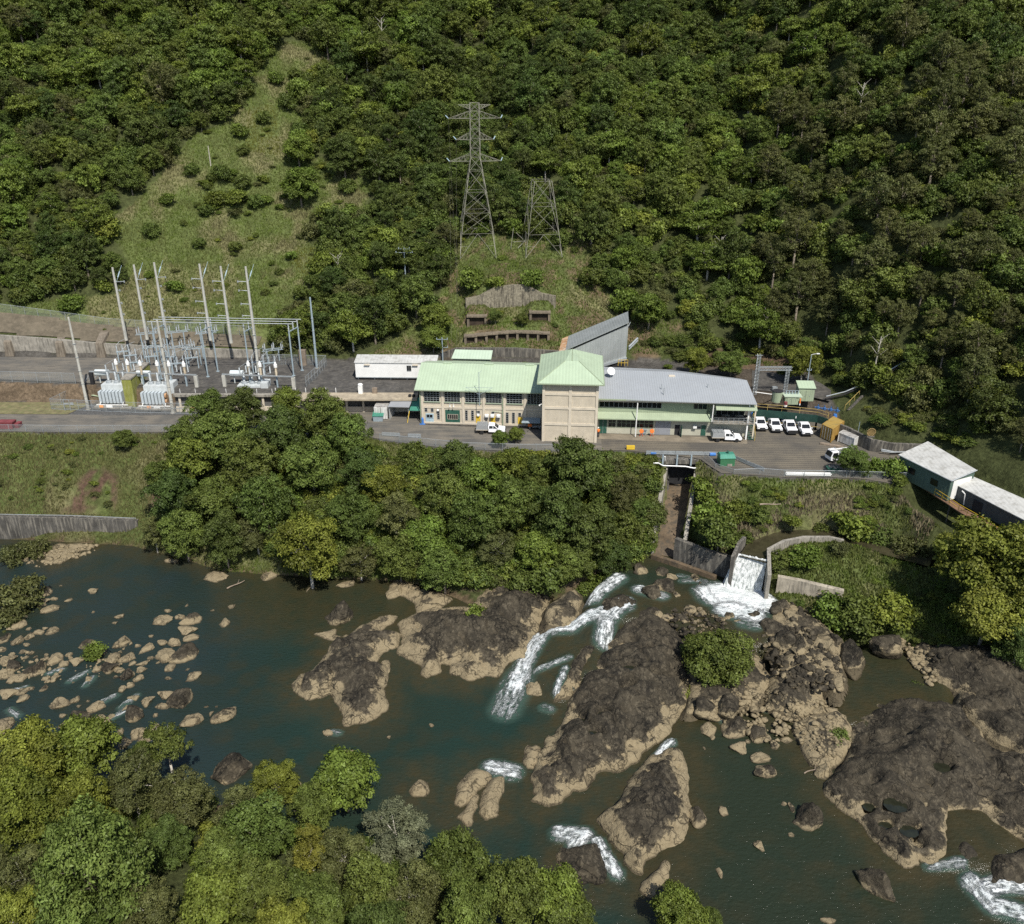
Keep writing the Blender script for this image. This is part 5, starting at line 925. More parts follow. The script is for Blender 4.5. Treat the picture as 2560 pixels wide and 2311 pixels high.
for s_ in (-0.45, 0.65): c.slab([(s_, -0.2, 0.25), (s_ + 0.05, -0.2, 0.25), (s_ + 0.05, 2.9, 3.2), (s_, 2.9, 3.2)], 0.2)
c.build('stringer', dgreen, st)
c = MB(); c.tube((0.7, -0.2, 0), (0.7, -0.2, 1.1), 0.03); c.tube((0.7, -0.2, 1.1), (0.7, 2.9, 4.0), 0.03); c.tube((0.7, 1.3, 1.6), (0.7, 1.3, 2.6), 0.03); c.build('handrail', yellow, st)

# silver clad incline shed behind the tower
iw = T('incline_shed', 'wedge shaped silver corrugated shed rising up the hillside behind the green tower roof', 'industrial shed', PY(1500, 916, 163.0))
o0 = Vector(iw.location); L = lambda px, py, Y: Vector(PY(px, py, Y)) - o0
wt = [L(1420, 880, 162.4), L(1571, 812, 164.5), L(1565, 898, 164.5), L(1500, 918, 163.4), L(1420, 935, 162.4)]
c = MB(); back = [v_ + Vector((0.6, 5.5, 0.4)) for v_ in wt]; c.hull(wt, back); c.build('wall', silver, iw)
c = MB(); rb = [L(1396, 886, 161.8), L(1572, 809, 163.9), L(1570, 782, 170.5), L(1405, 850, 168.6)]; c.slab([v_ + Vector((0, 0, 0.25)) for v_ in (rb[0].lerp(rb[1], 0.1), rb[1], rb[2], rb[3].lerp(rb[2], 0.1))], 0.15)
ro = c.build('roof', silver, iw)
c = MB(); c.slab([v_ + Vector((0, 0, 0.25)) for v_ in (rb[0], rb[0].lerp(rb[1], 0.098), rb[3].lerp(rb[2], 0.098), rb[3])], 0.15); c.build('rusty_end_sheet', rust, ro)['label'] = 'rusty end sheet of the roof'
c = MB(); a_, b_ = L(1500, 914, 163.0), L(1567, 894, 164.2); c.hull([a_ + Vector((0, 0, -0.5)), b_ + Vector((0, 0, -0.5)), b_ + Vector((0, 0.3, -0.5)), a_ + Vector((0, 0.3, -0.5))], [a_, b_, b_ + Vector((0, 0.3, 0)), a_ + Vector((0, 0.3, 0))]); c.build('bottom_fascia', galv, iw)
c = MB(); c.tube(L(1572, 868, 165.5), L(1594, 846, 168), 0.22); c.tube(L(1572, 874, 165.5), L(1594, 852, 168), 0.15); c.bar(L(1571, 816, 165), L(1576, 806, 166), 0.12); c.build('cable_duct', galv, iw)
c = MB(); b0 = L(1560, 930, 163.5); c.b2(b0.x - 7, b0.x, b0.y + 0.5, b0.y + 5, b0.z - 2, b0.z + 1.9); c.build('undercroft_shade', darkm, iw)  # near-black box painted as the shade below the shed
c = MB()
for k in range(4): x = L(1545 + k * 8, 915, 162.0); c.tube(x, x + Vector((0, 0, 1.2)), 0.04)
for z in (0.6, 1.2): c.tube(L(1545, 915, 162) + Vector((0, 0, z)), L(1569, 915, 162) + Vector((0, 0, z)), 0.04)
c.build('guard_rail', yellow, iw)

# white portable building and the roofs behind
pb = P(890, 944, 4.1); pt = T('portable_building', 'long white portable cabin raised on stumps on the concrete deck', 'portable building', (pb[0], pb[1], 3.55), math.radians(-1.6))
c = MB(); c.b2(0, 15.8, 0, 3.3, 0.55, 3.55); c.build('wall', white, pt)
c = MB(); c.hull([(-0.15, -0.15, 3.56), (15.95, -0.15, 3.56), (15.95, 3.45, 3.7), (-0.15, 3.45, 3.7)], [(-0.15, -0.15, 3.66), (15.95, -0.15, 3.66), (15.95, 3.45, 4.15), (-0.15, 3.45, 4.15)]); c.build('roof', paleroof, pt)
c = MB(); c.b2(0, 15.8, -0.06, -0.003, 0.5, 0.68); [c.b2(x - 0.1, x + 0.1, 0.3, 0.5, 0, 0.55) for x in (0.4, 3.6, 6.8, 10, 13, 15.4)]; c.build('base_frame', galv, pt)
c = MB(); c.b2(0.2, 15.6, 0.55, 3.2, 0.02, 0.5); c.build('underside_shade', darkm, pt)  # dark block standing in for the shade beneath the cabin floor
grid_window(pt, 10.1, 2.0, 0.85, 1.1, 2, 1, 0.0)
for x in (1.8, 11.2):
    c = MB(); c.b2(x, x + 1.1, -0.35, -0.004, 3.15, 3.3); c.build('window_hood', conc2, pt)
rb_ = P(1128, 900, 6.2); c = MB(); c.slab([(0, 0, 2.9), (8, 0, 2.9), (8, 3.6, 3.6), (0.3, 3.6, 3.6)], 0.1); rr = T('plant_room', 'low building with a pale green roof showing behind the hall roof', 'building', (rb_[0], 168.5, 3.45), PHI)
c.build('roof', M('pale_green_roof', (0.45, 0.55, 0.42), 0.5, 0.06, 0.4, ribs=0.6), rr); c = MB(); c.b2(0.3, 7.7, 0.3, 3.4, 0, 2.7); c.build('wall', gwall, rr)

# low concrete building carrying the deck
sh = T('deck_building', 'long low concrete building with a flat deck roof and shaded bays behind the transformers', 'building', (*P(436, 985, 3.5), 0), 0.0)
d0 = Vector(sh.location); D = lambda px, py, z: Vector(P3(px, py, z)) - d0
segs = [(436, 985.0), (770, 985.0), (1046, 983.0)]
c = MB(); q = [D(x, y, 3.55) for x, y in segs]; c.hull([(q[0].x, q[0].y, 0), (q[2].x, q[2].y, 0), (q[2].x, q[2].y + 3, 0), (q[0].x, q[0].y + 3, 0)], [(q[0].x, q[0].y, 3.3), (q[2].x, q[2].y, 3.3), (q[2].x, q[2].y + 3, 3.3), (q[0].x, q[0].y + 3, 3.3)]); c.build('wall', M('shaded_grey_wall', (0.10, 0.10, 0.095), 0.85, 0.2, 0.5), sh)  # wall grey is darkened: shade of the bays put into its colour
LX = q[2].x
c = MB(); c.b2(0, LX, -0.35, -0.002, 0, 1.0); c.build('plinth', conc2, sh)
c = MB()
for k in range(15): x = 1.0 + k * (LX - 2) / 14; c.b2(x - 0.2, x + 0.2, -0.55, -0.36, 0, 3.2)
c.build('piers', conc2, sh)
c = MB(); c.b2(0, LX * 0.52, -0.9, -0.003, 3.2, 3.62); c.build('deck_edge', concg, sh)
c = MB(); c.slab([(LX * 0.525, -2.6, 3.35), (LX, -2.6, 3.35), (LX, -0.003, 3.75), (LX * 0.525, -0.003, 3.75)], 0.28); c.build('awning_slab', M('awning_concrete', (0.34, 0.29, 0.21), 0.9, 0.2, 0.7, stain=(0.2, 0.17, 0.13), stain_amt=0.6), sh)
c = MB(); poly = [D(x, y, 3.55) for x, y in ((436, 984), (1046, 982), (1062, 910), (900, 904), (640, 899), (440, 897))]; c.prism([(v_.x, v_.y) for v_ in poly], 3.3, 3.58); c.build('deck', dm, sh)
c = MB()
for k in range(7): x = 19 + k * 1.9; c.tube((x, 0.5, 3.58), (x, 0.5, 4.5), 0.07)
for k in range(7): x = 1 + k * 2.9; c.tube((x, 0.3, 3.58), (x, 0.3, 4.4), 0.05)
c.build('bollards', white, sh)
c = MB(); c.b2(LX - 11.2, LX - 10.4, -0.5, 0.3, 3.6, 5.2); c.lathe((LX - 10.8, -0.1, 5.2), [(0.4, 0), (0.5, 0.15), (0.4, 0.35)], 8); c.build('vent_stack', white, sh)
c = MB(); c.b2(LX - 8.6, LX - 7.7, -0.4, 0.3, 3.6, 4.7); c.build('vent_box', wood, sh)
c = MB(); [c.lathe((LX - 1.4 + k * 0.7, -1.6, 3.6), [(0.28, 0), (0.32, 0.3), (0.2, 0.4)], 8) for k in range(2)]; c.build('roof_fans', darkm, sh)

# lean-to carport, container and teal awning at the left end of the hall
k4 = lambda zx, zy: (860 + zx / 6.3, 860 + zy / 6.3)
def q4(zx, zy, z): return Vector(P3(*k4(zx, zy), z))
cp = T('carport', 'open carport with a plain grey sloping roof beside the hall', 'carport', tuple(q4(860, 1160, 0))); o0 = Vector(cp.location)
c = MB(); RFc = [q4(690, 988, 2.7) - o0, q4(1025, 997, 2.7) - o0, q4(1145, 755, 3.4) - o0, q4(825, 745, 3.4) - o0]; c.slab(RFc, 0.1); c.build('roof', M('carport_roof', (0.29, 0.30, 0.31), 0.5, 0.05, 0.5), cp)
c = MB(); [c.tube((v_.x + dx_, v_.y + dy_, 0), (v_.x + dx_, v_.y + dy_, v_.z - 0.1), 0.06) for v_, dx_, dy_ in ((RFc[0], 0.2, 0.3), (RFc[1], -0.2, 0.3), (RFc[2], -0.2, -0.4), (RFc[3], 0.2, -0.4))]; c.build('post', galv, cp)
c = MB(); c.hull([(RFc[0].x + .1, RFc[0].y + .3, 0), (RFc[0].x + .2, RFc[0].y + .3, 0), (RFc[3].x + .2, RFc[3].y, 0), (RFc[3].x + .1, RFc[3].y, 0)], [(RFc[0].x + .1, RFc[0].y + .3, 2.5), (RFc[0].x + .2, RFc[0].y + .3, 2.5), (RFc[3].x + .2, RFc[3].y, 3.2), (RFc[3].x + .1, RFc[3].y, 3.2)]); c.build('side_sheet', whitedirty, cp)
ct = T('shipping_container', 'dirty white shipping container with a weathered roof beside the carport', 'container', tuple(q4(480, 1190, 0)), math.radians(-3)); 
c = MB(); c.b2(0, 2.45, 0, 6.0, 0.1, 2.4); c.build('body', whitedirty, ct, bevel=0.03); c = MB(); c.b2(0.1, 2.35, 0.1, 5.9, 2.401, 2.46); c.build('roof', M('weathered_tin', (0.38, 0.37, 0.34), 0.8, 0.25, 1.2, stain=(0.12, 0.10, 0.09), stain_amt=0.8), ct)
for s_ in (0.05, 1.24): c = MB(); c.b2(s_, s_ + 1.15, -0.06, -0.002, 0.15, 2.35); c.tube((s_ + 0.3, -0.1, 0.2), (s_ + 0.3, -0.1, 2.3), 0.03); c.tube((s_ + 0.85, -0.1, 0.2), (s_ + 0.85, -0.1, 2.3), 0.03); c.build('door', whitedirty, ct)
ta = T('green_awning', 'small teal green awning between the carport and the hall', 'awning', tuple(q4(1120, 1160, 0))); o0 = Vector(ta.location)
c = MB(); RA = [q4(1030, 1048, 2.2) - o0, q4(1218, 1052, 2.2) - o0, q4(1215, 850, 3.3) - o0, q4(1095, 840, 3.3) - o0]; c.slab(RA, 0.07); c.build('sheet', teal, ta)
c = MB(); c.bar((RA[0].x, RA[0].y, 2.1), (RA[0].x - 0.4, RA[0].y - 0.6, 0), 0.12); c.tube((RA[1].x - .1, RA[1].y + .1, 0), (RA[1].x - .1, RA[1].y + .1, 2.15), 0.05); c.build('post', yellow, ta)
bn_ = T('waste_skip', 'grey skip with a teal corrugated lid beside the white container', 'skip', tuple(q4(455, 1225, 0)))
c = MB(); c.hull([(0.1, 0, 0), (1.8, 0, 0), (1.8, 1.3, 0), (0.1, 1.3, 0)], [(0, -0.1, 1.1), (1.95, -0.1, 1.1), (1.95, 1.4, 1.1), (0, 1.4, 1.1)]); c.build('body', bluegrey, bn_); c = MB(); c.slab([(-0.05, -0.2, 1.15), (2.0, -0.2, 1.15), (2.0, 1.5, 1.45), (-0.05, 1.5, 1.45)], 0.06); c.build('lid', teal, bn_)

# sheds on the right
def bld_pts(name, label, eave, base_z, mats, thick=0.12, wall_in=0.25, cat='shed'):
    """roof outline from survey points; walls dropped below it"""
    pts = [Vector(P3(*e)) for e in eave]; c0 = sum(pts, Vector()) / len(pts); c0.z = base_z
    t = T(name, label, cat, tuple(c0)); q_ = [p_ - c0 for p_ in pts]
    c = MB(); c.slab(q_, thick); ro_ = c.build('roof', mats[0], t)
    cc_ = Vector((0, 0, 0)); inn = [Vector((v_.x, v_.y, 0)) * (1 - wall_in / max(0.1, Vector((v_.x, v_.y, 0)).length)) for v_ in q_]
    c = MB(); c.hull([(v_.x, v_.y, 0) for v_ in inn], [(a_.x, a_.y, b_.z - thick - 0.02) for a_, b_ in zip(inn, q_)]); c.build('wall', mats[1], t)
    return t, q_, inn
t1, q_, inn = bld_pts('green_shed', 'dark green shed with a pale grey roof standing at the end of the paved yard', [(2246, 1137, 3.4), (2380, 1203, 3.4), (2443, 1176, 4.2), (2320, 1103.5, 4.2)], -0.1, (paleroof, shedgreen))
def on_wall(t, a_, b_, u, z, w_, h_, m_, name, out=0.05):
    d = (b_ - a_).normalized(); n_ = Vector((d.y, -d.x, 0)); n_ = n_ if n_.y < 0 or n_.x < 0 and abs(n_.x) > abs(n_.y) else -n_; p_ = a_ + (b_ - a_) * u + n_ * out
    c = MB(); c.box((p_.x, p_.y, z + h_ / 2), (w_, 0.08, h_), math.atan2(d.y, d.x)); return c.build(name, m_, t)
for u in (0.28, 0.72): on_wall(t1, inn[0], inn[1], u, 1.4, 1.3, 1.0, glass, 'window')
on_wall(t1, inn[1], inn[2], 0.5, 0.1, 3.8, 3.2, white, 'gable_sheet')
c = MB(); e_1 = (q_[1] - q_[0]).normalized(); c.tube(q_[0] + Vector((0, 0, -0.05)), q_[1] + Vector((0, 0, -0.05)), 0.08); c.tube(q_[1], q_[2], 0.08); c.build('gutter', galv, t1)
t2, q2, in2 = bld_pts('lower_shed', 'lower dark shed with a stained grey roof beyond the green shed', [(2392, 1213, 2.2), (2505, 1272, 2.2), (2600, 1320, 2.2), (2640, 1285, 2.8), (2560, 1247, 2.8), (2434, 1192, 2.8)], -0.4, (paleroof, M('charcoal_cladding', (0.06, 0.07, 0.075), 0.6, 0.15, 0.6, ribs=0.4)))
on_wall(t2, in2[0], in2[1], 0.5, 0.1, 1.6, 1.7, darkm, 'louvre_door')
c = MB(); a_ = in2[0] + (in2[1] - in2[0]) * 0.16; c.path([(a_.x - 0.3, a_.y + 0.2, 2.2), (a_.x, a_.y - 0.3, 1.9), (a_.x + 0.15, a_.y - 0.35, 0.1)], 0.09); c.build('downpipe', white, t2)
cw = T('catwalk', 'rusty walkway with yellow handrails along the front of the right hand sheds', 'walkway', P3(2300, 1222, -0.2)); o0 = Vector(cw.location)
wp = [Vector(P3(x, y, -0.2)) - o0 for x, y in ((2300, 1215), (2372, 1262), (2395, 1278), (2460, 1315), (2530, 1362))]
c = MB()
for a_, b_ in zip(wp[:-1], wp[1:]):
    d = (b_ - a_).normalized(); n_ = Vector((d.y, -d.x, 0)); n_ = n_ if n_.x > 0 else -n_; n_ = n_ * 1.5; c.slab([a_, b_, b_ + n_, a_ + n_], 0.15)
c.build('deck', M('rusty_deck', (0.17, 0.10, 0.06), 0.9, 0.3, 1), cw)
c = MB()
for i, (a_, b_) in enumerate(zip(wp[:-1], wp[1:])):
    n_ = max(1, int((b_ - a_).length / 1.6))
    for k in range(n_ + 1): p_ = a_.lerp(b_, k / n_); c.tube(p_, p_ + Vector((0, 0, 1.1)), 0.035)
    for z in (0.55, 1.1): c.tube(a_ + Vector((0, 0, z)), b_ + Vector((0, 0, z)), 0.035)
c.build('handrail', yellow, cw)
c = MB()
for i in range(6): p_ = wp[1].lerp(wp[4], i / 5); zt_ = float(Zt(p_.x + o0.x, p_.y + o0.y)) - o0.z; c.tube((p_.x + .2, p_.y, -0.15), (p_.x + .2, p_.y, min(-0.6, zt_ - 0.3)), 0.09)
c.build('support_post', concd, cw)
# back retaining wall behind the hall and the terrace beams on the slope
wall_line([onD(1085, 890, 0.6), onD(1140, 870, 0.6), onD(1290, 870, 0.6), onD(1400, 878, 0.6)], 0.6, 4.0, concd, 'retaining_wall', 'dark stained retaining wall behind the green hall roof', 'wall')
smat = M('slope_concrete', (0.19, 0.155, 0.11), 0.9, 0.2, 0.8, stain=(0.07, 0.06, 0.045), streak=1, stain_amt=0.75)
def frame_row(key, n_, hgt, label):
    """row of square concrete bays set into the bench"""
    a_ = TP[key]; xs_ = np.linspace(a_[0][0], a_[-1][0], n_); P_ = [Vector((x, float(np.interp(x, [q[0] for q in a_], [q[1] for q in a_])) - 0.5, 0)) for x in xs_]
    for v_ in P_: v_.z = float(Zt(v_.x, v_.y - 0.4))
    p0 = P_[0].copy(); t = T('terrace_bays', label, 'concrete bays', tuple(p0)); P_ = [v_ - p0 for v_ in P_]
    for v_ in P_: c = MB(); c.b2(v_.x - 0.25, v_.x + 0.25, v_.y - 0.3, v_.y + 0.5, v_.z - 0.8, v_.z + hgt); c.build('post', smat, t)
    for u_, v_ in zip(P_[:-1], P_[1:]):
        zt_ = max(u_.z, v_.z) + hgt
        c = MB(); c.hull([(u_.x - .3, u_.y - .45, zt_), (v_.x + .3, v_.y - .45, zt_), (v_.x + .3, v_.y + 1.4, zt_), (u_.x - .3, u_.y + 1.4, zt_)], [(u_.x - .3, u_.y - .45, zt_ + .3), (v_.x + .3, v_.y - .45, zt_ + .3), (v_.x + .3, v_.y + 1.4, zt_ + .35), (u_.x - .3, u_.y + 1.4, zt_ + .35)]); c.build('beam', smat, t)
        c = MB(); c.hull([(u_.x + .26, u_.y + .3, u_.z - 0.6), (v_.x - .26, v_.y + .3, v_.z - 0.6), (v_.x - .26, v_.y + .4, v_.z - 0.6), (u_.x + .26, u_.y + .4, u_.z - 0.6)], [(u_.x + .26, u_.y + .3, zt_ - 0.01), (v_.x - .26, v_.y + .3, zt_ - 0.01), (v_.x - .26, v_.y + .4, zt_ - 0.01), (u_.x + .26, u_.y + .4, zt_ - 0.01)]); c.build('recess_shade', M('recess_soil_shade', (0.05, 0.036, 0.025), 0.95, 0.3, 1), t)  # near-black brown panel added as painted shade inside each bay
frame_row('a', 2, 1.9, 'square concrete frame at the upper left of the terraced slope'); frame_row('b', 2, 1.8, 'square concrete frame at the upper right of the terraced slope'); frame_row('c', 9, 1.5, 'long row of low concrete bays across the terraced slope')
brick = M('pale_blockwork', (0.23, 0.205, 0.15), 0.9, 0.35, 2.5, stain=(0.05, 0.044, 0.034), streak=1, stain_amt=0.9, bump=0.06, bsc=7)
W_ = [(x, y - 0.1, float(Zt(x, y + 1.4)) + 0.35) for x, y, z in TP['wall']]
z_ = [w[2] for w in W_]; z_ = [min(z_[max(i - 1, 0)], z_[i], z_[min(i + 1, len(z_) - 1)]) * 0.4 + sum(z_[max(i - 1, 0):i + 2]) / len(z_[max(i - 1, 0):i + 2]) * 0.6 for i in range(len(z_))]; W_ = [(w[0], w[1], q) for w, q in zip(W_, z_)]
wall_line(W_, 0.6, [w[2] - t_[2] + 1.2 for w, t_ in zip(W_, TP['wall'])], brick, 'terrace_wall', 'arched stained blockwork wall at the top of the terraced slope', 'wall')
# sprayed concrete slope with buttress notches and its long wall behind the substation
sh_lo = [onD(x, y, 0.9)[:2] for x, y in ((-350, 838), (0, 840), (120, 848), (250, 860), (440, 870), (640, 875))]; sh_hi = [onD(x, y, 6.2)[:2] for x, y in ((660, 843), (560, 836), (440, 830), (250, 816), (130, 800), (0, 783), (-350, 770))]
drape('shotcrete_slope', sh_lo + sh_hi, shot, 0.22, 0.5, 'brown sprayed concrete slope behind the substation')
wall_line([onD(x, y, 0.5) for x, y in ((-300, 838), (0, 838), (120, 846), (250, 858), (440, 868), (650, 876))], 0.7, [5, 4.8, 4.4, 3.9, 3.3, 2.8], concg, 'slope_foot_wall', 'long pale stained wall at the foot of the sprayed concrete slope', 'wall')
for i, (px, py) in enumerate(((18, 862), (148, 868), (250, 876))):
    x, y, z = onD(px, py, -0.4); z = 3.5; y -= 1.0; t = MB(); t.hull([(-0.9, -0.7, 0), (0.9, -0.7, 0), (0.9, 2.8, 0), (-0.9, 2.8, 0)], [(-0.7, -0.5, 3.1), (0.7, -0.5, 3.1), (0.9, 3.0, 4.6), (-0.9, 3.0, 4.6)])
    one('buttress', t, M('buttress_concrete', (0.15, 0.125, 0.095), 0.9, 0.25, 0.7, stain=(0.26, 0.23, 0.18), streak=1, stain_amt=0.6), ['leftmost', 'middle', 'rightmost'][i] + ' stained concrete buttress in the wall at the left', 'buttress', (x, y + 1.5, z), 0, 'buttresses of the left wall')
# ------------------------------------------------------------------ substation
s4 = lambda zx, zy: (zx / 2.24, 620 + zy / 2.24)
def sP(zx, zy, z): return Vector(P3(*s4(zx, zy), z))
def top_z(px_top, py_top, Y): return PY(px_top, py_top, Y)[2]
def big_pole(top, base, z, side, label):
    b_ = sP(*base, z); zt_ = top_z(*s4(*top), b_.y); H = zt_ - z
    t = T('line_pole', label, 'pole', tuple(b_), 0, 'six tall poles on the slope behind the substation')
    c = MB(); c.tube((0, 0, -0.5), (0, 0, H), 0.34, 0.20, 10); c.build('pole', polec, t)
    for f_, L_ in ((0.80, 1.9), (0.68, 1.9 if side < 0 else 0.7), (0.50, 1.8 if side < 0 else 0.6), (0.34, 1.8 if side < 0 else 0.6)):
        c = MB(); c.tube((0, 0, H * f_), (side * 0.05, -0.02, H * f_), 0.08); c.tube((0, 0, H * f_), (side * L_ , -0.15, H * f_ + 0.15), 0.07); c.lathe((side * L_, -0.15, H * f_ + 0.05), [(0.13, -0.15), (0.13, 0.25)], 6); c.build('side_arm', galv, t)
    c = MB(); c.path([(side * 1.9, -0.15, H * 0.8 + 0.1), (side * 1.9, -0.2, H * 0.74), (side * 1.5, -0.2, H * 0.69), (side * 0.7, -0.15, H * 0.68)], 0.04); c.build('jumper_cable', darkm, t)
    c = MB(); c.tube((0.15, 0.2, H - 3.0), (1.2, 1.6, H + 0.1), 0.03); c.tube((0.45, 0.6, H - 2.1), (0.8, 1.07, H - 1.05), 0.11); c.build('strain_insulator', paleblue, t)
    c = MB(); c.tube((0.22, -0.24, 0), (0.12, -0.12, H - 0.5), 0.035); c.build('earth_cable', bluegrey, t)
for a_, b_, s_, lb in (((636, 110), (705, 505), 1, 'first tall pole from the left on the slope behind the substation'), ((740, 95), (822, 500), 1, 'second tall pole from the left behind the substation'), ((862, 82), (932, 490), 1, 'third tall pole behind the substation, topping all others'),
                       ((1111, 90), (1178, 505), -1, 'fourth tall pole behind the substation with arms to the left'), ((1229, 103), (1293, 520), -1, 'fifth tall pole behind the substation with arms to the left'), ((1363, 105), (1428, 520), -1, 'sixth and rightmost tall pole behind the substation')):
    big_pole(a_, b_, 8.4, s_, lb)
def plain_pole(top, base, z, r, m, label, group, name='lightning_mast'):
    b_ = sP(*base, z); H = top_z(*s4(*top), b_.y) - z; t = T(name, label, 'mast', tuple(b_), 0, group)
    c = MB(); c.tube((0, 0, -0.3), (0, 0, H), r, r * 0.6, 10); c.build('shaft', m, t); c = MB(); c.lathe((0, 0, 0), [(r * 1.7, 0), (r * 1.7, 0.12)], 10); c.build('base_plate', concg, t)
    c = MB()
    for k in range(1, int(H / 2.6)): c.lathe((0, 0, k * 2.6), [(r * 1.06, 0), (r * 1.06, 0.06)], 10)
    c.build('band', galv, t)
plain_pole((380, 388), (495, 905), 0, 0.30, polec, 'leftmost plain pole standing at the fence left of the transformers', 'front poles of the substation')
plain_pole((872, 405), (970, 925), 0, 0.32, polec, 'plain pole rising in front of the right hand transformer', 'front poles of the substation')
plain_pole((1408, 400), (1468, 845), 0, 0.32, polec, 'plain pole behind the big tree at the right end of the substation', 'front poles of the substation')
plain_pole((1730, 277), (1775, 675), 3.6, 0.26, bluegrey, 'slim blue grey steel mast inside the right fence corner of the substation', 'steel masts')
def ins(c, x, y, z, h, r=0.11):
    prof = []; n = max(3, int(h / 0.22))
    for k in range(n): prof += [(r, h * k / n), (r * 0.62, h * (k + 0.5) / n)]
    prof += [(r * 0.8, h)]; c.lathe((x, y, z), [(r_ * 1.35, h_) for r_, h_ in prof], 7)
# tall busbar supports: two steel posts joined by a beam with insulators, and the three long tubes on them
def bus_support(base, top, label, d=(1.0, 3.2)):
    b_ = sP(*base, 3.58); H = top_z(*s4(*top), b_.y) - 3.58; t = T('busbar_support', label, 'busbar support', tuple(b_), 0, 'tall busbar supports'); hb = H - 1.6
    for x, y in ((0, 0), d): c = MB(); c.tube((x, y, 0), (x, y, hb), 0.15, n=8); c.lathe((x, y, 0), [(0.35, 0), (0.35, 0.08)], 8); c.build('post', bluegrey, t)
    c = MB(); c.bar((0, 0, hb), (d[0], d[1], hb), 0.2); c.build('beam', bluegrey, t)
    for f_ in (0, 0.5, 1): c = MB(); ins(c, d[0] * f_, d[1] * f_, hb + 0.1, 1.45); c.build('insulator', galv, t)
    return b_, hb + 1.55, d
S1 = bus_support((1165, 722), (1112, 420), 'busbar support nearest the middle of the deck')
S0 = bus_support((905, 735), (872, 412), 'leftmost tall busbar support, half hidden behind the front pole'); S2 = bus_support((1400, 715), (1357, 425), 'busbar support just left of the rear front pole'); S3 = bus_support((1645, 716), (1608, 425), 'rightmost tall busbar support near the steel mast')
for k, f_ in enumerate((0, 0.5, 1)):
    a_, z0, d = S0; b_, z1, _ = S3; p_ = Vector((a_.x + d[0] * f_ - 0.8, a_.y + d[1] * f_, 3.58 + z0)); q_ = Vector((b_.x + d[0] * f_ + 0.8, b_.y + d[1] * f_, 3.58 + z1)); c = MB(); c.tube((0, 0, 0), q_ - p_, 0.075)
    one('busbar', c, galv, ['nearest', 'middle', 'farthest'][k] + ' of the three long busbar tubes spanning the substation', 'busbar', tuple(p_), 0, 'long busbar tubes')
# disconnector frames
def disconnector(zx, zy, label, H=4.6):
    b_ = sP(zx, zy, 3.58); t = T('disconnector', label, 'disconnector', tuple(b_), 0, 'disconnector frames on the deck')
    for x, y in ((-1.1, 0), (1.1, 0.9)): c = MB(); c.tube((x, y, 0), (x, y, H), 0.13, n=8); c.build('post', bluegrey, t)
    c = MB(); c.bar((-2.0, -0.3, H), (2.0, 1.2, H), 0.16); c.bar((-2.0, 0.9, H), (2.0, 2.4, H), 0.16); c.build('beam', bluegrey, t)
    c = MB()
    for k in range(3):
        for y in (0, 1.2): x = -1.7 + k * 1.7; c.bar((x, y - 0.3 + x * 0.37, H + 0.1), (x, y + 0.1 + x * 0.37, H + 0.1), 0.08)
    c.build('operating_rod', galv, t)
    for k in range(3):
        for y in (0, 1.2): c = MB(); x = -1.7 + k * 1.7; ins(c, x, y + 0.45 + x * 0.37, H + 0.12, 1.15); c.build('insulator', galv, t)
    c = MB()
    for k in range(3): x = -1.7 + k * 1.7; c.tube((x, 0.3 + x * 0.37, H + 1.3), (x, 1.8 + x * 0.37, H + 1.4), 0.04)
    c.build('switch_blade', galv, t)
for zx, zy, lb, h_ in ((870, 655, 'disconnector frame at the left of the deck behind the first transformer', 3.6), (1020, 655, 'disconnector frame left of the tall busbar support', 3.6), (1090, 665, 'disconnector frame behind the middle of the deck', 3.6), (1530, 640, 'low disconnector frame at the right of the deck', 2.4), (840, 620, 'tall disconnector frame at the back left of the deck', 5.2), (1010, 610, 'tall disconnector frame at the back middle of the deck', 5.2), (1170, 620, 'tall disconnector frame right of the back middle', 5.4)):
    disconnector(zx, zy, lb, h_)
for i, (zx, zy) in enumerate(((740, 662), (862, 668), (950, 672), (1082, 676), (775, 702), (1005, 708), (1452, 700), (1515, 706), (700, 640), (905, 640))):
    b_ = sP(zx, zy, 3.58); t = T('insulator_stand', ['first', 'second', 'third', 'fourth', 'fifth', 'sixth', 'seventh', 'eighth', 'ninth', 'tenth'][i] + ' low steel stand with three upright insulators on the deck', 'insulator stand', tuple(b_), 0.3, 'low insulator stands on the deck'); c = MB(); c.b2(-1.3, 1.3, -0.12, 0.12, 2.2, 2.4); c.build('beam', bluegrey, t)
    for x in (-1.1, 1.1): c = MB(); c.b2(x - 0.1, x + 0.1, -0.1, 0.1, 0, 2.2); c.build('leg', bluegrey, t)
    for x in (-1.1, 0, 1.1): c = MB(); ins(c, x, 0, 2.4, 1.3, 0.12); c.build('insulator', galv, t)
    c = MB(); c.path([(-1.1, 0, 3.7), (-0.4, 0.6, 4.3), (1.1, 1.6, 4.6)], 0.035); c.build('cable', galv, t)
def ct(zx, zy, label, ztop=597):
    b_ = sP(zx, zy, 3.58); t = T('current_transformer', label, 'current transformer', tuple(b_), 0, 'white headed current transformers')
    c = MB(); c.b2(-0.14, 0.14, -0.14, 0.14, 0, 2.2); c.build('stand', bluegrey, t); c = MB(); ins(c, 0, 0, 2.2, 1.7, 0.2); c.build('porcelain', porc, t)
    c = MB(); c.lathe((0, 0, 3.9), [(0.22, 0), (0.34, 0.1), (0.34, 0.6), (0.24, 0.8), (0.14, 1.15)], 10); c.build('head', white, t)
ctb = [(672, 762), (735, 764), (806, 768), (900, 770), (965, 772), (1048, 774), (1405, 772), (1470, 776), (1556, 780)]
for i, (zx, zy) in enumerate(ctb): ct(zx, zy, f'white headed current transformer, {["first","second","third","fourth","fifth","sixth","seventh","eighth","ninth"][i]} from the left on the deck edge')
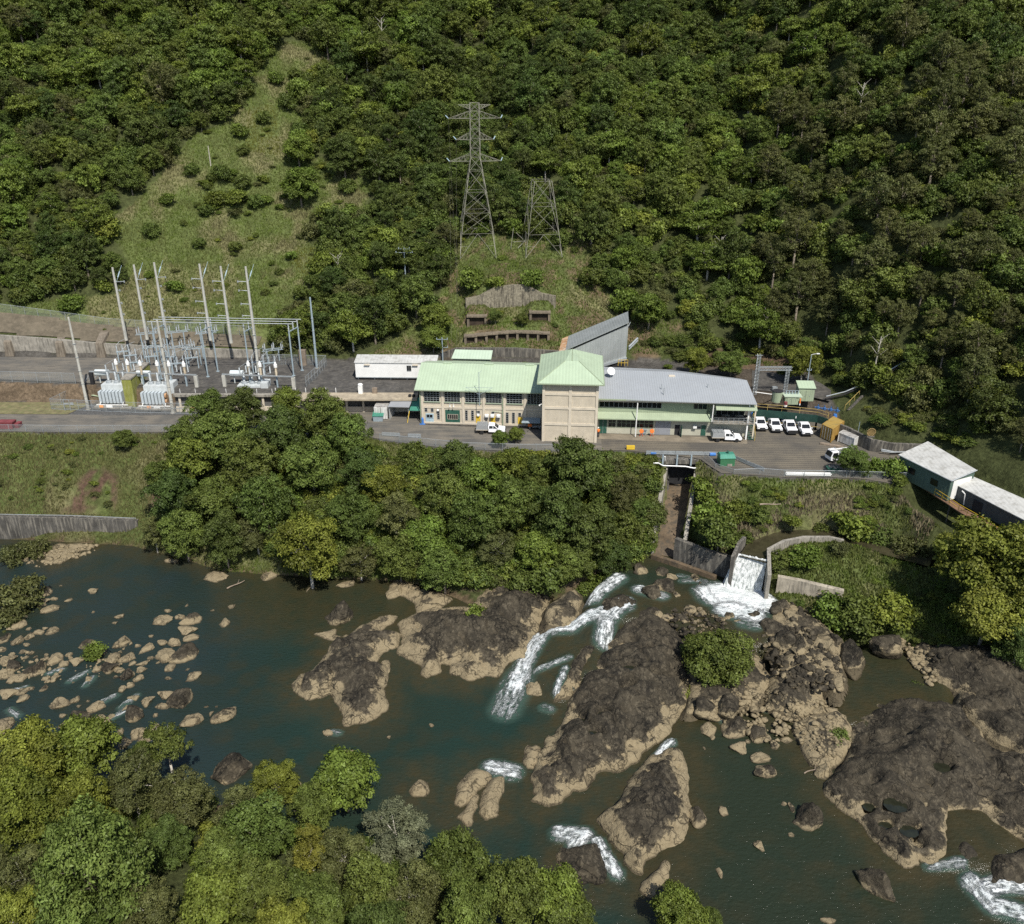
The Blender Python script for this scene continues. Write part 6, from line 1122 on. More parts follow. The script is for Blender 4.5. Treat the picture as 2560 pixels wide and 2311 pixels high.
# insulator beams on concrete columns in front of the deck
def ins_beam(a_, b_, cols, xs, label, z0=0.0):
    A2, B2 = sP(*a_, 6.0), sP(*b_, 6.0); t = T('insulator_beam', label, 'insulator beam', tuple(A2), 0, 'insulator beams in front of the deck'); d = B2 - A2
    c = MB(); c.bar((0, 0, 0), d, 0.26); c.build('beam', galv, t)
    for f_, m_ in cols: c = MB(); p_ = d * f_; c.b2(p_.x - 0.32, p_.x + 0.32, p_.y - 0.32, p_.y + 0.32, -6.0, -0.17); c.build('column', m_, t)
    for zx in xs: f_ = (zx - a_[0]) / (b_[0] - a_[0]); p_ = d * f_; c = MB(); ins(c, p_.x, p_.y, 0.15, 1.35, 0.13); ins(c, p_.x + 0.9, p_.y + 1.2, 0.15, 1.35, 0.13); c.bar((p_.x, p_.y, 0.12), (p_.x + 0.9, p_.y + 1.2, 0.12), 0.1); c.build('insulator_pair', galv, t)
    c = MB()
    for k in range(len(xs) - 1):
        if k % 3 != 2: pass
    for zx in xs[::1]: f_ = (zx - a_[0]) / (b_[0] - a_[0]); p_ = d * f_; c.path([(p_.x, p_.y, 1.5), (p_.x + 1.6, p_.y + 2.2, 2.2), (p_.x + 2.2, p_.y + 3.6, 3.4)], 0.03)
    c.build('cable', galv, t)
ins_beam((500, 692), (1100, 712), ((0.01, darkm), (0.99, polec)), (598, 655, 716, 893, 955, 1018), 'long insulator beam above the transformers on a dark and a pale column')
ins_beam((1243, 708), (1645, 722), ((0.02, polec), (0.99, polec)), (1345, 1400, 1480), 'shorter insulator beam on two pale columns at the right of the substation')
# transformers
def transformer(zx, zy, label, w=4.9, fans=False):
    b_ = sP(zx, zy, 0.0); t = T('power_transformer', label, 'transformer', tuple(b_), PHI * 0.3, 'power transformers')
    c = MB(); c.b2(0.5, w + 1.2, 0.9, 3.6, 0.3, 4.0); c.b2(w + 0.2, w + 1.6, 0.6, 3.0, 0.3, 4.7); c.build('tank', M('tank_paint', (0.50, 0.53, 0.53), 0.5, 0.08, 1, stain=(0.35, 0.37, 0.36), streak=1, stain_amt=0.5), t, bevel=0.05)
    c = MB()
    for k in range(7): x = 0.5 + k * (w - 0.9) / 6; c.b2(x - 0.22, x + 0.22, -0.35, 0.85, 0.7, 3.0)
    c.build('radiator', paleblue if False else M('radiator_paint', (0.44, 0.49, 0.51), 0.5, 0.08, 1, stain=(0.3, 0.33, 0.34), stain_amt=0.4), t)
    for k in range(3):
        c = MB(); x = 1.6 + k * 1.5; c.lathe((x, 2.2, 4.0), [(0.62, 0), (0.55, 0.35), (0.3, 0.5)], 10); ins(c, x, 2.2, 4.4, 1.9, 0.22); c.build('bushing', galv, t)
    c = MB(); c.lathe((-1.4, 3.4, 5.6), [(0.3, 0), (0.62, 0.1), (0.62, 2.6), (0.3, 2.7)], 12, 'x'); c.tube((-0.7, 3.4, 0.3), (-0.7, 3.4, 5.1), 0.1); c.tube((0.9, 3.4, 3.9), (0.9, 3.4, 5.1), 0.1); c.build('conservator', M('conservator_paint', (0.55, 0.60, 0.60), 0.4, 0.06, 1), t)
    if fans:
        for z in (2.3, 1.2): c = MB(); c.lathe((w - 0.1, 0.2, z), [(0.5, 0), (0.52, 0.35)], 12, 'x'); c.lathe((w + 0.26, 0.2, z), [(0.1, 0), (0.42, 0.01)], 12, 'x'); c.build('fan', rust, t)
    c = MB(); c.b2(-0.6, w + 1.8, -1.6, 4.2, 0.0, 0.28); c.build('plinth', concg, t)
    c = MB(); c.tube((0.0, -1.2, 0.7), (w + 1.2, -1.2, 0.7), 0.09); c.tube((0.5, -1.2, 0.3), (0.5, -0.3, 1.0), 0.07); c.tube((w, -1.2, 0.3), (w, -0.3, 1.0), 0.07); c.build('oil_pipe', white, t)
transformer(560, 885, 'pale grey power transformer left of the mossy green firewall')
transformer(795, 892, 'white power transformer with round fans right of the mossy green firewall', fans=True)
transformer(1320, 890, 'white power transformer mostly hidden behind the big tree')
fw = sP(735, 893, 0); c = MB(); c.b2(-0.9, 0.9, 0, 9.5, 0, 5.6); fwo = T('firewall', 'mossy yellow green firewall standing between two transformers', 'wall', tuple(fw), 0); c.build('wall', mossg, fwo)
c = MB(); c.b2(-0.98, 0.98, -0.08, 9.6, 5.603, 5.85); c.build('coping', concg, fwo)
c = MB(); c.b2(0.95, 1.2, 4.5, 4.9, 0, 5.8); c.build('conduit_post', conc2, fwo)
c = MB(); c.slab([(0, 0, 1.7), (1.7, 0, 1.4), (1.9, 1.6, 1.4), (-0.6, 1.4, 0.6)], 0.1); c.b2(0.1, 1.6, 0.2, 1.3, 0, 1.2); one('cable_hood', c, M('pale_green_sheet', (0.42, 0.50, 0.34), 0.6, 0.08, 1), 'pale green sloping hood beside the left transformer', 'hood', tuple(sP(520, 870, 0)))
c = MB(); c.lathe((0, 0, 0.9), [(0.5, 0), (0.55, 0.1), (0.55, 3.2), (0.4, 3.3)], 12, 'x'); c.b2(0.5, 0.7, -0.3, 0.3, 0, 0.5); c.b2(2.6, 2.8, -0.3, 0.3, 0, 0.5); one('oil_tank', c, white, 'white horizontal tank lying right of the second transformer', 'tank', tuple(sP(1000, 850, 0)))
c = MB(); c.bar((0, 0, 0.4), (3.6, 2.6, 1.5), 0.3); c.bar((0, 0, 0.1), (0.4, 0.2, 1.2), 0.2); one('cable_ramp', c, galv, 'grey sloping cable ramp right of the second transformer', 'cable tray', tuple(sP(985, 900, 0)))
# chain link fences
def fence(pts, label, h=2.2, name='chain_link_fence', sp=3.0, rails=(0.98, ), top=galv):
    p0 = Vector(pts[0]); t = T(name, label, 'fence', tuple(p0)); P_ = [Vector(p_) - p0 for p_ in pts]
    mesh = MB(); ra = MB(); po = MB(); po.tube((0, 0, 0), (0, 0, h + 0.05), 0.04, n=5); pm_ = po.build('post', top, t); first = [True]
    def post(q_):
        o = pm_ if first[0] else pm_.copy(); o.location = q_; o.parent = t
        if not first[0]: COL.objects.link(o)
        first[0] = False
    for a_, b_ in zip(P_[:-1], P_[1:]):
        mesh.add([a_, b_, b_ + Vector((0, 0, h)), a_ + Vector((0, 0, h))], [(0, 1, 2, 3)]); n_ = max(1, round((b_ - a_).length / sp))
        for k in range(n_): post(a_.lerp(b_, k / n_))
        for r_ in rails: ra.tube(a_ + Vector((0, 0, h * r_)), b_ + Vector((0, 0, h * r_)), 0.03, n=5)
    post(P_[-1])
    mesh.build('wire_mesh', linkm, t); ra.build('top_rail', top, t); return t
fence([tuple(sP(290, 905, 0)), tuple(sP(520, 915, 0)), tuple(sP(760, 925, 0)), tuple(sP(1010, 930, 0)), tuple(sP(1180, 935, 0))], 'chain link fence with warning signs along the front of the transformer yard', rails=(0.98, 0.5, 0.06))
fence([tuple(sP(290, 905, 0)), tuple(sP(400, 850, 0)), tuple(sP(420, 835, 0))], 'short chain link fence closing the left end of the transformer yard')
fence([(*P(-200, 954, 3.5), 3.5), (*P(0, 955, 3.5), 3.5), (*P(190, 960, 3.5), 3.5)], 'chain link fence along the edge of the upper road', sp=2.6)
fence([tuple(Vector(onD(x, y, 6.0)) + Vector((0, 0, 0.1))) for x, y in ((-200, 778), (0, 785), (130, 802), (275, 822), (440, 832), (560, 838), (640, 842))], 'chain link fence on the rim of the sprayed concrete slope')
fence([tuple(sP(1715, 780, 3.6)), tuple(sP(1780, 720, 3.6)), tuple(sP(1830, 660, 3.6))], 'dense chain link fence at the right end of the substation deck', sp=1.5, rails=(0.98, 0.5))
fence([tuple(sP(1470, 655, 3.6)), tuple(sP(1600, 655, 3.6)), tuple(sP(1830, 660, 3.6))], 'chain link fence behind the right part of the substation')
fence([(*P(x, y, 0.05), 0.05) for x, y in ((-60, 1078), (150, 1080), (330, 1080), (520, 1079))], 'low wire fence along the river side of the left road', h=1.3)
fence([(*P(x, y, 0.05), 0.05) for x, y in ((950, 1102), (1050, 1112), (1170, 1124), (1300, 1128), (1420, 1128))], 'wire fence above the bank in front of the hall', h=1.3)
for i, zx in enumerate((565, 830, 1075)):
    p_ = sP(zx, 918 + i * 5, 0); c = MB(); c.b2(0, 0.75, -0.05, 0, 0.9, 1.4); t = T('warning_sign', ['leftmost', 'middle', 'rightmost'][i] + ' pair of orange and white signs on the transformer fence', 'sign', tuple(p_ + Vector((0, -0.12, 0))), 0, 'signs on the transformer fence'); c.build('orange_panel', M('sign_orange', (0.72, 0.34, 0.14), 0.6, 0.1, 2), t); c = MB(); c.b2(1.3, 2.5, -0.05, 0, 0.9, 1.4); c.build('white_panel', white, t)
# access steps on the bank left of the transformers, gate posts
c = MB(); a_, b_ = sP(420, 850, 0.1), sP(470, 740, 3.6)
t = T('access_ladder', 'galvanised steps with double handrails climbing the bank left of the transformers', 'steps', tuple(a_)); d = b_ - a_; w_ = Vector((1.1, 0, 0))
for s_ in (0, 1, 2.4, 3.2): c.tube(w_ * s_, w_ * s_ + d, 0.06); 
for s_ in (0, 1, 2.4, 3.2): c.path([w_ * s_ + Vector((0, 0, .2)), w_ * s_ + Vector((0, 0, 1.1)), w_ * s_ + d + Vector((0, 0, 1.0)), w_ * s_ + d], 0.04)
c.build('handrail', galv, t); c = MB()
for k in range(12): p_ = d * (k / 12); c.box((p_.x + 0.55, p_.y, p_.z + 0.05), (1.1, 0.3, 0.05)); c.box((p_.x + 3.1, p_.y, p_.z + 0.05), (0.9, 0.3, 0.05))
c.build('treads', galv, t)
c = MB(); 
for x in (0, 1.1): c.tube((x, 0, 0), (x, 0, 2.3), 0.06)
for z in (0.4, 1.2, 2.2): c.bar((0, 0, z), (1.1, 0, z), 0.05)
c.b2(0.1, 1.0, -0.08, -0.02, 1.3, 1.6); c.b2(1.3, 1.9, -0.08, -0.02, 1.2, 1.7); one('fence_gate', c, galv, 'small gate with white notices in the left yard fence', 'gate', tuple(sP(365, 912, 0)))
c = MB(); c.b2(-0.7, 0.7, -0.5, 0.5, 0, 3.2); one('concrete_cubicle', c, M('brown_concrete', (0.20, 0.16, 0.12), 0.9, 0.25, 1), 'weathered brown concrete pillar beside the right substation fence', 'pillar', tuple(sP(1700, 655, 3.58)))
# red skips at the left edge of the road
for i, (px, py, w_, h_, lb) in enumerate(((20, 1070, 2.6, 1.3, 'faded red skip at the left edge of the road'), (47, 1068, 0.7, 0.8, 'small faded red drum right of the red skip'))):
    x, y = P(px, py); c = MB(); c.hull([(-w_ * .5, -0.6, 0), (w_ * .45, -0.6, 0), (w_ * .45, 0.6, 0), (-w_ * .5, 0.6, 0)], [(-w_ * .55, -0.8, h_), (w_ * .55, -0.8, h_), (w_ * .55, 0.8, h_), (-w_ * .55, 0.8, h_)]); c.box((0, 0, h_ + 0.03), (w_, 1.4, 0.05)); one('red_skip' if i == 0 else 'red_drum', c, redskip, lb, 'skip' if i == 0 else 'drum', (x, y, 0.02))
# ------------------------------------------------------------------ transmission towers and smaller poles
def lattice_tower(base, H_levels, halfw, arms, label, topw=None, rz=0.1, partial=False):
    """H_levels: (height, half width) pairs from the ground up; arms: (height, half span, depth)"""
    t = T('lattice_tower', label, 'lattice tower', tuple(base), rz); r = 0.05
    lv = H_levels; cor = lambda h, w_: [Vector((-w_, -w_, h)), Vector((w_, -w_, h)), Vector((w_, w_, h)), Vector((-w_, w_, h))]
    legs = [MB() for _ in range(4)]; br = MB()
    for (h0, w0), (h1, w1) in zip(lv[:-1], lv[1:]):
        a_, b_ = cor(h0, w0), cor(h1, w1)
        for k in range(4): legs[k].tube(a_[k], b_[k], r * 1.25, n=4)
        for k in range(4):
            k2_ = (k + 1) % 4
            if h0 == lv[0][0]: m_ = (b_[k] + b_[k2_]) / 2; br.tube(a_[k], m_, r, n=4); br.tube(a_[k2_], m_, r, n=4); br.tube(a_[k].lerp(b_[k], 0.5), a_[k].lerp(m_, 0.5), r * .6, n=4); br.tube(a_[k2_].lerp(b_[k2_], 0.5), a_[k2_].lerp(m_, 0.5), r * .6, n=4)
            else: br.tube(a_[k], b_[k2_], r * .75, n=4); br.tube(a_[k2_], b_[k], r * .75, n=4)
            br.tube(b_[k], b_[k2_], r * .7, n=4)
    for l_ in legs: l_.build('leg', lattice, t)
    br.build('bracing', lattice, t)
    for h, s_, dp in arms:
        w_ = np.interp(h, [a for a, _ in lv], [b for _, b in lv])
        for sg in (-1, 1):
            c = MB()
            tip = Vector((sg * s_, 0, h))
            for y in (-w_, w_): c.tube((sg * w_, y, h), tip, r * .9, n=4); c.tube((sg * w_, y, h + dp), tip, r * .8, n=4)
            n_ = 4
            for k in range(1, n_):
                f_ = k / n_
                for y in (-w_, w_): p_ = Vector((sg * w_, y, h)).lerp(tip, f_); q_ = Vector((sg * w_, y, h + dp)).lerp(tip, f_); c.tube(p_, q_, r * .5, n=4); q2_ = Vector((sg * w_, y, h + dp)).lerp(tip, (k - 1) / n_); c.tube(p_, q2_, r * .5, n=4)
                c.tube(Vector((sg * w_, -w_, h)).lerp(tip, f_), Vector((sg * w_, w_, h)).lerp(tip, f_), r * .5, n=4)
            c.build('crossarm', lattice, t)
        if arms.index((h, s_, dp)) < 3:
            for sg in (-1, 1): c = MB(); c.tube((sg * s_, 0, h), (sg * (s_ + 0.5), 1.5, h + 0.5), 0.1); c.build('insulator_string', paleblue, t)
    return t
b0 = Vector(G(1192, 628)); b0.z -= 1.0
LV = [(0, 4.1), (5.5, 3.6), (10, 2.9), (14.5, 2.2), (19, 1.5), (21.8, 1.05), (23.8, 1.05), (25.8, 1.05), (27.8, 1.0), (29.8, 1.0), (31.5, 1.0), (33.2, 1.0)]
ztop = PY(1192, 257, b0.y)[2] - b0.z; sc = ztop / 33.2; LV = [(h * sc, w_) for h, w_ in LV]
zA = [PY(1192, y, b0.y)[2] - b0.z for y in (403, 349, 296, 262)]
tw1 = lattice_tower(b0, LV, 0, [(zA[0], 5.7, 1.5), (zA[1], 4.1, 1.5), (zA[2], 5.7, 1.5), (zA[3], 3.5, -0.9)], 'tall steel lattice tower with four crossarms on the grassy terrace', rz=0.12)
b1 = Vector(G(1352, 626)); b1.z -= 1.0; zt1 = PY(1345, 447, b1.y)[2] - b1.z
lattice_tower(b1, [(0, 4.2), (zt1 * 0.30, 3.5), (zt1 * 0.66, 2.7), (zt1 * 0.98, 1.95)], 0, [], 'unfinished lattice tower base without arms right of the tall tower', rz=0.15)
c = MB(); 
for a_, b_ in (((0, 0, 0), (0.6, 0, 5)), ((0.6, 0, 1.9), (3.2, 0.5, 2.0)), ((1.2, 0, 4), (3.2, .5, 2)), ((3.2, .5, 2), (1.2, .2, 0))): c.tube(a_, b_, 0.08, n=4)
one('steel_stand', c, lattice, 'small leftover steel frame in the grass between the two towers', 'steel stand', G(1277, 628))
b2_ = Vector(G(778, 60)); lattice_tower((b2_.x, b2_.y + 6, b2_.z + 6), [(0, 3.6), (5, 3.0), (10, 2.4), (15, 1.8), (20, 1.2)], 0, [], 'pale lattice tower cut off by the top edge of the picture')
def cable(p_, q_, sag, label, r=0.035, group='overhead conductors'):
    p_, q_ = Vector(p_), Vector(q_); pts = [p_.lerp(q_, k / 14) - Vector((0, 0, sag * 4 * (k / 14) * (1 - k / 14))) for k in range(15)]; c = MB(); c.path([v_ - p_ for v_ in pts], r, 4); o = c.build('overhead_cable', concd, None, p_); tag(o, label, 'cable', group)
R1 = Matrix.Rotation(0.12, 3, 'Z')
for i, (h, s_) in enumerate(((zA[0], 5.7), (zA[1], 4.1), (zA[2], 5.7))):
    p_ = b0 + R1 @ Vector((-s_, 0, h)); cable(p_, PY(1130 + i * 12, 930, 171), 0.8, ['lowest', 'middle', 'upper'][i] + ' conductor hanging from the left arms of the tall tower down to the yard', 0.010)
def tpole(pxt, pyt, pxb, pyb, label, arms, zb=None, m_=bluegrey, lamp=False, r=0.16):
    b_ = Vector(G(pxb, pyb)) if zb is None else Vector(P3(pxb, pyb, zb)); H = PY(pxt, pyt, b_.y)[2] - b_.z; t = T('service_pole', label, 'pole', tuple(b_)); c = MB(); c.tube((0, 0, -0.3), (0, 0, H), r, r * 0.65, 8); c.build('pole', m_, t)
    for f_, L_ in arms:
        c = MB(); c.bar((-L_, -0.15, H * f_), (L_, -0.15, H * f_), 0.1)
        for x in (-L_ * .9, 0, L_ * .9): ins(c, x, -0.15, H * f_ + 0.06, 0.3, 0.07)
        c.build('crossarm', m_, t)
    if lamp: c = MB(); c.tube((0, 0, H), (0.9, -0.3, H + 0.3), 0.05); c.box((1.1, -0.35, H + 0.3), (0.6, 0.25, 0.12)); c.build('lamp_head', white, t)
    return t
tpole(1013, 619, 1014, 700, 'pale power pole with two crossarms among the trees below the tall tower', ((0.96, 1.3), (0.84, 2.0)))
tpole(1103, 844, 1107, 905, 'steel pole with double crossarms just behind the hall roof', ((0.93, 1.2), (0.60, 1.2)), zb=3.6)
tpole(2029, 887, 2016, 972, 'slim lamp pole behind the pale green switch cabin', ((0.55, 0.4), ), zb=3.1, lamp=True, r=0.12)
tpole(2151, 1055, 2142, 1098, 'thin pale lamp pole beside the white tank', (), zb=0.02, r=0.07)
tpole(520, 365, 527, 415, 'thin lone pole in the grassy clearing', (), m_=bark_pale, r=0.14)
# gantry, cabins and tank on the platform above the utes
k2b = lambda zx, zy: (1860 + zx / 6.3, 860 + zy / 6.3)
def q2b(zx, zy, z): return Vector(P3(*k2b(zx, zy), z))
gl, gr = q2b(165, 790, 3.1), q2b(640, 790, 3.1)
gt = T('gantry', 'galvanised lattice gantry spanning the switchgear platform', 'gantry', tuple(gl)); d = gr - gl; Hg = PY(*k2b(690, 400), gr.y)[2] - 3.1; Hl = PY(*k2b(235, 165), gl.y)[2] - 3.1
def box_truss(c, a_, b_, s_, n_, up):
    a_, b_ = Vector(a_), Vector(b_); u_ = (b_ - a_).normalized(); v_ = Vector(up); w_ = u_.cross(v_).normalized(); cs = [v_ * s_ + w_ * s_, v_ * s_ - w_ * s_, -v_ * s_ - w_ * s_, -v_ * s_ + w_ * s_]
    for q_ in cs: c.tube(a_ + q_, b_ + q_, 0.05, n=4)
    for k in range(n_):
        p_, q_ = a_.lerp(b_, k / n_), a_.lerp(b_, (k + 1) / n_)
        for i in range(4): c.tube(p_ + cs[i], q_ + cs[(i + 1) % 4], 0.035, n=4); c.tube(p_ + cs[i], p_ + cs[(i + 1) % 4], 0.03, n=4)
c = MB(); box_truss(c, (0, 0, 0), (0, 0, Hl), 0.27, 12, (0, 1, 0)); c.bar((-0.7, 0, Hl - 0.2), (0.7, 0, Hl - 0.2), 0.08); c.build('post', galv, gt)
c = MB(); box_truss(c, d, d + Vector((0, 0, Hg)), 0.27, 9, (0, 1, 0)); c.build('post', galv, gt)
c = MB(); box_truss(c, Vector((0, 0, Hg + 0.15)), Vector((d.x + 0.7, d.y, Hg + 0.15)), 0.3, 12, (0, 0, 1)); c.build('beam', galv, gt)
cb = MB(); lp = q2b(840, 900, 3.15); t = T('switch_cabin', 'pale green corrugated switch cabin on the platform right of the gantry', 'cabin', tuple(lp), math.radians(-4)); cb.b2(0, 2.9, 0, 2.2, 0, 2.6); cb.build('wall', gwall, t)
c = MB(); c.slab([(-0.15, -0.2, 2.62), (3.05, -0.2, 2.62), (3.05, 2.4, 3.2), (-0.15, 2.4, 3.2)], 0.08); c.build('roof', groof, t); door(t, 0.4, 1.3, 2.1, gwall); door(t, 1.35, 2.2, 2.1, gwall)
lp = q2b(640, 955, 3.15); t = T('switch_cabinet', 'low pale green switch cabinet with a flat cluttered roof below the gantry', 'cabinet', tuple(lp), math.radians(-3)); c = MB(); c.b2(0, 2.4, 0, 1.6, 0, 1.5); c.build('wall', gwall, t); c = MB(); c.b2(-0.25, 3.0, -0.2, 1.9, 1.5, 1.62); c.build('roof', M('pale_green_sheet2', (0.42, 0.50, 0.38), 0.6, 0.08, 1), t)
door(t, 0.3, 1.1, 1.4, gwall); door(t, 1.15, 1.95, 1.4, gwall); c = MB(); [ins(c, 0.3 + k * 0.55, 1.2, 1.62, 0.6, 0.09) for k in range(5)]; c.bar((0.1, 1.2, 2.3), (2.8, 1.2, 2.3), 0.07); c.build('insulators', bluegrey, t)
c = MB(); c.lathe((0, 0, 0), [(0.95, 0), (0.95, 1.9), (0.9, 2.0), (0.15, 2.1)], 16); tk = T('water_tank', 'round dull green tank left of the cabinet under the gantry', 'tank', tuple(q2b(510, 905, 3.15))); c.build('body', gwall, tk); c = MB(); c.lathe((0, 0, 2.1), [(0.98, -0.12), (0.98, 0.0), (0.3, 0.1)], 16); c.build('lid', darkm, tk)
c = MB(); c.b2(0, 1.0, 0, 0.6, 0, 0.8); one('grey_box', c, galv, 'small grey box behind the round tank', 'box', tuple(q2b(445, 745, 3.15)), bevel=0.03)
c = MB(); c.path([(0, 0, 0.9), (3, -0.4, 0.6), (5.0, 0.1, 1.2), (5.1, -0.3, 0.1), (4.2, -0.5, 0.1)], 0.08); one('white_pipe', c, white, 'bent white pipe running over the platform beside the office roof', 'pipe', tuple(q2b(165, 830, 3.15)))
for i, (zx, zy, m_, lb) in enumerate(((650, 985, redskip, 'faded red and white barrel at the platform edge'), (875, 965, orange, 'small orange and white marker at the platform edge'))):
    t = T('barrel' if i == 0 else 'marker_post', lb, 'barrel' if i == 0 else 'marker', tuple(q2b(zx, zy, 3.15))); r_ = 0.33 if i == 0 else 0.13; c = MB(); c.lathe((0, 0, 0), [(r_, 0), (r_, 0.35)], 10); c.build('lower_band', white, t); c = MB(); c.lathe((0, 0, 0.35), [(r_ * 1.02, 0), (r_ * 1.02, 0.5 if i == 0 else 0.9)], 10); c.build('upper_band', m_, t)
# green beam wall with yellow railing behind the parked utes
wp = [q2b(150, 1040, 2.9), q2b(600, 1075, 2.9), q2b(1165, 1135, 2.9), q2b(1330, 1190, 2.9)]
gb = T('platform_wall', 'dark green steel beam wall with yellow rails behind the parked utes', 'wall', tuple(wp[0])); o0 = wp[0].copy(); W2 = [v_ - o0 for v_ in wp]; c = MB(); ra = MB(); ps = MB()
for a_, b_ in zip(W2[:-1], W2[1:]):
    n_ = Vector((0, 0.35, 0)); c.hull([a_ + Vector((0, 0, -1.3)), b_ + Vector((0, 0, -1.3)), b_ + n_ + Vector((0, 0, -1.3)), a_ + n_ + Vector((0, 0, -1.3))], [a_, b_, b_ + n_, a_ + n_])
    k_ = max(1, round((b_ - a_).length / 2.6))
    for k in range(k_ + 1): p_ = a_.lerp(b_, k / k_) + n_; ra.tube(p_, p_ + Vector((0, 0, 1.1)), 0.04); ps.b2(p_.x - 0.12, p_.x + 0.12, p_.y - 0.2, p_.y + 0.1, -2.9, -1.303)
    for z in (0.55, 1.1): ra.tube(a_ + n_ + Vector((0, 0, z)), b_ + n_ + Vector((0, 0, z)), 0.035)
    ra.tube(a_ + Vector((0, -0.6, -1.9)), b_ + Vector((0, -0.6, -1.9)), 0.04)
c.build('beam', M('bottle_green_steel', (0.012, 0.042, 0.032), 0.6, 0.2, 1), gb); ra.build('railing', M('dull_yellow_paint', (0.42, 0.31, 0.10), 0.6, 0.15, 2), gb); ps.build('posts', MATS['bottle_green_steel'], gb)
for zx, zy in ((370, 1097), (835, 1145)): p_ = q2b(zx, zy, 2.2); c = MB(); c.b2(-0.35, 0.35, -0.1, -0.02, -0.22, 0.22); c.build('notice', white, gb).location = Vector((p_.x, p_.y, 2.2)) - o0 + Vector((0, -0.25, 0))
# long curved flume wall to the right with pipes
fl = [q2b(1330, 1195, 2.6), Vector(P3(2120, 1068, 2.4)), Vector(P3(2180, 1098, 2.2)), Vector(P3(2230, 1108, 2.0)), Vector(P3(2330, 1112, 1.9))]
wall_line([tuple(v_) for v_ in fl], 0.5, 2.6, concd, 'flume_wall', 'dark stained flume wall curving behind the orange container towards the green shed', 'wall')
pk = T('pipe_stack', 'stack of long grey steel pipes beside the flume wall near the green shed', 'pipe stack', P3(2203, 1118, 0.3)); o0 = Vector(pk.location)
for j in range(5):
    c = MB(); pts = [Vector(P3(2203 + j * 0, 1112 + 4.0 * j, 0.6 + 0.1 * (4 - j))) - o0, Vector(P3(2225, 1119 + 3.0 * j, 0.6)) - o0, Vector(P3(2305, 1118 + 3.0 * j, 0.6)) - o0]; c.path(pts, 0.12, 7); c.build('pipe', galv, pk)
bl_ = T('valve_pipework', 'bright blue valves and pipework at the corner of the platform', 'pipework', tuple(q2b(1110, 1030, 3.1)))
for k in range(4): c = MB(); x = k * 1.0; c.tube((x, -k * 0.5, 0.4), (x + 0.9, -k * 0.5 - 0.4, 0.4), 0.16); c.lathe((x + 0.5, -k * 0.5 - 0.25, 0.2), [(0.26, 0), (0.26, 0.4), (0.1, 0.5), (0.1, 0.8)], 8); c.build('valve', M('valve_blue', (0.04, 0.11, 0.26), 0.5, 0.2, 2), bl_)
c = MB(); c.lathe((3.2, -1.9, -1.4), [(0.25, 0), (0.4, 0.6), (0.3, 1.2)], 8); c.tube((3.2, -1.9, -3.0), (3.2, -1.9, -1.3), 0.08); c.build('float_drum', blue, bl_)
# access stairs and pipes up the hill on the right
a_, b_ = Vector(G(*k2b(1650, 1060))), Vector(G(2152, 985)); t = T('hill_steps', 'narrow steps with a yellow handrail climbing the slope above the platform', 'steps', tuple(a_)); d = Vector(G(2158, 990)) - a_
c = MB()
for k in range(16): p_ = d * (k / 16); c.box((p_.x, p_.y, p_.z + 0.15), (0.9, 0.25, 0.12), 0.5)
c.build('treads', concd, t); c = MB(); c.tube((-0.8, 0, 1.0), d + Vector((-0.8, 0, 1.0)), 0.04); [c.tube(d * f_ + Vector((-0.8, 0, 0)), d * f_ + Vector((-0.8, 0, 1.0)), 0.04) for f_ in (0, 0.33, 0.66, 1)]; c.build('handrail', M('dull_yellow_paint', (0.42, 0.31, 0.10)), t)
pp = [Vector(G(x, y)) for x, y in ((2062, 1012), (2110, 998), (2150, 983), (2200, 962), (2262, 925), (2330, 885), (2380, 862))]
for i in range(2): c = MB(); c.path([v_ - pp[0] + Vector((0, 0, 0.9 + 0.5 * i)) for v_ in pp], 0.16 - 0.05 * i, 7); one('hill_pipe', c, [black, galv][i], ['thick black pipe slanting up the hillside above the steps', 'thin grey pipe beside the black pipe slanting up the hillside'][i], 'pipe', tuple(pp[0]), 0, 'pipes climbing the right hillside')
# bronze turbine runner
rn = T('turbine_runner', 'bronze turbine wheel with scooped buckets displayed on the flume wall', 'turbine wheel', P3(2176, 1092, 2.3)); c = MB(); c.lathe((0, 0, 1.1), [(0.5, -0.1), (0.7, -0.12), (0.7, 0.12), (0.5, 0.1)], 16, 'y'); c.build('hub', bronze, rn)
for k in range(16): c = MB(); a_ = 2 * math.pi * k / 16; dx_, dz_ = math.cos(a_), math.sin(a_); p_ = Vector((dx_ * 0.95, 0, 1.1 + dz_ * 0.95)); c.tube(Vector((dx_ * 0.6, 0, 1.1 + dz_ * 0.6)), p_, 0.09, 0.16, 6); c.lathe(tuple(p_ + Vector((0, -0.16, 0))), [(0.05, -0.1), (0.19, 0.05), (0.15, 0.28)], 7, 'y'); c.build('bucket', bronze, rn)
c = MB(); c.b2(-0.9, 0.9, -0.3, 0.3, -0.1, 0.25); c.build('plinth', concd, rn); rn.scale = (0.72, 0.72, 0.72)
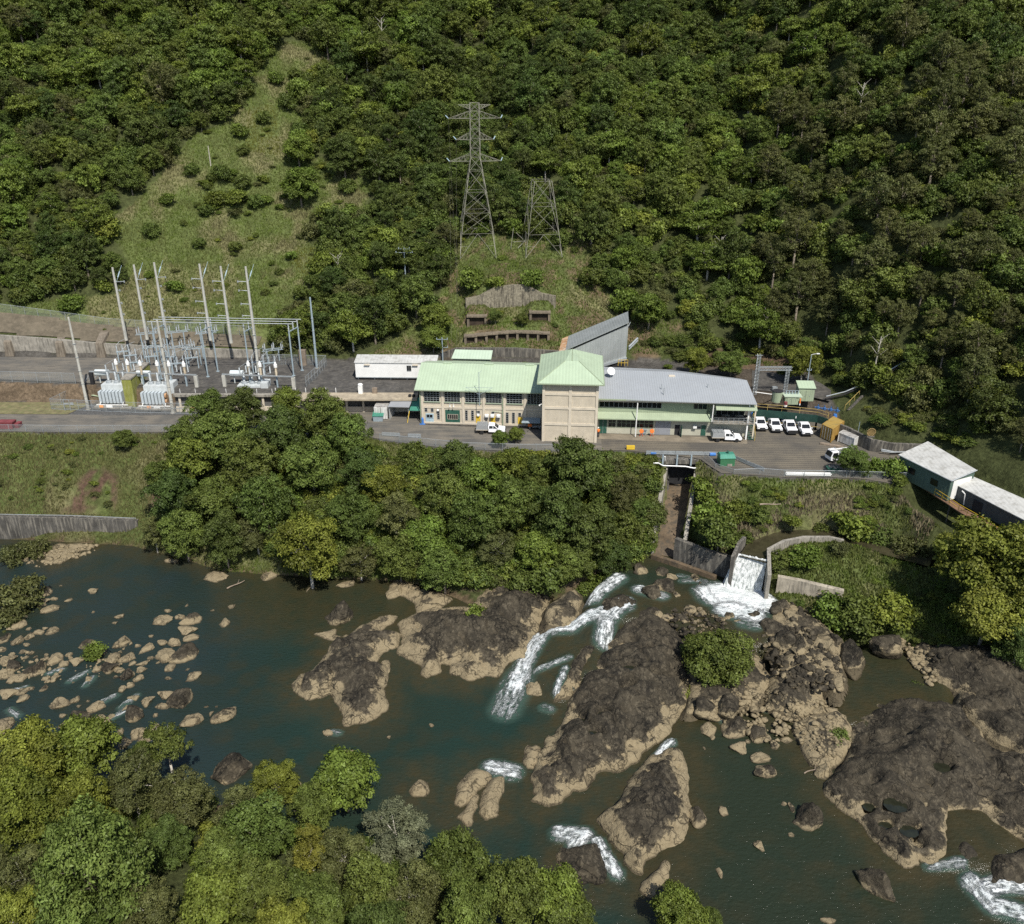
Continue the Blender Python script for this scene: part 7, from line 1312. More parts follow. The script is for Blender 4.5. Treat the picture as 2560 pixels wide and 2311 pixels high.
# container, white tank box
oc = T('orange_container', 'ochre shipping container at the back corner of the paved yard', 'container', tuple(q2b(1370, 1560, 0.02)), math.radians(146)); o0 = Vector(oc.location)
def cont(t, A_, B_, C_, h_, m_, roofm, doorm=True):
    A_, B_, C_ = [Vector((v_.x, v_.y, 0)) for v_ in (A_, B_, C_)]; D_ = B_ + (C_ - A_); t.rotation_euler = (0, 0, 0); t.location = (A_.x, A_.y, 0.03); q_ = [Vector((0, 0, 0)), B_ - A_, D_ - A_, C_ - A_]
    c = MB(); c.hull([v_ + Vector((0, 0, 0.12)) for v_ in q_], [v_ + Vector((0, 0, h_)) for v_ in q_]); c.build('body', m_, t); ce = sum(q_, Vector()) / 4
    c = MB(); c.slab([ce + (v_ - ce) * 0.97 + Vector((0, 0, h_ + 0.04)) for v_ in q_], 0.035); c.build('roof', roofm, t)
    c = MB()
    for v_ in q_: c.tube(v_ + Vector((0, 0, 0)), v_ + Vector((0, 0, h_ + 0.03)), 0.09, n=4)
    for i in range(4): c.tube(q_[i] + Vector((0, 0, h_)), q_[(i + 1) % 4] + Vector((0, 0, h_)), 0.07, n=4)
    c.build('corner_posts', m_, t)
    return q_
qq = cont(oc, q2b(1365, 1560, 0), q2b(1200, 1480, 0), q2b(1515, 1400, 0) if False else q2b(1540, 1430, 0), 2.55, ochre, M('ochre_roof', (0.34, 0.23, 0.06), 0.7, 0.15, 0.8, stain=(0.22, 0.17, 0.07), stain_amt=0.6))
c = MB(); d = (qq[1] - qq[0]); nn = Vector((d.y, -d.x, 0)).normalized(); nn = nn if nn.y < 0 else -nn
for f_ in (0.15, 0.36, 0.62, 0.84): p_ = qq[0] + d * f_ + nn * 0.06; c.tube(p_ + Vector((0, 0, 0.2)), p_ + Vector((0, 0, 2.45)), 0.035)
c.build('door_rods', galv, oc)
wb = T('white_tank_box', 'stained white box tank on a low plinth right of the orange container', 'tank', (0, 0, 0)); qq = cont(wb, q2b(1720, 1640, 0), q2b(1475, 1540, 0), q2b(1800, 1590, 0), 1.7, whitedirty, MATS['weathered_tin'])
c = MB(); c.b2(-4.2, -0.4, -0.4, 0.2, 0, 0.25); one('timber_kerb', c, wood, 'old timber kerb lying in front of the white box tank', 'kerb', tuple(q2b(1600, 1640, 0.02)), math.radians(-26))
# ------------------------------------------------------------------ vehicles
def wheel(parent, x, y, r=0.38, w_=0.24):
    o = MB(); o.lathe((0, 0, 0), [(r * .55, -w_ / 2), (r * .93, -w_ / 2), (r, -w_ / 2 + .04), (r, w_ / 2 - .04), (r * .93, w_ / 2), (r * .55, w_ / 2)], 18, 'y'); t_ = o.build('wheel', black, parent, (x, y, r))
    o = MB(); s_ = 1 if y > 0 else -1; o.lathe((0, 0, 0), [(r * .12, s_ * (w_ / 2 - .01)), (r * .56, s_ * (w_ / 2 - .03)), (r * .56, -s_ * w_ / 2)] if s_ > 0 else [(r * .56, w_ / 2), (r * .56, -(w_ / 2 - .03)), (r * .12, -(w_ / 2 - .01))], 14, 'y'); o.build('rim', galv, t_)
def ute(loc, rz, label, back='tray', group='white utes in the yard', blue_load=False, bar=False):
    t = T('utility_truck', label, 'ute', loc, rz, group); hw = 0.92
    low = [(-0.35, 0.5), (2.55, 0.42), (2.66, 0.62), (2.62, 0.86), (2.45, 1.0), (1.35, 1.12), (-0.35, 1.12)]
    c = MB(); c.side(low, -hw, hw, lambda z: 1.0 if z < 0.9 else 0.95); b = c.build('body', carwhite, t, bevel=0.035)
    cab = [(-0.42, 1.10), (1.42, 1.10), (0.72, 1.68), (0.55, 1.74), (-0.28, 1.76), (-0.42, 1.62)]
    c = MB(); c.side(cab, -hw * .95, hw * .95, lambda z: 1.0 if z < 1.2 else 0.84); c.build('cab', carwhite, t, bevel=0.03)
    c = MB(); c.hull([(1.40, -.74, 1.145), (1.40, .74, 1.145), (1.415, .74, 1.165), (1.415, -.74, 1.165)], [(0.79, -.64, 1.655), (0.79, .64, 1.655), (0.80, .64, 1.675), (0.80, -.64, 1.675)]); c.build('windscreen', glass, t)
    for s_ in (-1, 1):
        c = MB(); y0, y1 = s_ * hw * .957, s_ * hw * .835
        c.add([(-0.25, y0 - 0, 1.16), (0.42, y0, 1.16), (0.42, y1, 1.62), (-0.22, y1, 1.62)], [(0, 1, 2, 3)]); c.add([(0.5, y0, 1.16), (1.22, y0, 1.16), (0.72, y1, 1.60), (0.5, y1, 1.62)], [(0, 1, 2, 3)]); c.build('side_window', glass, t)
        c = MB(); c.box((1.28, s_ * 1.02, 1.2), (0.12, 0.22, 0.17)); c.build('mirror', carwhite if not bar else black, t)
        c = MB(); c.box((2.52, s_ * 0.68, 0.84), (0.24, 0.36, 0.14), s_ * -0.25); c.build('headlight', galv, t, bevel=0.02)
    c = MB(); c.side([(2.45, 0.36), (2.74, 0.36), (2.76, 0.58), (2.6, 0.62)], -hw * .98, hw * .98); c.box((2.645, 0, 0.76), (0.06, 0.95, 0.2)); c.build('bumper', black, t)
    if bar: c = MB(); c.side([(2.6, 0.34), (2.92, 0.36), (2.90, 0.95), (2.72, 0.98)], -0.85, 0.85); c.build('bull_bar', black, t)
    for x in (1.75, -1.55):
        for s_ in (-1, 1): wheel(t, x, s_ * 0.80)
    c = MB(); c.b2(-2.5, 2.4, -0.35, 0.35, 0.38, 0.55); c.build('chassis', black, t)
    if back == 'tray':
        c = MB(); c.b2(-2.55, -0.46, -0.95, 0.95, 0.86, 0.95)
        for y in (-0.95, 0.91): c.b2(-2.55, -0.46, y, y + 0.04, 0.95, 1.22)
        c.b2(-2.55, -2.51, -0.91, 0.91, 0.95, 1.22); c.b2(-0.5, -0.46, -0.91, 0.91, 0.95, 1.7); c.build('tray', galv if not blue_load else carwhite, t)
        c = MB(); c.b2(-2.3, -0.7, -0.8, 0.75, 0.951, 1.25); c.build('tray_load', whitedirty, t)
        if blue_load: c = MB(); c.b2(-2.7, -1.5, -1.02, -0.965, 0.85, 1.6); c.b2(-2.7, -1.9, -0.9, -0.2, 1.26, 1.75); c.build('blue_cover', blue, t)
    else:
        c = MB(); c.b2(-2.6, -0.46, -0.95, 0.95, 0.82, 0.92); c.build('tray', conc2, t); c = MB(); c.side([(-2.55, 0.925), (-0.48, 0.925), (-0.5, 1.72), (-2.45, 1.72)], -0.93, 0.93, lambda z: 1 if z < 1.2 else 0.93); c.build('canopy', M('canopy_grey', (0.34, 0.35, 0.35), 0.4, 0.08, 1, metal=0.3), t)
        c = MB()
        for x in (-2.2, -1.5, -0.8): c.bar((x, -0.9, 1.82), (x, 0.9, 1.82), 0.06)
        for y in (-0.6, 0, 0.6): c.bar((-2.5, y, 1.86), (-0.5, y, 1.86), 0.06)
        c.build('roof_rack', galv, t)
    return t
x, y = P(*k2(1085, 1100)); ute((x, y - 0.1, 0.02), math.radians(-2), 'white ute with a grey canopy parked in front of the hall doors', 'canopy')
x, y = P(1480 + 1612 / 4.8, 960 + 700 / 4.8); ute((x, y + 0.7, 0.02), math.radians(-1), 'white ute with a grey canopy and roof rack parked below the office balcony', 'canopy')
for i, (zx, zy, lb, bl__, br_) in enumerate(((290, 1395, 'leftmost of the four parked utes, with a blue cover on its tray', True, False), (525, 1420, 'second of the four parked utes, with a plain white tray', False, False), (765, 1445, 'third of the four parked utes, with a black bull bar and blue cover', True, True), (1000, 1475, 'rightmost of the four parked utes, next to the orange container', False, False))):
    p_ = q2b(zx, zy, 0.02); hd = math.radians(-91); ute((p_.x - math.cos(hd) * 2.7, p_.y - math.sin(hd) * 2.7 + 0.1, 0.03), hd, lb, 'tray', 'row of four parked utes', bl__, br_)
# forward control truck behind the small tree
x, y = P(2100, 1150); t = T('cab_truck', 'small white cab over truck with a beam on its rack, half behind a tree', 'truck', (x, y, 0.02), math.radians(196))
c = MB(); c.side([(1.0, 0.45), (2.45, 0.45), (2.5, 1.0), (2.15, 1.95), (1.0, 2.0)], -0.9, 0.9, lambda z: 1 if z < 1.2 else 0.9); c.build('cab', carwhite, t, bevel=0.05)
c = MB(); c.hull([(2.49, -.75, 1.08), (2.49, .75, 1.08), (2.52, .75, 1.1), (2.52, -.75, 1.1)], [(2.18, -.7, 1.85), (2.18, .7, 1.85), (2.21, .7, 1.87), (2.21, -.7, 1.87)]); c.build('windscreen', glass, t)
for s_ in (-1, 1): c = MB(); y0, y1 = s_ * 0.905, s_ * 0.825; c.add([(1.2, y0, 1.15), (2.3, y0, 1.15), (2.08, y1, 1.8), (1.2, y1, 1.8)], [(0, 1, 2, 3)]); c.build('side_window', glass, t)
c = MB(); c.b2(-2.4, 0.9, -0.95, 0.95, 0.75, 0.9); c.b2(-2.4, 0.9, -0.95, -0.9, 0.9, 1.25); c.b2(-2.4, 0.9, 0.9, 0.95, 0.9, 1.25); c.b2(0.85, 0.95, -0.9, 0.9, 0.9, 2.1); c.build('tray', galv, t); c = MB(); c.bar((-2.2, 0.3, 2.25), (2.6, 0.3, 2.25), 0.2); c.build('roof_load', white, t)
for x in (1.75, -1.5): [wheel(t, x, s_ * 0.78, 0.36) for s_ in (-1, 1)]
# white wagon parked by the low building
x, y = P(*k4(300, 1035)); t = T('station_wagon', 'white four wheel drive wagon parked by the low building', 'car', (x - 0.3, y + 2.0, 0.02), math.radians(-118)); 
c = MB(); c.side([(-2.3, 0.45), (2.3, 0.42), (2.4, 0.7), (2.3, 0.98), (1.25, 1.1), (-2.35, 1.12)], -0.93, 0.93); c.build('body', carwhite, t, bevel=0.05); c = MB(); c.side([(-2.32, 1.1), (1.25, 1.08), (0.6, 1.66), (0.3, 1.74), (-2.0, 1.76)], -0.88, 0.88, lambda z: 1 if z < 1.2 else 0.84); c.build('cab', carwhite, t, bevel=0.04)
c = MB(); c.hull([(1.24, -.72, 1.13), (1.24, .72, 1.13), (1.26, .72, 1.15), (1.26, -.72, 1.15)], [(0.66, -.62, 1.64), (0.66, .62, 1.64), (0.68, .62, 1.66), (0.68, -.62, 1.66)]); c.build('windscreen', glass, t)
for s_ in (-1, 1): c = MB(); y0, y1 = s_ * 0.886, s_ * 0.775; c.add([(-2.1, y0, 1.16), (1.05, y0, 1.16), (0.55, y1, 1.62), (-1.95, y1, 1.62)], [(0, 1, 2, 3)]); c.build('side_window', glass, t); c = MB(); c.box((2.22, s_ * 0.7, 0.84), (0.28, 0.32, 0.16)); c.build('headlight', galv, t)
for x in (1.45, -1.4): [wheel(t, x, s_ * 0.80, 0.38) for s_ in (-1, 1)]
# ------------------------------------------------------------------ yard edge: guard rails, pipe bridge, green shed
def yr(zx, zy, z=0.0): return Vector(P3(1480 + zx / 4.8, 960 + zy / 4.8, z))
def guard(pts, label, h=0.75, two=True):
    p0 = Vector(pts[0]); t = T('guard_rail', label, 'guard rail', tuple(p0), 0, 'guard rails along the yard'); P_ = [Vector(p_) - p0 for p_ in pts]; c = MB(); ps = []
    for a_, b_ in zip(P_[:-1], P_[1:]):
        d = (b_ - a_); n_ = Vector((d.y, -d.x, 0)).normalized() * 0.04
        for z in ((h * .55, h) if two else (h, )): c.hull([a_ + Vector((0, 0, z - .3)) - n_, b_ + Vector((0, 0, z - .3)) - n_, b_ + Vector((0, 0, z - .3)) + n_, a_ + Vector((0, 0, z - .3)) + n_], [a_ + Vector((0, 0, z)) - n_, b_ + Vector((0, 0, z)) - n_, b_ + Vector((0, 0, z)) + n_, a_ + Vector((0, 0, z)) + n_])
        k_ = max(1, round(d.length / 2.4)); ps += [a_.lerp(b_, k / k_) for k in range(k_ + 1)]
    c.build('rail', galv, t)
    for q_ in ps: c = MB(); c.tube((0, 0, 0), (0, 0, h), 0.06); c.build('post', galv, t, q_)
    return t
guard([yr(650, 850), yr(1000, 855), yr(1500, 865)], 'bright guard rail over the tailrace bridge')
guard([yr(1640, 880), yr(1850, 970), yr(2060, 1055)], 'guard rail slanting along the yard edge right of the small green shed')
guard([Vector(P3(*k4(600, 1450))), Vector(P3(*k4(880, 1465)))], 'short white guard rail at the bank left of the hall ute')
guard([Vector(P3(*k4(1010, 1475))), Vector(P3(*k4(1210, 1480)))], 'short guard rail above the bank in front of the hall corner')
fence([(*yr(1350, 900)[:2], 0.0), (*yr(1480, 1000)[:2], -0.5), (*yr(1700, 1080)[:2], -0.4), (*yr(2010, 1085)[:2], -0.1), (*P(1960, 1192), 0), (*P(2060, 1193), 0), (*P(2170, 1196), 0), (*P(2290, 1200), 0)], 'chain link fence along the top of the right hand bank', h=1.2)
br = T('bridge', 'concrete bridge deck with brackets carrying the yard edge over the tailrace', 'bridge', tuple(yr(790, 880, -0.1))); o0 = Vector(br.location); a_, b_ = yr(780, 868, -0.05) - o0, yr(1290, 868, -0.05) - o0
c = MB(); c.b2(a_.x, b_.x, -1.2, 2.2, -0.75, -0.02); c.build('deck_beam', concd, br)
for k in range(3): c = MB(); x = a_.x + (b_.x - a_.x) * (0.1 + 0.33 * k); c.b2(x - 0.12, x + 0.12, -1.5, -1.21, -0.9, 1.0); c.build('bracket', bluegrey, br)
c = MB(); c.b2(a_.x + 2, b_.x - 0.5, 1.5, 2.1, -5.8, -0.76); c.build('culvert_mouth', darkm, br)
c = MB(); P_ = [yr(720, 900, -0.3), yr(780, 900, -0.3), yr(830, 930, -0.9), yr(1100, 940, -0.9), yr(1200, 960, -1.1), yr(1240, 955, -1.1)]; c.path([v_ - P_[0] + Vector((0, -1.7, 0)) for v_ in P_], 0.11); c.tube(yr(855, 820, 0.7) - P_[0] + Vector((0, -1.8, 0)), yr(850, 1020, -3.2) - P_[0] + Vector((0, -1.8, 0)), 0.11); one('white_pipe', c, white, 'white pipe crossing in front of the tailrace bridge', 'pipe', tuple(P_[0]))
gs = T('pump_shed', 'small bright green corrugated shed with a hipped lid beside the tailrace', 'shed', tuple(yr(1530, 1030, -0.6)), math.radians(3)); gcol = M('bright_green_sheet', (0.045, 0.155, 0.075), 0.5, 0.1, 1, ribs=0.25)
c = MB(); c.b2(0, 2.45, 0, 2.0, 0, 2.0); c.build('wall', gcol, gs); c = MB(); c.hull([(-0.1, -0.1, 2.0), (2.55, -0.1, 2.0), (2.55, 2.1, 2.0), (-0.1, 2.1, 2.0)], [(0.05, 0.55, 2.5), (2.4, 0.55, 2.5), (2.4, 1.6, 2.5), (0.05, 1.6, 2.5)]); c.build('roof', teal, gs)
c = MB(); c.lathe((1.4, 1.0, 2.5), [(0.16, 0), (0.16, 0.3), (0.25, 0.35), (0.05, 0.5)], 8); c.build('vent', dgreen, gs); c = MB(); c.b2(1.2, 2.0, -0.08, -0.003, 0.5, 1.0); c.b2(-0.5, 3.2, -0.9, 2.6, -0.4, -0.003); c.build('hatch', concg, gs)
for i, (zx, zy, lb) in enumerate(((700, 845, 'blue drum lying left of the pipe bridge'), (1410, 865, 'blue drum lying right of the pipe bridge'))): c = MB(); c.lathe((0, 0, 0.3), [(0.26, 0), (0.3, 0.05), (0.3, 0.95), (0.26, 1.0)], 10, 'x'); one('blue_drum', c, blue, lb, 'drum', tuple(yr(zx, zy, 0.0)), 0, 'blue drums by the bridge')
c = MB(); c.b2(0, 1.4, 0, 0.5, 0.1, 0.7); one('yellow_barrier', c, yellow, 'yellow barrier box at the yard edge left of the bridge', 'barrier', tuple(yr(415, 795, 0.02)))
def plank_stack(px0, py0, px1, py1, n_, label):
    a_ = Vector(P3(px0, py0, 0.1)); b_ = Vector(P3(px1, py1, 0.1)); t = T('pipe_bundle', label, 'pipe bundle', tuple(a_), 0, 'bundles of white pipes'); d = b_ - a_
    for k in range(n_): c = MB(); o_ = Vector((rnd.uniform(-0.5, 0.5), 0.25 * (k % 3), 0.12 + 0.2 * (k // 3))); c.tube(o_, d + o_, 0.1, n=7); c.build('pipe', white, t)
plank_stack(1966, 1189, 2078, 1191, 6, 'bundle of long white pipes on the yard edge near the far end of the fence')
gb2 = T('garden_skip', 'open green skip full of rubbish beside the pipe bundle', 'skip', P3(2070, 1184, 0.02)); c = MB(); c.hull([(0.1, 0, 0), (1.7, 0, 0), (1.7, 1.1, 0), (0.1, 1.1, 0)], [(-0.1, -0.15, 0.8), (1.9, -0.15, 0.8), (1.9, 1.25, 0.8), (-0.1, 1.25, 0.8)]); c.build('body', dgreen, gb2); c = MB(); [c.box((rnd.uniform(0.3, 1.5), rnd.uniform(0.2, 0.9), 0.85), (0.4, 0.3, 0.15), rnd.uniform(0, 3)) for _ in range(7)]; c.build('rubbish', conc2, gb2)
# platform ladder with red hose boxes, red cabinet
rr0 = yr(650, 590, 0.02); t = T('platform_ladder', 'mobile steel platform ladder standing by the office windows', 'ladder', tuple(rr0)); c = MB()
for s_ in (-0.35, 0.35): c.tube((s_ - 0.6, -0.9, 0), (s_ + 0.15, 0, 2.0), 0.04); c.tube((s_ + 0.15, 0.1, 0), (s_ + 0.15, 0.1, 2.9), 0.04); c.tube((s_ + 0.75, 0.1, 0), (s_ + 0.15, 0.1, 2.0), 0.04)
c.build('frame', galv, t); c = MB(); [c.box((-0.6 + 0.09 * k, -0.9 + 0.11 * k, 0.24 * k + 0.2), (0.7, 0.2, 0.04)) for k in range(8)]; c.box((0.15, 0.15, 2.02), (0.8, 0.6, 0.05)); c.build('treads', bluegrey, t)
for i, zx in enumerate((590, 715)): t = T('hose_reel', ['left', 'right'][i] + ' red hose reel stand at the foot of the mobile ladder', 'hose reel', tuple(yr(zx, 630, 0.02)), 0, 'red hose reels'); c = MB(); c.lathe((0, 0, 1.0), [(0.32, -0.12), (0.38, -0.1), (0.38, 0.1), (0.32, 0.12)], 12, 'y'); c.build('reel', orange, t); c = MB(); c.tube((-0.3, 0, 0), (0, 0, 1.0), 0.05); c.tube((0.3, 0, 0), (0, 0, 1.0), 0.05); c.tube((0, 0, 1.0), (0, 0, 1.6), 0.04); c.build('stand', red, t)
c = MB(); c.b2(0, 0.6, 0, 0.35, 0.2, 1.5); t = T('fire_cabinet', 'red fire cabinet beside the open green office door', 'cabinet', tuple(yr(1070, 600, 0.02) + Vector((0.05, 0.1, 0)))); c.build('body', red, t, bevel=0.03); c = MB(); c.b2(0.1, 0.5, -0.03, -0.002, 0.7, 0.95); c.build('label_plate', white, t)
# gas bottle and crate clutter at hall corners
c = MB(); c.lathe((0, 0, 0), [(0.2, 0), (0.22, 0.1), (0.22, 1.0), (0.1, 1.25)], 10); t = T('gas_bottle', 'blue gas bottle trolley at the left corner of the hall', 'gas bottle', tuple(Vector(P3(*k4(1240, 1260), 0.02)))); c.build('bottle', blue, t); c = MB(); c.bar((-0.3, 0.1, 0), (-0.3, 0.2, 1.2), 0.06); c.bar((-0.5, -0.4, 0.1), (0.5, -0.4, 0.1), 0.2); c.build('trolley', blue, t)
t = T('orange_trolley', 'orange warning trolley in the shade left of the tower block', 'trolley', P3(1280 + 280 / 6.3, 860 + 1335 / 6.3, 0.02)); c = MB(); c.b2(-0.35, 0.35, -0.05, 0.05, 0.4, 0.9); c.build('panel', orange, t); c = MB(); c.b2(0.4, 2.0, -0.2, 0.3, 0.3, 0.5); [c.lathe((x, 0, 0.15), [(0.15, -0.1), (0.15, 0.1)], 8, 'y') for x in (0, 1.8)]; c.build('bed', galv, t)
# person in orange at the tower corner
pp_ = P(1493, 1092); t = T('person', 'worker in an orange shirt and white helmet standing at the tower corner', 'person', (pp_[0] + 0.15, pp_[1] - 0.1, 0.02), math.radians(170))
me = bpy.data.meshes.new('body'); J = [(0, 0, .98), (0, 0, 1.2), (0, 0, 1.42), (0, 0.0, 1.54), (0, 0.02, 1.66), (0.02, 0.02, 1.74), (.19, 0, 1.40), (.25, .04, 1.14), (.24, .14, .92), (-.19, 0, 1.40), (-.25, .0, 1.14), (-.24, .06, .92), (.10, 0, .90), (.11, .02, .50), (.11, -.02, .08), (.11, .12, .04), (-.10, 0, .90), (-.12, -.02, .50), (-.12, -.05, .08), (-.12, .10, .04)]
E_ = [(0, 1), (1, 2), (2, 3), (3, 4), (4, 5), (2, 6), (6, 7), (7, 8), (2, 9), (9, 10), (10, 11), (0, 12), (12, 13), (13, 14), (14, 15), (0, 16), (16, 17), (17, 18), (18, 19)]
me.from_pydata(J, E_, []); ob = link('body', me, t); sk = ob.modifiers.new('skin', 'SKIN'); ob.modifiers.new('sub', 'SUBSURF').levels = 2; ob.modifiers['sub'].render_levels = 2
RR = [.15, .14, .15, .06, .095, .085, .065, .045, .032, .065, .045, .032, .095, .07, .05, .045, .095, .07, .05, .045]
for i, r_ in enumerate(RR): me.skin_vertices[0].data[i].radius = (r_, r_ * .85)
me.skin_vertices[0].data[0].use_root = True; me.materials.append(skin_m)
c = MB(); c.lathe((0, 0, 0), [(.19, .93), (.18, 1.1), (.21, 1.35), (.17, 1.47), (.08, 1.52)], 14)
for s_ in (-1, 1): c.tube((s_ * .17, 0, 1.42), (s_ * .26, .03, 1.14), .085, .07, 10)
c.build('shirt', orange, t, smooth=True)
c = MB()
for s_, y in ((1, 0), (-1, -.02)): c.tube((s_ * .10, 0, .95), (s_ * .115, y, .5), .115, .09, 10); c.tube((s_ * .115, y, .5), (s_ * .115, y - .02, .09), .09, .07, 10)
c.build('trousers', navy, t, smooth=True); c = MB(); c.lathe((0, .02, 1.70), [(.15, 0), (.13, .03), (.12, .10), (.06, .15)], 14); c.build('helmet', white, t, smooth=True)
c = MB(); [c.box((s_ * .115, .05, .05), (.1, .27, .1)) for s_ in (-1, 1)]; c.build('boots', black, t)
# fallen logs and driftwood
def log(px, py, z, L_, ang, r_, label):
    x, y = P(px, py, z); c = MB(); n_ = 5; pts = [Vector((L_ * (k / n_ - .5), 0.1 * math.sin(k * 1.3), 0.05 * k)) for k in range(n_ + 1)]
    for k in range(n_): c.tube(pts[k], pts[k + 1], r_ * (1 - k * .12), r_ * (1 - (k + 1) * .12), 7)
    c.tube(pts[3], pts[3] + Vector((0.5, 0.5, 0.4)), r_ * .5, r_ * .2, 5); one('log', c, wood, label, 'log', (x, y, z + r_), math.radians(ang), 'driftwood')
log(1650 + 845 / 2.2154, 1600 + 728 / 2.2154, -14.6, 2.4, 20, 0.08, 'thin pole lying against the square pale slab'); log(590, 1465, -14.9, 3.0, 40, 0.12, 'bare branch hanging into the left pool')
log(1925, 1265, -1.9, 3.2, -6, 0.16, 'dead log lying on the grass of the right bank'); log(2035, 1485, -10.5, 4.5, -35, 0.14, 'fallen roots beside the stained slab face on the island')
# ------------------------------------------------------------------ vegetation
rg = np.random.default_rng(11); rnd = random.Random(21)
def leaf_quads(C, N, L_, asp=0.55):
    """rhombic leaf sprays at C facing N"""
    n = len(C); r = rg.normal(size=(n, 3)); t1 = np.cross(N, r); t1 /= np.linalg.norm(t1, axis=1)[:, None] + 1e-9; t2 = np.cross(N, t1)
    L_ = np.broadcast_to(np.asarray(L_, float), (n,))[:, None]; a = t1 * L_ * 0.5; b = t2 * L_ * 0.5 * asp; bend = N * L_ * 0.10
    return np.stack([C - a - bend, C - b + bend, C + a - bend, C + b + bend], 1).reshape(-1, 3)
def crown_data(seed, R, Hc, zc, lobes, n, leaf, gap=0.25, flat=1.0, core=0.10, asp=0.6, up=0.35, lobe_r=(0.28, 0.46)):
    g = np.random.default_rng(seed); cs = []; tries = 0
    while len(cs) < lobes and tries < 4000:
        tries += 1; d = g.normal(size=3); d /= np.linalg.norm(d)
        if d[2] < -0.85: continue
        k = g.uniform(0.45, 0.80); c = np.array([d[0] * R * k, d[1] * R * k, zc + d[2] * Hc * 0.5 * k]); r = R * g.uniform(*lobe_r)
        if all(np.linalg.norm((c - o[0])) > gap * (r + o[1]) * 1.5 for o in cs): cs.append((c, r, g.uniform(0.72, 1.28)))
    w = np.array([c[1] ** 2 for c in cs]); w = w / w.sum(); which = g.choice(len(cs), n, p=w)
    d = g.normal(size=(n, 3)); d /= np.linalg.norm(d, axis=1)[:, None]; lowm = d[:, 2] < -0.35; d[lowm, 2] *= -1
    cc = np.array([c[0] for c in cs])[which]; rr = np.array([c[1] for c in cs])[which]; tt_ = np.array([c[2] for c in cs])[which]
    keepd = None; bump = 1 + 0.16 * np.sin(d[:, 0] * 9 + which) * np.sin(d[:, 1] * 8 + 2 * which) + 0.10 * np.sin(d[:, 2] * 17 + which)
    ns = max(60, n // 34); sl_ = g.choice(len(cs), ns, p=w); sd_ = g.normal(size=(ns, 3)); sd_ /= np.linalg.norm(sd_, axis=1)[:, None]; lw = sd_[:, 2] < -0.35; sd_[lw, 2] *= -1      # twig clusters on each lobe
    sc_ = np.array([c[0] for c in cs])[sl_] + sd_ * (np.array([c[1] for c in cs])[sl_] * g.uniform(0.78, 1.08, ns))[:, None] * np.array([1, 1, 0.80 * flat]); sr_ = g.uniform(0.7, 1.35, ns) * leaf * 1.15
    pick = g.integers(0, ns, n); off = g.normal(size=(n, 3)) * np.array([1, 1, 0.62]); q = sc_[pick] + off * sr_[pick][:, None] * 0.75; d = sd_[pick] * 0.7 + off * 0.45; tt_ = np.array([c[2] for c in cs])[sl_][pick] * g.uniform(0.78, 1.22, ns)[pick]
    nc = int(n * core); dd_ = g.normal(size=(nc, 3)); dd_ /= np.linalg.norm(dd_, axis=1)[:, None]; qc = np.array([0, 0, zc]) + dd_ * g.uniform(0.2, 0.75, nc)[:, None] * np.array([R, R, Hc * 0.5])
    N = d * 0.75 + g.normal(size=(n, 3)) * 0.55 + np.array([0, 0, up]); N = np.concatenate([N, g.normal(size=(nc, 3)) + [0, 0, 0.6]]); N /= np.linalg.norm(N, axis=1)[:, None]
    Q = np.concatenate([q, qc]); tint = np.concatenate([tt_, np.full(nc, 0.9)]) * g.uniform(0.80, 1.2, len(Q)); L_ = leaf * g.uniform(0.65, 1.35, len(Q))
    global rg; keep = rg; rg = g; V = leaf_quads(Q, N, L_, asp); rg = keep
    return V, np.repeat(tint, 4), cs
def crown_mesh(name, mat, *a, **k):
    V, t, cs = crown_data(*a, **k); return npmesh(name, V, np.arange(len(V)).reshape(-1, 4), LEAF[mat], {'tint': t}), cs
def trunk_mesh(cs, zc, H, r, mat, lean=0.0):
    c = MB(); p0 = Vector((0, 0, -1.2)); p1 = Vector((lean * 0.4, 0.1, zc * 0.55)); p2 = Vector((lean, 0, zc * 0.95)); c.tube(p0, p1, r, r * 0.75, 7); c.tube(p1, p2, r * 0.75, r * 0.45, 7)
    for cc, rr, _ in cs[:12]:
        m_ = p1.lerp(p2, rnd.uniform(0.2, 0.9)); e_ = Vector(cc); k = m_.lerp(e_, 0.55) + Vector((0, 0, 0.3)); c.tube(m_, k, r * 0.35, r * 0.22, 5); c.tube(k, e_, r * 0.22, r * 0.06, 5)
        e2 = e_ + Vector((rnd.uniform(-1, 1), rnd.uniform(-1, 1), rnd.uniform(0.2, 1))) * rr * 0.8; c.tube(k.lerp(e_, 0.5), e2, r * 0.14, r * 0.04, 4)
    me = bpy.data.meshes.new('trunk'); me.from_pydata(c.v, [], c.f); me.materials.append(mat); me.polygons.foreach_set('use_smooth', [True] * len(me.polygons)); return me
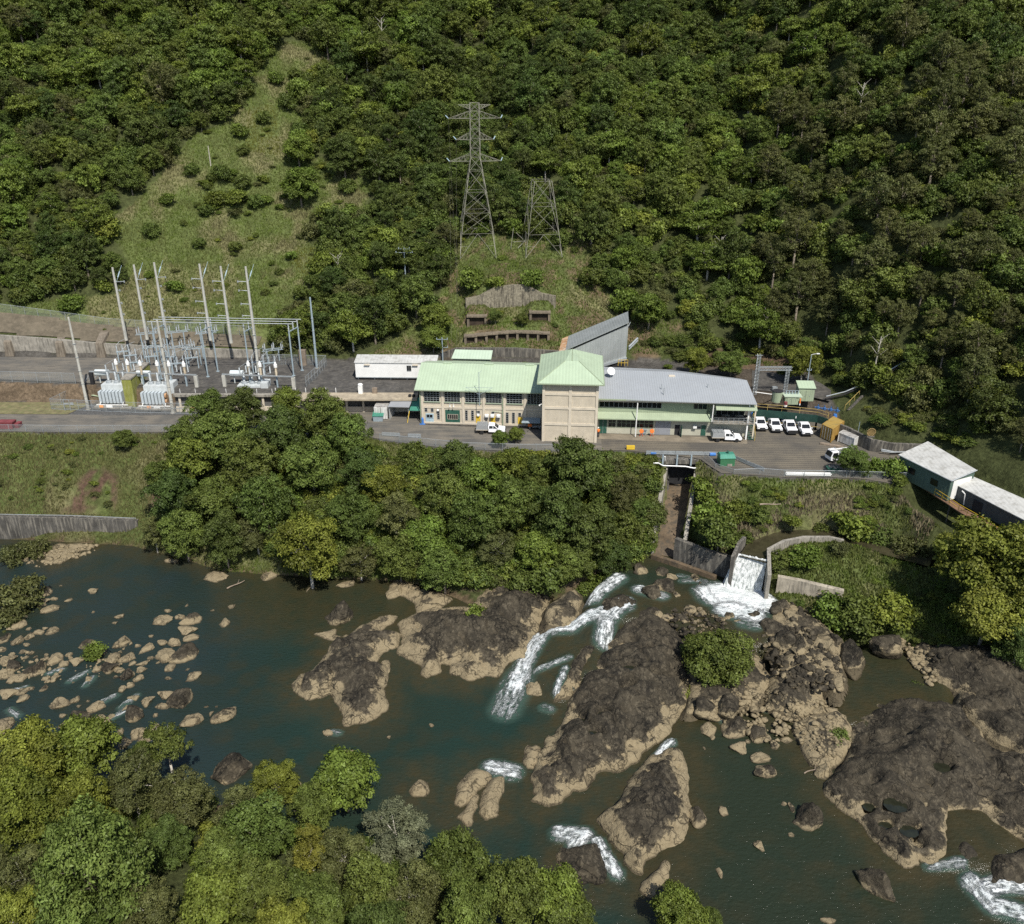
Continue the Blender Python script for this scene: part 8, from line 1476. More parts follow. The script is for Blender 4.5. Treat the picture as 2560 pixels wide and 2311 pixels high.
# kinds: (leaf material, R, crown height, crown centre height, lobes, leaf count, leaf size, options, tone and form words)
KIND = {
 'broad': ('mid', 3.7, 7.2, 4.4, 26, 7560, 0.32, dict(lobe_r=(0.24, 0.42)), 'mid green broad'),
 'broad2': ('mid', 3.6, 6.6, 3.9, 34, 7560, 0.3, dict(lobe_r=(0.2, 0.36)), 'mid green lumpy'),
 'dark': ('dark', 3.5, 7.6, 4.6, 24, 7290, 0.3, {}, 'dark green dense'),
 'dark2': ('dark', 3.0, 9.0, 5.2, 26, 7290, 0.28, dict(lobe_r=(0.24, 0.42)), 'dark green tall'),
 'olive': ('oli', 3.4, 7.8, 4.9, 34, 7830, 0.23, dict(gap=0.18, lobe_r=(0.2, 0.36)), 'olive feathery'),
 'olive2': ('oli', 2.7, 10.0, 5.8, 32, 7560, 0.21, dict(lobe_r=(0.22, 0.38)), 'olive slender'),
 'bright': ('bri', 3.3, 6.2, 3.7, 24, 6480, 0.35, {}, 'bright green leafy'),
 'tier': ('bri', 4.0, 5.6, 4.6, 30, 7020, 0.32, dict(flat=0.6, lobe_r=(0.25, 0.42)), 'green flat topped')}
PROTO = {}
for i, (k, (m_, R, Hc, zc, lb, n, lf, op, words_)) in enumerate(KIND.items()):
    cm_, cs = crown_mesh('crown', m_, 100 + i, R, Hc, zc, lb, n, lf, **op); PROTO[k] = (cm_, trunk_mesh(cs, zc, zc, 0.22, bark_pale if k in ('tier', ) else bark))
# finer versions for the river trees and the trees nearest the camera
FINE = {
 'f_mid': ('mid', 4.6, 8.3, 5.0, 34, 21000, 0.27, dict(lobe_r=(0.18, 0.36))), 'f_mid2': ('mid', 4.2, 8.8, 5.3, 26, 19000, 0.27, dict(lobe_r=(0.22, 0.4))),
 'f_dark': ('dark', 4.3, 9.1, 5.3, 30, 20000, 0.26, dict(lobe_r=(0.2, 0.38))), 'f_bri': ('bri', 4.0, 7.8, 4.5, 28, 15000, 0.34, dict(lobe_r=(0.2, 0.36))),
 'f_yel': ('yel', 4.4, 8.1, 5.0, 40, 21000, 0.27, dict(lobe_r=(0.16, 0.30))), 'f_ygr': ('ygr', 4.5, 8.0, 5.2, 40, 22000, 0.30, dict(lobe_r=(0.18, 0.30))), 'f_oli': ('oli', 4.3, 8.1, 5.1, 42, 21000, 0.22, dict(lobe_r=(0.15, 0.28), gap=0.16)),
 'f_gry': ('gry', 4.3, 7.3, 5.0, 44, 24000, 0.18, dict(lobe_r=(0.16, 0.28), gap=0.16)), 'f_gol': ('gol', 3.2, 8.3, 4.8, 26, 13000, 0.22, dict(lobe_r=(0.18, 0.32))),
 'f_blu': ('blu', 4.6, 8.6, 4.8, 38, 28000, 0.26, dict(asp=0.45, lobe_r=(0.18, 0.32))), 'f_spr': ('mid', 4.2, 4.4, 7.2, 26, 7000, 0.26, dict(lobe_r=(0.14, 0.24), core=0.0)),
 'f_tall': ('dark', 3.4, 9.5, 7.0, 26, 17000, 0.27, dict(flat=0.6, lobe_r=(0.26, 0.44))), 'f_round': ('mid', 4.4, 5.2, 3.0, 36, 24000, 0.24, dict(lobe_r=(0.18, 0.32), gap=0.14)),
 'f_bush': ('mid', 1.6, 2.2, 1.1, 14, 2600, 0.24, {}), 'f_bushb': ('bri', 1.6, 2.2, 1.1, 14, 2300, 0.28, {}), 'f_busho': ('oli', 1.7, 2.0, 0.9, 16, 2800, 0.20, {}), 'f_bushy': ('yel', 1.5, 2.0, 1.0, 13, 2200, 0.26, {})}
for i, (k, (m_, R, Hc, zc, lb, n, lf, op)) in enumerate(FINE.items()):
    cm_, cs = crown_mesh('crown', m_, 300 + i, R, Hc, zc, lb, n, lf, **op); PROTO[k] = (cm_, trunk_mesh(cs, zc, zc, 0.24 if R > 2 else 0.06, bark_pale if k in ('f_gry', 'f_oli', 'f_yel', 'f_spr', 'f_gol') else bark)); FINE[k] = (R, Hc, zc)
PR = {k: (v[1], v[2], v[3]) for k, v in KIND.items()}; PR.update(FINE)
CM = {k: None for k in PROTO}
def plant(name, kind, x, y, z, s, label, cat, group=None, hs=1.0):
    t = T(name, label, cat, (x, y, z), rnd.uniform(0, 6.28), group); t.scale = (s, s, s * hs)
    tr = bpy.data.objects.new('trunk', PROTO[kind][1]); cr = bpy.data.objects.new('crown', PROTO[kind][0])
    for o in (tr, cr): COL.objects.link(o); o.parent = t
    return t
def tree_at(px, py, rpx, kind, label, cat='tree', name='riverside_tree', group=None, hs=1.0, front=0.0):
    """crown centre and radius as measured on the photo; the trunk goes down to the real ground under it"""
    R, Hc, zc = PR[kind]; z = -5.0
    if py < 860:
        x, y, g = G(px, py + zc / R * rpx * 0.93 * hs); s = rpx * proj(x, y, g)[2] / FPX / R; return plant(name, kind, x, y, g - 0.1, s, label, cat, group, hs)
    for _ in range(25):
        x, y = P(px, py, z); _, _, dep = proj(x, y, z); s = rpx * dep / FPX / R; g = float(Zt(x, y)); g = max(g, -15.2); z = z * 0.5 + (g + zc * s * hs) * 0.5
    x, y = P(px, py, z); return plant(name, kind, x, y, g - 0.1, s, label, cat, group, hs)
TONE = {'f_mid': 'mid green', 'f_mid2': 'green full crowned', 'f_dark': 'dark green', 'f_bri': 'bright green', 'f_yel': 'yellow green', 'f_oli': 'olive', 'f_gry': 'grey green', 'f_gol': 'golden', 'f_blu': 'cool green', 'f_spr': 'sparse open', 'f_tall': 'tall dark tiered', 'f_round': 'rounded bright green'}
RIVER = [(520, 1022, 56, 'f_mid', 'hiding the left oil tank'), (605, 1025, 64, 'f_dark', 'in front of the third transformer'), (460, 1088, 48, 'f_mid2', 'at the road edge below the substation'), (718, 1012, 40, 'f_bri', 'beside the wire fence left of the container'), (560, 1090, 80, 'f_mid', 'just below the road in the big left clump'), (800, 1040, 70, 'f_mid2', 'left of the parked wagon'), (870, 1090, 64, 'f_mid', 'below the waste skip'), (700, 1090, 76, 'f_dark', 'in the heart of the left clump'),
 (405, 1185, 44, 'f_mid', 'at the left edge of the clump on the bank'), (470, 1150, 66, 'f_bri', 'low in the left clump above the red scar'), (620, 1170, 80, 'f_mid2', 'in the middle of the left clump'), (780, 1160, 76, 'f_mid', 'above the yellow tree'), (900, 1180, 60, 'f_dark', 'right of the left clump below the hall'),
 (430, 1240, 70, 'f_dark', 'above the end of the retaining wall'), (540, 1250, 74, 'f_mid', 'in the lower left clump'), (660, 1260, 74, 'f_mid2', 'in the centre of the lower bank'), (385, 1335, 40, 'f_oli', 'at the end of the left retaining wall'), (460, 1330, 66, 'f_mid', 'overhanging the left pool'), (560, 1340, 60, 'f_dark', 'leaning over the left pool by the branch'), (640, 1330, 52, 'f_oli', 'between two green crowns above the pool'), (770, 1370, 88, 'f_yel', 'big and billowing at the water edge'),
 (880, 1290, 66, 'f_mid', 'above the big yellow tree'), (960, 1210, 62, 'f_yel', 'in the upper middle of the bank'), (1000, 1290, 66, 'f_oli', 'in the middle of the bank'), (900, 1400, 58, 'f_oli', 'right of the yellow water edge tree'), (1000, 1390, 62, 'f_mid', 'above the small pale ledge'), (1070, 1340, 66, 'f_bri', 'in the middle of the lower bank'), (1110, 1420, 66, 'f_mid2', 'just above the sloping shelf'), (1140, 1160, 56, 'f_dark', 'below the hall corner'), (1110, 1240, 70, 'f_mid', 'below the hall in mid bank'), (1200, 1200, 66, 'f_bri', 'below the hall ute'),
 (1180, 1300, 74, 'f_mid2', 'in the right half of the bank'), (1290, 1170, 56, 'f_bri', 'left of the tower foot'), (1290, 1260, 74, 'f_mid', 'below the tower'), (1350, 1190, 56, 'f_mid', 'just left of the tiered tree'), (1440, 1170, 72, 'f_tall', 'in front of the tower block'), (1400, 1280, 76, 'f_dark', 'below the tiered tree'), (1500, 1210, 62, 'f_mid', 'right of the tiered tree'), (1560, 1230, 54, 'f_oli', 'above the left tailrace wall'), (1480, 1320, 80, 'f_dark', 'over the top of the rapids'), (1560, 1320, 66, 'f_mid2', 'beside the foot of the tailrace'), (1430, 1400, 62, 'f_mid', 'overhanging the grey slab'), (1530, 1400, 56, 'f_dark', 'above the upper pool'), (1340, 1380, 56, 'f_bri', 'above the sloping shelf'), (1240, 1370, 56, 'f_oli', 'in a grassy gap of the lower bank'), (1606, 1185, 30, 'f_oli', 'against the top of the tailrace wall'), (1600, 1270, 34, 'f_mid', 'half way down the tailrace wall')]
for px, py, r, k, w_ in RIVER: tree_at(px, py, r, k, f'{TONE[k]} riverside tree {w_}', group='trees on the river bank', hs=rnd.uniform(0.9, 1.25))
NEAR = [(90, 1890, 105, 'f_yel', 'in the left corner above the dark gap'), (210, 1870, 92, 'f_bri', 'whose top touches the boulder field'), (330, 1960, 80, 'f_oli', 'below the boulder field'), (60, 2010, 105, 'f_yel', 'at the left edge'), (200, 2010, 86, 'f_yel', 'in the left group of crowns'), (415, 1850, 68, 'f_spr', 'with pale branches over the boulders'), (355, 1890, 44, 'f_mid', 'right of the bright left tree'), (455, 2000, 80, 'f_oli', 'with an open crown left of the big dark boulder'), (600, 2030, 70, 'f_oli', 'below the big dark boulder'), (690, 1960, 66, 'f_yel', 'right of the big dark boulder'),
 (230, 2170, 150, 'f_blu', 'large and rounded in the lower left'), (60, 2190, 90, 'f_oli', 'left of the large cool green tree'), (30, 2300, 90, 'f_yel', 'in the bottom left corner'), (370, 2270, 84, 'f_oli', 'right of the large cool green tree'), (560, 2130, 80, 'f_mid', 'around the dark gap'), (520, 2250, 84, 'f_bri', 'with palm like rosettes near the bottom'), (640, 2080, 84, 'f_mid2', 'in the middle of the near bank'), (650, 2230, 80, 'f_mid', 'above the bottom edge'), (860, 1950, 88, 'f_bri', 'standing out over the river'), (780, 2020, 66, 'f_mid', 'below the tree that stands out over the river'), (775, 2120, 56, 'f_gol', 'between green crowns'),
 (860, 2140, 84, 'f_oli', 'right of the golden tree'), (990, 2080, 100, 'f_gry', 'broad and pale against the water'), (920, 2220, 80, 'f_mid2', 'below the pale grey tree'), (1030, 2230, 84, 'f_oli', 'at the foot of the pale grey tree'), (800, 2270, 80, 'f_mid', 'by the bottom edge left of centre'), (1140, 2170, 100, 'f_mid', 'right of the pale grey tree'), (1290, 2220, 92, 'f_mid2', 'reaching towards the lower cascade'), (1170, 2290, 90, 'f_mid', 'on the bottom edge near the centre'), (1400, 2250, 84, 'f_bri', 'right of the lower cascade trees'), (1420, 2310, 70, 'f_mid', 'small crown at the bottom centre'), (1700, 2275, 66, 'f_bri', 'alone at the bottom edge of the right pool'), (1775, 2300, 40, 'f_mid', 'smallest crown at the bottom edge of the right pool'), (420, 2100, 60, 'f_dark', 'in the shade of the near bank'), (710, 2340, 90, 'f_yel', 'cut by the bottom edge'), (150, 2350, 90, 'f_mid', 'cut by the bottom left edge'), (950, 2340, 90, 'f_dark', 'cut by the bottom edge near the grey tree')]
for px, py, r, k, w_ in NEAR: tree_at(px, py, r * rnd.uniform(0.9, 1.08), k, f'{TONE[k]} foreground tree {w_}', name='foreground_tree', group='trees on the near bank', hs=rnd.uniform(0.95, 1.45))
OTHER = [(1785, 1650, 108, 'f_round', 'big round bright bush between the two river channels'), (2490, 1400, 132, 'f_ygr', 'great yellow green tree standing below the lower shed'), (2400, 1350, 62, 'f_ygr', 'left limb of yellow green foliage beside the great tree'), (2470, 1530, 96, 'f_ygr', 'lower yellow green tree on the right bank'), (2570, 1480, 90, 'f_ygr', 'yellow green tree cut by the right edge'), (2545, 1620, 66, 'f_dark', 'dark tree over the rocks at the right edge'), (2130, 1150, 42, 'f_mid', 'small round tree hiding the cab over truck'), (310, 1096, 30, 'f_mid', 'lone round bush at the edge of the left road'), (1092, 800, 42, 'f_bri', 'bright upright tree left of the concrete bays'), (1085, 850, 34, 'f_bri', 'bright bush at the foot of the upright tree'), (1238, 792, 20, 'f_mid', 'dark bush between the upper concrete bays'), (1305, 800, 19, 'f_mid', 'bush just left of the upper right concrete bay'),
 (1250, 1095, 24, 'f_bri', 'slim tree whose top overlaps the yard by the hall ute'), (1290, 1085, 22, 'f_bri', 'slim tree right of the hall ute'), (1620, 780, 46, 'f_bri', 'tree just right of the silver shed'), (1745, 930 - 30, 40, 'f_yel', 'yellow green tree behind the office roof'), (1830, 905, 40, 'f_mid', 'tree behind the right end of the office roof'), (2010, 905, 52, 'f_yel', 'tree right of the gantry'), (875, 480, 0, '', ''), (865, 395, 52, 'f_dark', 'dark dense tree at the right rim of the grassy clearing'), (755, 470, 48, 'f_bri', 'round bush alone in the grassy clearing'), (750, 380, 40, 'f_bri', 'bush high in the grassy clearing')]
for px, py, r, k, w_ in OTHER:
    if r: tree_at(px, py, r, k, w_, name='tree' if r > 35 else 'small_tree')
BUSH = [(480, 430, 20, 'f_bush', 'far left of the bush band in the clearing'), (540, 500, 24, 'f_bushb', 'below the bush band of the clearing'), (610, 460, 22, 'f_bush', 'in the bush band of the clearing'), (700, 520, 18, 'f_bushb', 'right of the bush band in the clearing'), (500, 610, 20, 'f_bush', 'low left in the clearing above the poles'), (640, 590, 20, 'f_bushb', 'above the fifth pole in the clearing'), (660, 300, 20, 'f_bush', 'beside the upper yellow grass of the clearing'), (600, 330, 22, 'f_bushb', 'at the narrow waist of the clearing'), (720, 260, 22, 'f_bush', 'below the top of the clearing'), (420, 500, 24, 'f_bushb', 'on the left shoulder of the clearing'), (380, 580, 22, 'f_bush', 'at the lower left rim of the clearing'), (1960, 1645, 26, 'f_bushb', 'in the rubble right of the round bush'), (2088, 1842, 30, 'f_bush', 'on the rubbly ledge'), (2132, 1985, 20, 'f_bushy', 'yellow flowered on the edge of the great outcrop'), (2290, 1722, 20, 'f_bush', 'by the small dark pool'), (45, 1490, 62, 'f_busho', 'at the far left water edge'), (20, 1540, 40, 'f_busho', 'lower one at the far left water edge'), (236, 1628, 26, 'f_bushb', 'alone in the boulder field'), (40, 1385, 38, 'f_busho', 'below the left retaining wall'), (95, 1370, 32, 'f_busho', 'right of the bush below the left wall'), (1192, 1545, 32, 'f_bushb', 'growing on the sloping shelf'), (1370, 1450, 46, 'f_bush', 'above the grey slab'), (1300, 1450, 34, 'f_bush', 'on the top of the sloping shelf'), (1760, 1225, 36, 'f_bushb', 'right of the pump shed slope'), (1775, 1295, 44, 'f_bushb', 'on the right bank beside the tailrace'), (1795, 1368, 44, 'f_bush', 'overhanging the river wall'), (1840, 1280, 34, 'f_bushb', 'in the middle of the right bank'), (1895, 1290, 24, 'f_bush', 'on the straw coloured part of the right bank'), (2130, 1320, 46, 'f_bushb', 'leaning over the curved canal'), (2200, 1340, 34, 'f_bush', 'hiding the far end of the canal wall'), (2050, 1320, 22, 'f_bush', 'on the bank foot above the canal'), (1980, 1315, 20, 'f_bushb', 'small one above the canal'), (1860, 1345, 22, 'f_bush', 'left of the waterfall lip'), (2100, 1370, 26, 'f_busho', 'on the island behind the canal wall'), (2010, 1392, 34, 'f_bushb', 'on the grassed island by the canal wall'), (1945, 1400, 26, 'f_bush', 'behind the waterfall on the island'), (2080, 1530, 46, 'f_bushb', 'below the island slab face'), (2150, 1540, 52, 'f_bush', 'right of centre below the island'), (2220, 1530, 48, 'f_bushy', 'at the right below the island'), (2020, 1545, 34, 'f_busho', 'at the left below the island'), (2280, 1370, 44, 'f_busho', 'dark one at the end of the canal'), (2230, 1170, 30, 'f_bushb', 'against the green shed'), (2190, 1165, 24, 'f_bushb', 'in the garden left of the green shed'), (2160, 1175, 20, 'f_bush', 'in the garden beside the small tree'), (2250, 1200, 18, 'f_bushb', 'at the fence corner of the green shed'), (1710, 1790 - 60, 22, 'f_bushy', 'on the right side of the central ridge'), (2185, 1760, 14, 'f_bushy', 'on top of the great outcrop'), (2380, 1830, 18, 'f_bushy', 'small on the dark outcrop slope'),
 (1400, 600, 26, 'f_bush', 'right of the unfinished tower'), (1330, 700, 26, 'f_bushb', 'on the slope above the terrace wall'), (1180, 700, 32, 'f_bushb', 'below the tall tower'), (1240, 730, 22, 'f_bushb', 'left above the terrace wall'), (1480, 700, 30, 'f_bush', 'at the right of the terraced slope'), (660, 450, 26, 'f_bushb', 'in the middle of the grassy clearing'), (560, 440, 26, 'f_bush', 'at the left of the grassy clearing'), (520, 470, 22, 'f_bush', 'lower left in the grassy clearing'), (590, 500, 24, 'f_bushb', 'in a row across the grassy clearing'), (640, 510, 20, 'f_bush', 'right end of the row in the clearing'), (460, 560, 22, 'f_bush', 'low in the clearing'), (680, 660, 20, 'f_bushb', 'near the yellow grass of the clearing'), (730, 640, 26, 'f_bushb', 'beside the yellow grass of the clearing'), (590, 620, 16, 'f_bush', 'above the tall poles'), (440, 720, 20, 'f_bushb', 'between the tall poles'), (690, 200, 22, 'f_bushb', 'at the top of the clearing'), (740, 190, 26, 'f_bush', 'top right of the clearing'), (610, 380, 22, 'f_bush', 'at the left rim of the clearing'), (870, 470, 22, 'f_bush', 'under the dark tree at the clearing rim'),
 (180, 820 - 60, 26, 'f_bushb', 'above the sprayed concrete at left'), (60, 740, 26, 'f_bush', 'at the foot of the left forest')]
for px, py, r, k, w_ in BUSH: tree_at(px, py, r * (rnd.uniform(0.4, 1.15) if 'clearing' in w_ else 1.1), k, f'{dict(f_bush="green", f_bushb="bright green", f_busho="grey green", f_bushy="yellow green")[k]} bush {w_}', 'bush', 'bush', 'bushes on the banks and slopes')

# hillside forest
cand = []; spacing = 3.9; grid = {}
N_TRY = 30000; rr_ = np.random.default_rng(77)
xs_ = rr_.uniform(-215, 215, N_TRY); ys_ = rr_.uniform(90, 345, N_TRY); zs_ = Zt(xs_, ys_); px_, py_, dp_ = proj(xs_, ys_, zs_)
yDn = np.interp(xs_, C_D2[0], C_D2[1])
ok = ((ys_ > yDn + 1.5) | ((xs_ > 76) & (ys_ > 92))) & (px_ > -260) & (px_ < 3150) & (py_ > -330)
c1 = in_poly(px_, py_, CLEAR1); c2 = in_poly(px_, py_, CLEAR2); c3 = in_poly(px_, py_, CLEAR3); c0 = in_poly(px_, py_, [(-200, 760), (690, 760), (690, 900), (-200, 900)]); c4 = in_poly(px_, py_, [(2060, 950), (2350, 930), (2420, 1130), (2060, 1130)]); c5 = in_poly(px_, py_, [(1560, 700), (1800, 700), (1900, 930), (1560, 930)])
ok &= ~(c1 | c2 | c3 | c0); sparse = c4 | c5
lucky = rr_.random(N_TRY) < 0.012
for hh, sx_ in ((2.0, 0), (5.0, 22), (5.0, -22), (8.0, 0)):
    tx_, ty_, _ = proj(xs_, ys_, zs_ + hh); ok &= ~in_poly(tx_ + sx_, ty_, CLEAR1) | lucky
top_h = proj(xs_, ys_, zs_ + 9)[1]; ok &= ~in_poly(px_, top_h + 18, CLEAR2[3:8] + [(1400, 640), (1240, 640)]) | (rr_.random(N_TRY) < 0.3)
SH_ = [(2200, 1095), (2246, 1190), (2371, 1262), (2700, 1450), (2700, 1250), (2420, 1120), (2330, 1075)]
ok &= ~in_poly(px_, py_, SH_)
for i in range(N_TRY):
    if not ok[i]: continue
    x, y = xs_[i], ys_[i]; sp_ = spacing * (1.6 if sparse[i] else 1.0) * (0.85 + 0.4 * _h(i, 3, 5)); gi = (int(x // 9), int(y // 9)); bad = False
    for a in (-1, 0, 1):
        for b in (-1, 0, 1):
            for (x2, y2) in grid.get((gi[0] + a, gi[1] + b), ()):
                if (x - x2) ** 2 + (y - y2) ** 2 < sp_ * sp_: bad = True; break
    if bad: continue
    grid.setdefault(gi, []).append((x, y)); cand.append((x, y, float(zs_[i]), float(px_[i]), float(py_[i]), float(dp_[i]), bool(sparse[i])))
def kind_for(x, y, px, py, i):
    a = _h(i, 7, 1); v_ = float(fbm(np.array(x / 26), np.array(y / 26), 5, 3))
    if px > 1900 and py > 250 and v_ > 0.40: return ['olive', 'olive2', 'olive', 'broad2'][int(a * 4)]
    if px > 2250: return ['olive', 'dark', 'broad', 'olive2'][int(a * 4)]
    if v_ < 0.40: return ['dark', 'dark2', 'broad', 'dark'][int(a * 4)]
    if v_ > 0.58: return ['bright', 'tier', 'broad2', 'broad'][int(a * 4)]
    return ['broad', 'broad2', 'dark', 'olive', 'tier', 'bright', 'dark2', 'broad'][int(a * 8)]
trees_ = []
for i, (x, y, z, px, py, dp, spz) in enumerate(cand):
    k = kind_for(x, y, px, py, i); s = (0.60 + 0.75 * _h(i, 1, 9) ** 1.6) * (0.62 if spz else 1.0); 
    if px < 1150 and py < 300: s *= 1.12
    trees_.append((x, y, z - 0.3, k, s, px, py, dp, 0.85 + 0.35 * _h(i, 5, 2)))
inview = [t for t in trees_ if -20 < t[5] < 2580 and proj(t[0], t[1], t[2] + 8)[1] > -10]
inview.sort(key=lambda t: -t[4] / t[7])
NI = 190
# keep the individuals to those that show largest: a crown not crowded out by a nearer one
indiv, rest = inview[:NI], inview[NI:]; ids = set(id(t) for t in inview); rest += [t for t in trees_ if id(t) not in ids]
HREG = [('at the far left edge of the hillside', bx(-60, 0, 160, 900)), ('on the left hillside above the road', bx(160, 560, 420, 900)), ('left of the grassy clearing', bx(160, 260, 480, 560)), ('high on the hillside at the upper left', bx(160, -99, 620, 260)), ('above the top of the grassy clearing', bx(620, -99, 900, 200)), ('between the clearing and the pale power pole', bx(760, 480, 1010, 700)), ('right of the grassy clearing', bx(800, 200, 1010, 480)), ('below the pale power pole', bx(700, 700, 1160, 950)), ('just left of the tall lattice tower', bx(1010, 200, 1160, 700)),
 ('above and behind the tall lattice tower', bx(900, -99, 1330, 250)), ('between the two lattice towers', bx(1160, 250, 1330, 650)), ('just right of the unfinished tower', bx(1330, 250, 1560, 640)), ('right of the terraced slope', bx(1480, 640, 1700, 950)), ('above the silver shed', bx(1560, 500, 1720, 640)), ('behind the office roof', bx(1700, 640, 1900, 1000)), ('behind the gantry', bx(1900, 700, 2110, 1000)), ('above the black hill pipe', bx(2110, 600, 2330, 900)), ('behind the green shed', bx(2200, 900, 2440, 1150)), ('at the right edge above the lower shed', bx(2400, 800, 2700, 1350)), ('high on the right hillside', bx(1900, -99, 2700, 300)), ('on the upper central hillside', bx(1330, -99, 1900, 250)), ('on the right hillside', bx(1900, 300, 2700, 800)), ('in mid slope right of centre', bx(1560, 250, 1900, 500))]
for (x, y, z, k, s, px, py, dp, hs) in indiv:
    w_ = KIND[k][8]; reg = next((n_ for n_, q in HREG if in_poly(np.array(px), np.array(py), q)), 'on the hillside'); size = 'large' if s > 1.05 else 'small' if s < 0.8 else 'middling'
    plant('forest_tree', k, x, y, z, s, f'{size} {w_} tree {reg}', 'tree', 'trees of the hillside forest', hs)
# the rest of the forest as one object: instances of the same trees on points
pc = bpy.data.collections.new('forest_kinds'); ks = list(KIND)
for i, k in enumerate(ks):
    V = PROTO[k][0]; me = bpy.data.meshes.new(f'forest_kind_{i}'); bm = bmesh.new(); bm.from_mesh(PROTO[k][0]); n0 = len(bm.faces); bm.from_mesh(PROTO[k][1]); bm.faces.ensure_lookup_table()
    for f_ in bm.faces[n0:]: f_.material_index = 1
    bm.to_mesh(me); bm.free(); me.materials.append(PROTO[k][0].materials[0]); me.materials.append(PROTO[k][1].materials[0]); o = bpy.data.objects.new(f'a{i}', me); pc.objects.link(o)
def scatter_gn(name, pts, scl, rots, idx, coll, label):
    me = bpy.data.meshes.new(name); me.from_pydata(pts, [], [])
    for a, dt, vals in (('scl', 'FLOAT_VECTOR', np.asarray(scl, np.float32).ravel()), ('rot', 'FLOAT_VECTOR', np.asarray(rots, np.float32).ravel())):
        at = me.attributes.new(a, dt, 'POINT'); at.data.foreach_set('vector', vals)
    at = me.attributes.new('idx', 'INT', 'POINT'); at.data.foreach_set('value', np.asarray(idx, np.int32))
    o = link(name, me); ng = bpy.data.node_groups.new(name, 'GeometryNodeTree'); ng.interface.new_socket('Geometry', in_out='INPUT', socket_type='NodeSocketGeometry'); ng.interface.new_socket('Geometry', in_out='OUTPUT', socket_type='NodeSocketGeometry')
    gi_, go = ng.nodes.new('NodeGroupInput'), ng.nodes.new('NodeGroupOutput'); ip = ng.nodes.new('GeometryNodeInstanceOnPoints'); ci = ng.nodes.new('GeometryNodeCollectionInfo'); ci.inputs['Collection'].default_value = coll; ci.inputs['Separate Children'].default_value = True; ci.inputs['Reset Children'].default_value = True
    def nm(n_, t_): q = ng.nodes.new('GeometryNodeInputNamedAttribute'); q.data_type = t_; q.inputs['Name'].default_value = n_; return q.outputs['Attribute']
    L_ = ng.links.new; L_(gi_.outputs[0], ip.inputs['Points']); L_(ci.outputs[0], ip.inputs['Instance']); ip.inputs['Pick Instance'].default_value = True; L_(nm('idx', 'INT'), ip.inputs['Instance Index']); L_(nm('scl', 'FLOAT_VECTOR'), ip.inputs['Scale']); L_(nm('rot', 'FLOAT_VECTOR'), ip.inputs['Rotation']); L_(ip.outputs[0], go.inputs[0])
    m_ = o.modifiers.new('scatter', 'NODES'); m_.node_group = ng; return tag(o, label, None, None, 'stuff')
scatter_gn('forest', [(t[0], t[1], t[2]) for t in rest], [(t[4], t[4], t[4] * t[8]) for t in rest], [(0, 0, rnd.uniform(0, 6.28)) for _ in rest], [ks.index(t[3]) for t in rest], pc, 'dense green forest covering the hillside')
# undergrowth: low scrub between and below the trees and over the banks
uc = bpy.data.collections.new('scrub_kinds')
for i, k in enumerate(('f_bush', 'f_bushb', 'f_busho', 'f_bushy')): o = bpy.data.objects.new(f'b{i}', PROTO[k][0]); uc.objects.link(o)
UP_, US, UR, UI = [], [], [], []
def scrub(n, x0, x1, y0, y1, test, smin, smax, wts=(0.4, 0.3, 0.2, 0.1), seed=1, flat=0.7):
    g = np.random.default_rng(seed); x = g.uniform(x0, x1, n); y = g.uniform(y0, y1, n); z = Zt(x, y); px, py, dp = proj(x, y, z); k = test(x, y, z, px, py) & (px > -100) & (px < 2660) & (py > -250) & (py < 2700)
    for a, b, c_ in zip(x[k], y[k], z[k]): s = g.uniform(smin, smax); UP_.append((a, b, c_ - 0.15)); US.append((s, s, s * flat * g.uniform(0.7, 1.2))); UR.append((0, 0, g.uniform(0, 6.28))); UI.append(int(g.choice(4, p=wts)))
yc_ = lambda x: np.interp(x, C_C[0], C_C[1]); yb_ = lambda x: np.interp(x, C_B[0], C_B[1]); yd_ = lambda x: np.interp(x, C_D2[0], C_D2[1])
inC = lambda px, py: in_poly(px, py, CLEAR1) | in_poly(px, py, CLEAR2) | in_poly(px, py, CLEAR3)
scrub(9000, -200, 200, 130, 330, lambda x, y, z, px, py: (y > yd_(x) + 1.5) & ~inC(px, py) & ~in_poly(px, py, [(-200, 775), (690, 775), (690, 900), (-200, 900)]) & ~in_poly(px, py, SH_), 0.8, 1.9, (0.5, 0.2, 0.25, 0.05), 3, 1.1)
scrub(1000, -110, 60, 168, 300, lambda x, y, z, px, py: inC(px, py) & (fbm(x / 6, y / 6, 91) > 0.50), 0.25, 0.75, (0.4, 0.35, 0.15, 0.1), 4)
scrub(420, -80, -10, 190, 260, lambda x, y, z, px, py: in_poly(px, py, [(450, 400), (620, 430), (700, 470), (660, 540), (520, 560), (430, 480)]), 0.5, 1.3, (0.4, 0.4, 0.15, 0.05), 14, 0.8)
scrub(1600, 30, 90, 95, 180, lambda x, y, z, px, py: in_poly(px, py, [(2060, 950), (2350, 900), (2450, 1130), (2200, 1060)]) | in_poly(px, py, [(1560, 700), (1800, 700), (1900, 915), (1600, 900)]), 0.4, 1.2, (0.35, 0.15, 0.4, 0.1), 5)
tail_ok = lambda px, py: ~in_poly(px, py, [(1655, 1170), (1740, 1150), (1735, 1230), (1700, 1400), (1630, 1400)])
scrub(3400, -40, 35, 112, 152, lambda x, y, z, px, py: (y < yc_(x) - 1.5) & (y > yb_(x) + 0.5) & (px > 360) & (px < 1640) & (py > 1150) & tail_ok(px, py), 0.6, 1.4, (0.4, 0.3, 0.2, 0.1), 6, 0.9)
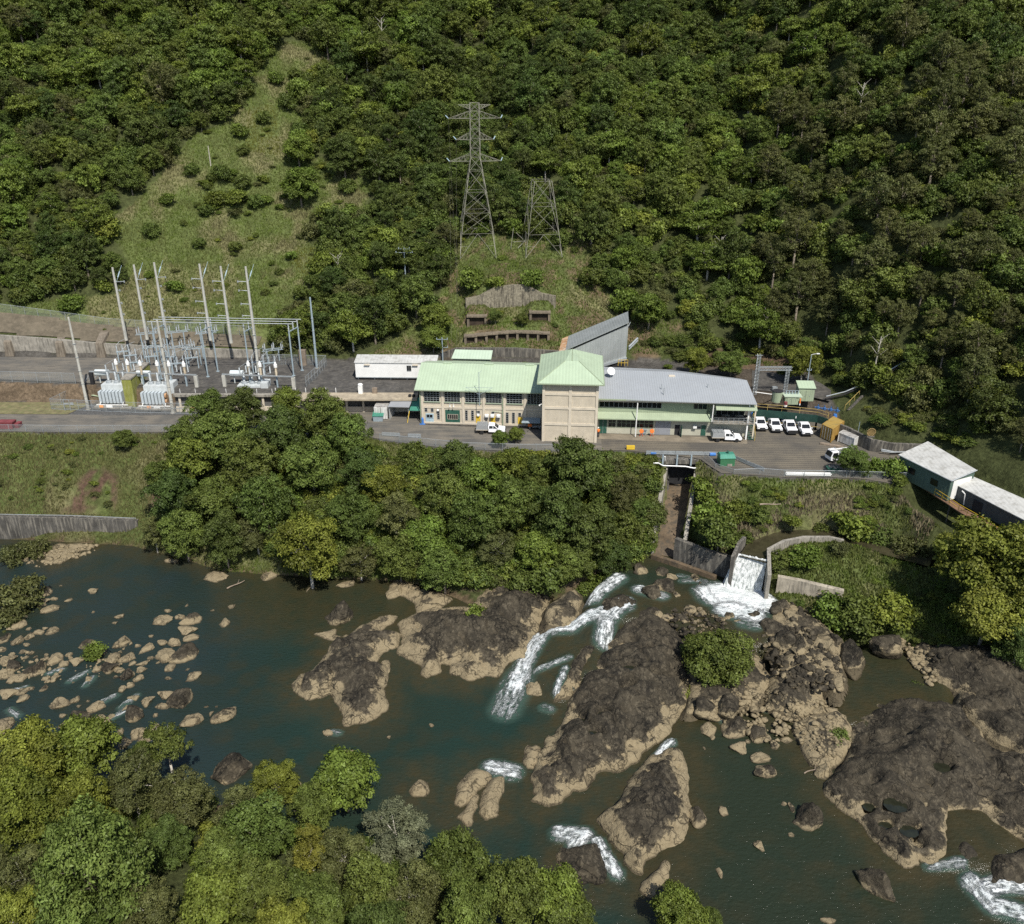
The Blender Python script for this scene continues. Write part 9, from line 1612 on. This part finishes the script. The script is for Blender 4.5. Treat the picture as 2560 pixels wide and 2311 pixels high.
scrub(2400, 15, 75, 95, 140, lambda x, y, z, px, py: (y < yc_(x) - 0.8) & (y > yb_(x) + 0.3) & (px > 1690) & (fbm(x / 4, y / 4, 92) > np.where(py < 1490, 0.57, 0.5)) & (seg_dist(x, y, canal_line) > 2.2) & ~in_poly(px, py, [(1940, 1435), (2120, 1470), (2110, 1520), (1940, 1500)]), 0.18, 0.55, (0.35, 0.45, 0.1, 0.1), 7, 0.8)
scrub(500, -100, -30, 125, 150, lambda x, y, z, px, py: (y < yc_(x) - 1) & (z > -9.5) & (px < 420) & (fbm(x / 5, y / 5, 93) > 0.52), 0.2, 0.6, (0.3, 0.3, 0.3, 0.1), 8)
scrub(900, -75, 25, 20, 92, lambda x, y, z, px, py: (z > -15.0) & (y < 95) & (py > 1800), 0.6, 1.3, (0.6, 0.15, 0.2, 0.05), 9, 0.9)
scrub(300, 45, 80, 70, 100, lambda x, y, z, px, py: (px > 2280) & (py > 1640) & (py < 1850), 0.15, 0.4, (0.1, 0.2, 0.5, 0.2), 10, 0.6)
scatter_gn('undergrowth', UP_, US, UR, UI, uc, 'low green scrub under the trees and over the banks')
# grass blades in tufts on every open slope
def grass():
    g = np.random.default_rng(3); n = 330000; x = np.concatenate([g.uniform(-120, 60, n), g.uniform(-110, 78, n)]); y = np.concatenate([g.uniform(168, 300, n), g.uniform(96, 150, n)]); z = Zt(x, y); px, py, dp = proj(x, y, z)
    hill = inC(px, py) | in_poly(px, py, [(2060, 950), (2350, 930), (2420, 1130), (2200, 1060)]); bank_ = (y < yc_(x) - 0.1) & (y > yb_(x) + 0.2) & (y < 160) & tail_ok(px, py) & (seg_dist(x, y, canal_line) > 2.0)
    k = (hill & (y > yd_(x) + 7)) | (hill & (px > 700) & (y > yd_(x) + 0.5)) | bank_; k &= (px > -30) & (px < 2600) & (py > -30); k &= ~((in_poly(px, py, SCAR[0]) | in_poly(px, py, SCAR[1])) & (g.random(len(x)) < 0.9)); x, y, z, px, py, hill = x[k], y[k], z[k], px[k], py[k], hill[k]; n = len(x)
    dry = fbm(x / 7, y / 7, 5, 4); d2 = fbm(x / 2.6, y / 2.6, 41, 3); straw = sstep(0.54, 0.70, dry * 0.55 + d2 * 0.45)
    straw = np.where((px > 1690) & (py > 1190) & (py < 1360), sstep(0.48, 0.56, dry * 0.5 + d2 * 0.5) * sstep(1205, 1255, py), straw); straw = np.where((py > 1360) & (px > 1900), straw * 0.35, straw)
    yl = in_poly(px, py, [(740, 620), (810, 620), (820, 670), (760, 700), (730, 660)]) | in_poly(px, py, [(620, 270), (690, 260), (700, 390), (610, 380)])
    h = g.uniform(0.18, 0.55, n) * (1 + 0.4 * straw); a = g.uniform(0, 6.28, n); w_ = g.uniform(0.10, 0.24, n); lean = g.uniform(-0.3, 0.3, (n, 2)) * h[:, None]
    dx, dy = np.cos(a) * w_, np.sin(a) * w_; V = np.stack([np.stack([x - dx, y - dy, z - 0.05], 1), np.stack([x + dx, y + dy, z - 0.05], 1), np.stack([x + lean[:, 0], y + lean[:, 1], z + h], 1)], 1).reshape(-1, 3)
    gr_ = np.array([0.135, 0.155, 0.045]); bg_ = np.array([0.125, 0.170, 0.032]); st_ = np.where(((px > 1690) & (py > 1190))[:, None], [0.26, 0.21, 0.145], [0.20, 0.18, 0.09]); yl_ = np.array([0.155, 0.165, 0.035]); v_ = g.uniform(0.7, 1.3, n)[:, None]
    base = gr_ * (1 - sstep(0.4, 0.6, d2)[:, None]) + bg_ * sstep(0.4, 0.6, d2)[:, None]; c_ = base * (1 - straw[:, None] * 0.85) + st_ * straw[:, None] * 0.85; c_ = np.where(yl[:, None], yl_, c_) * v_ * np.where(hill, 0.95, 1.0)[:, None]; lb_ = ((px < 430) & (py > 1080))[:, None] * 0.6; c_ = c_ * (1 - lb_) + np.array([0.17, 0.15, 0.075]) * v_ * lb_
    m_, nt, b = new_mat('grass_blades'); at = ND(nt, 'ShaderNodeAttribute', attribute_name='blade'); LK(nt, at.outputs['Color'], b.inputs['Base Color']); b.inputs['Roughness'].default_value = 0.7; b.inputs['Specular IOR Level'].default_value = 0.2; tr_ = nt.nodes.new('ShaderNodeBsdfTranslucent'); LK(nt, at.outputs['Color'], tr_.inputs[0]); mx_ = nt.nodes.new('ShaderNodeMixShader'); mx_.inputs[0].default_value = 0.4; LK(nt, b.outputs[0], mx_.inputs[1]); LK(nt, tr_.outputs[0], mx_.inputs[2]); LK(nt, mx_.outputs[0], nt.nodes['Material Output'].inputs[0])
    me = npmesh('grass', V, np.arange(len(V)).reshape(-1, 3), m_, {'blade': np.repeat(c_, 3, 0)}, False, 3); tag(link('grass', me), 'long green and straw coloured grass on the slopes', None, None, 'stuff'); print('grass', n, 'forest', len(rest), 'indiv', len(indiv), 'scrub', len(UP_))
grass()
# bare pale snags and dead trunks that catch the eye on the hillside
for px, py, h_, lb in ((2137, 290, 6.5, 'bare white dead trunk standing high on the right hillside'), (957, 115, 7, 'pale dead trunk above the right rim of the clearing'), (1095, 25, 6, 'pale trunk at the top edge above the tower'), (1790, 660, 6, 'grey leafless tree behind the office roof'), (2170, 940, 8, 'slender pale trunk on the slope above the platform'), (850, 690, 5, 'white branched dead tree below the clearing')):
    x, y, z = G(px, py); t = T('dead_tree', lb, 'dead tree', (x, y - 2, z), 0, 'dead trees on the hillside'); c = MB(); c.tube((0, 0, -1), (0.3, 0, h_), 0.20, 0.07, 6); c.build('trunk', bark_pale, t); c = MB()
    for k in range(6): a_ = k * 2.4; b_ = Vector((0.1, 0, h_ * (0.5 + 0.08 * k))); e_ = b_ + Vector((math.cos(a_) * 1.6, math.sin(a_) * 1.2, 1.5)); c.tube(b_, e_, 0.07, 0.02, 5)
    c.build('branches', bark_pale, t)
# things that would share a label are told apart by their order in the photo, left to right
bpy.context.view_layer.update()
ORD = ['first', 'second', 'third', 'fourth', 'fifth', 'sixth', 'seventh', 'eighth', 'ninth', 'tenth', 'eleventh', 'twelfth', 'thirteenth', 'fourteenth', 'fifteenth', 'sixteenth']
same = {}
for o in COL.objects:
    if o.parent is None and o.get('label') and o.get('kind') is None: same.setdefault(o['label'], []).append(o)
for lab, os_ in same.items():
    if len(os_) < 2: continue
    os_.sort(key=lambda o: proj(*o.matrix_world.translation)[0]); n = len(os_)
    for i, o in enumerate(os_): o['label'] = (['left', 'right'][i] + ' one: ' if n == 2 else ['leftmost: ', 'middle one: ', 'rightmost: '][i] if n == 3 else ORD[min(i, 15)] + ' from left: ') + lab
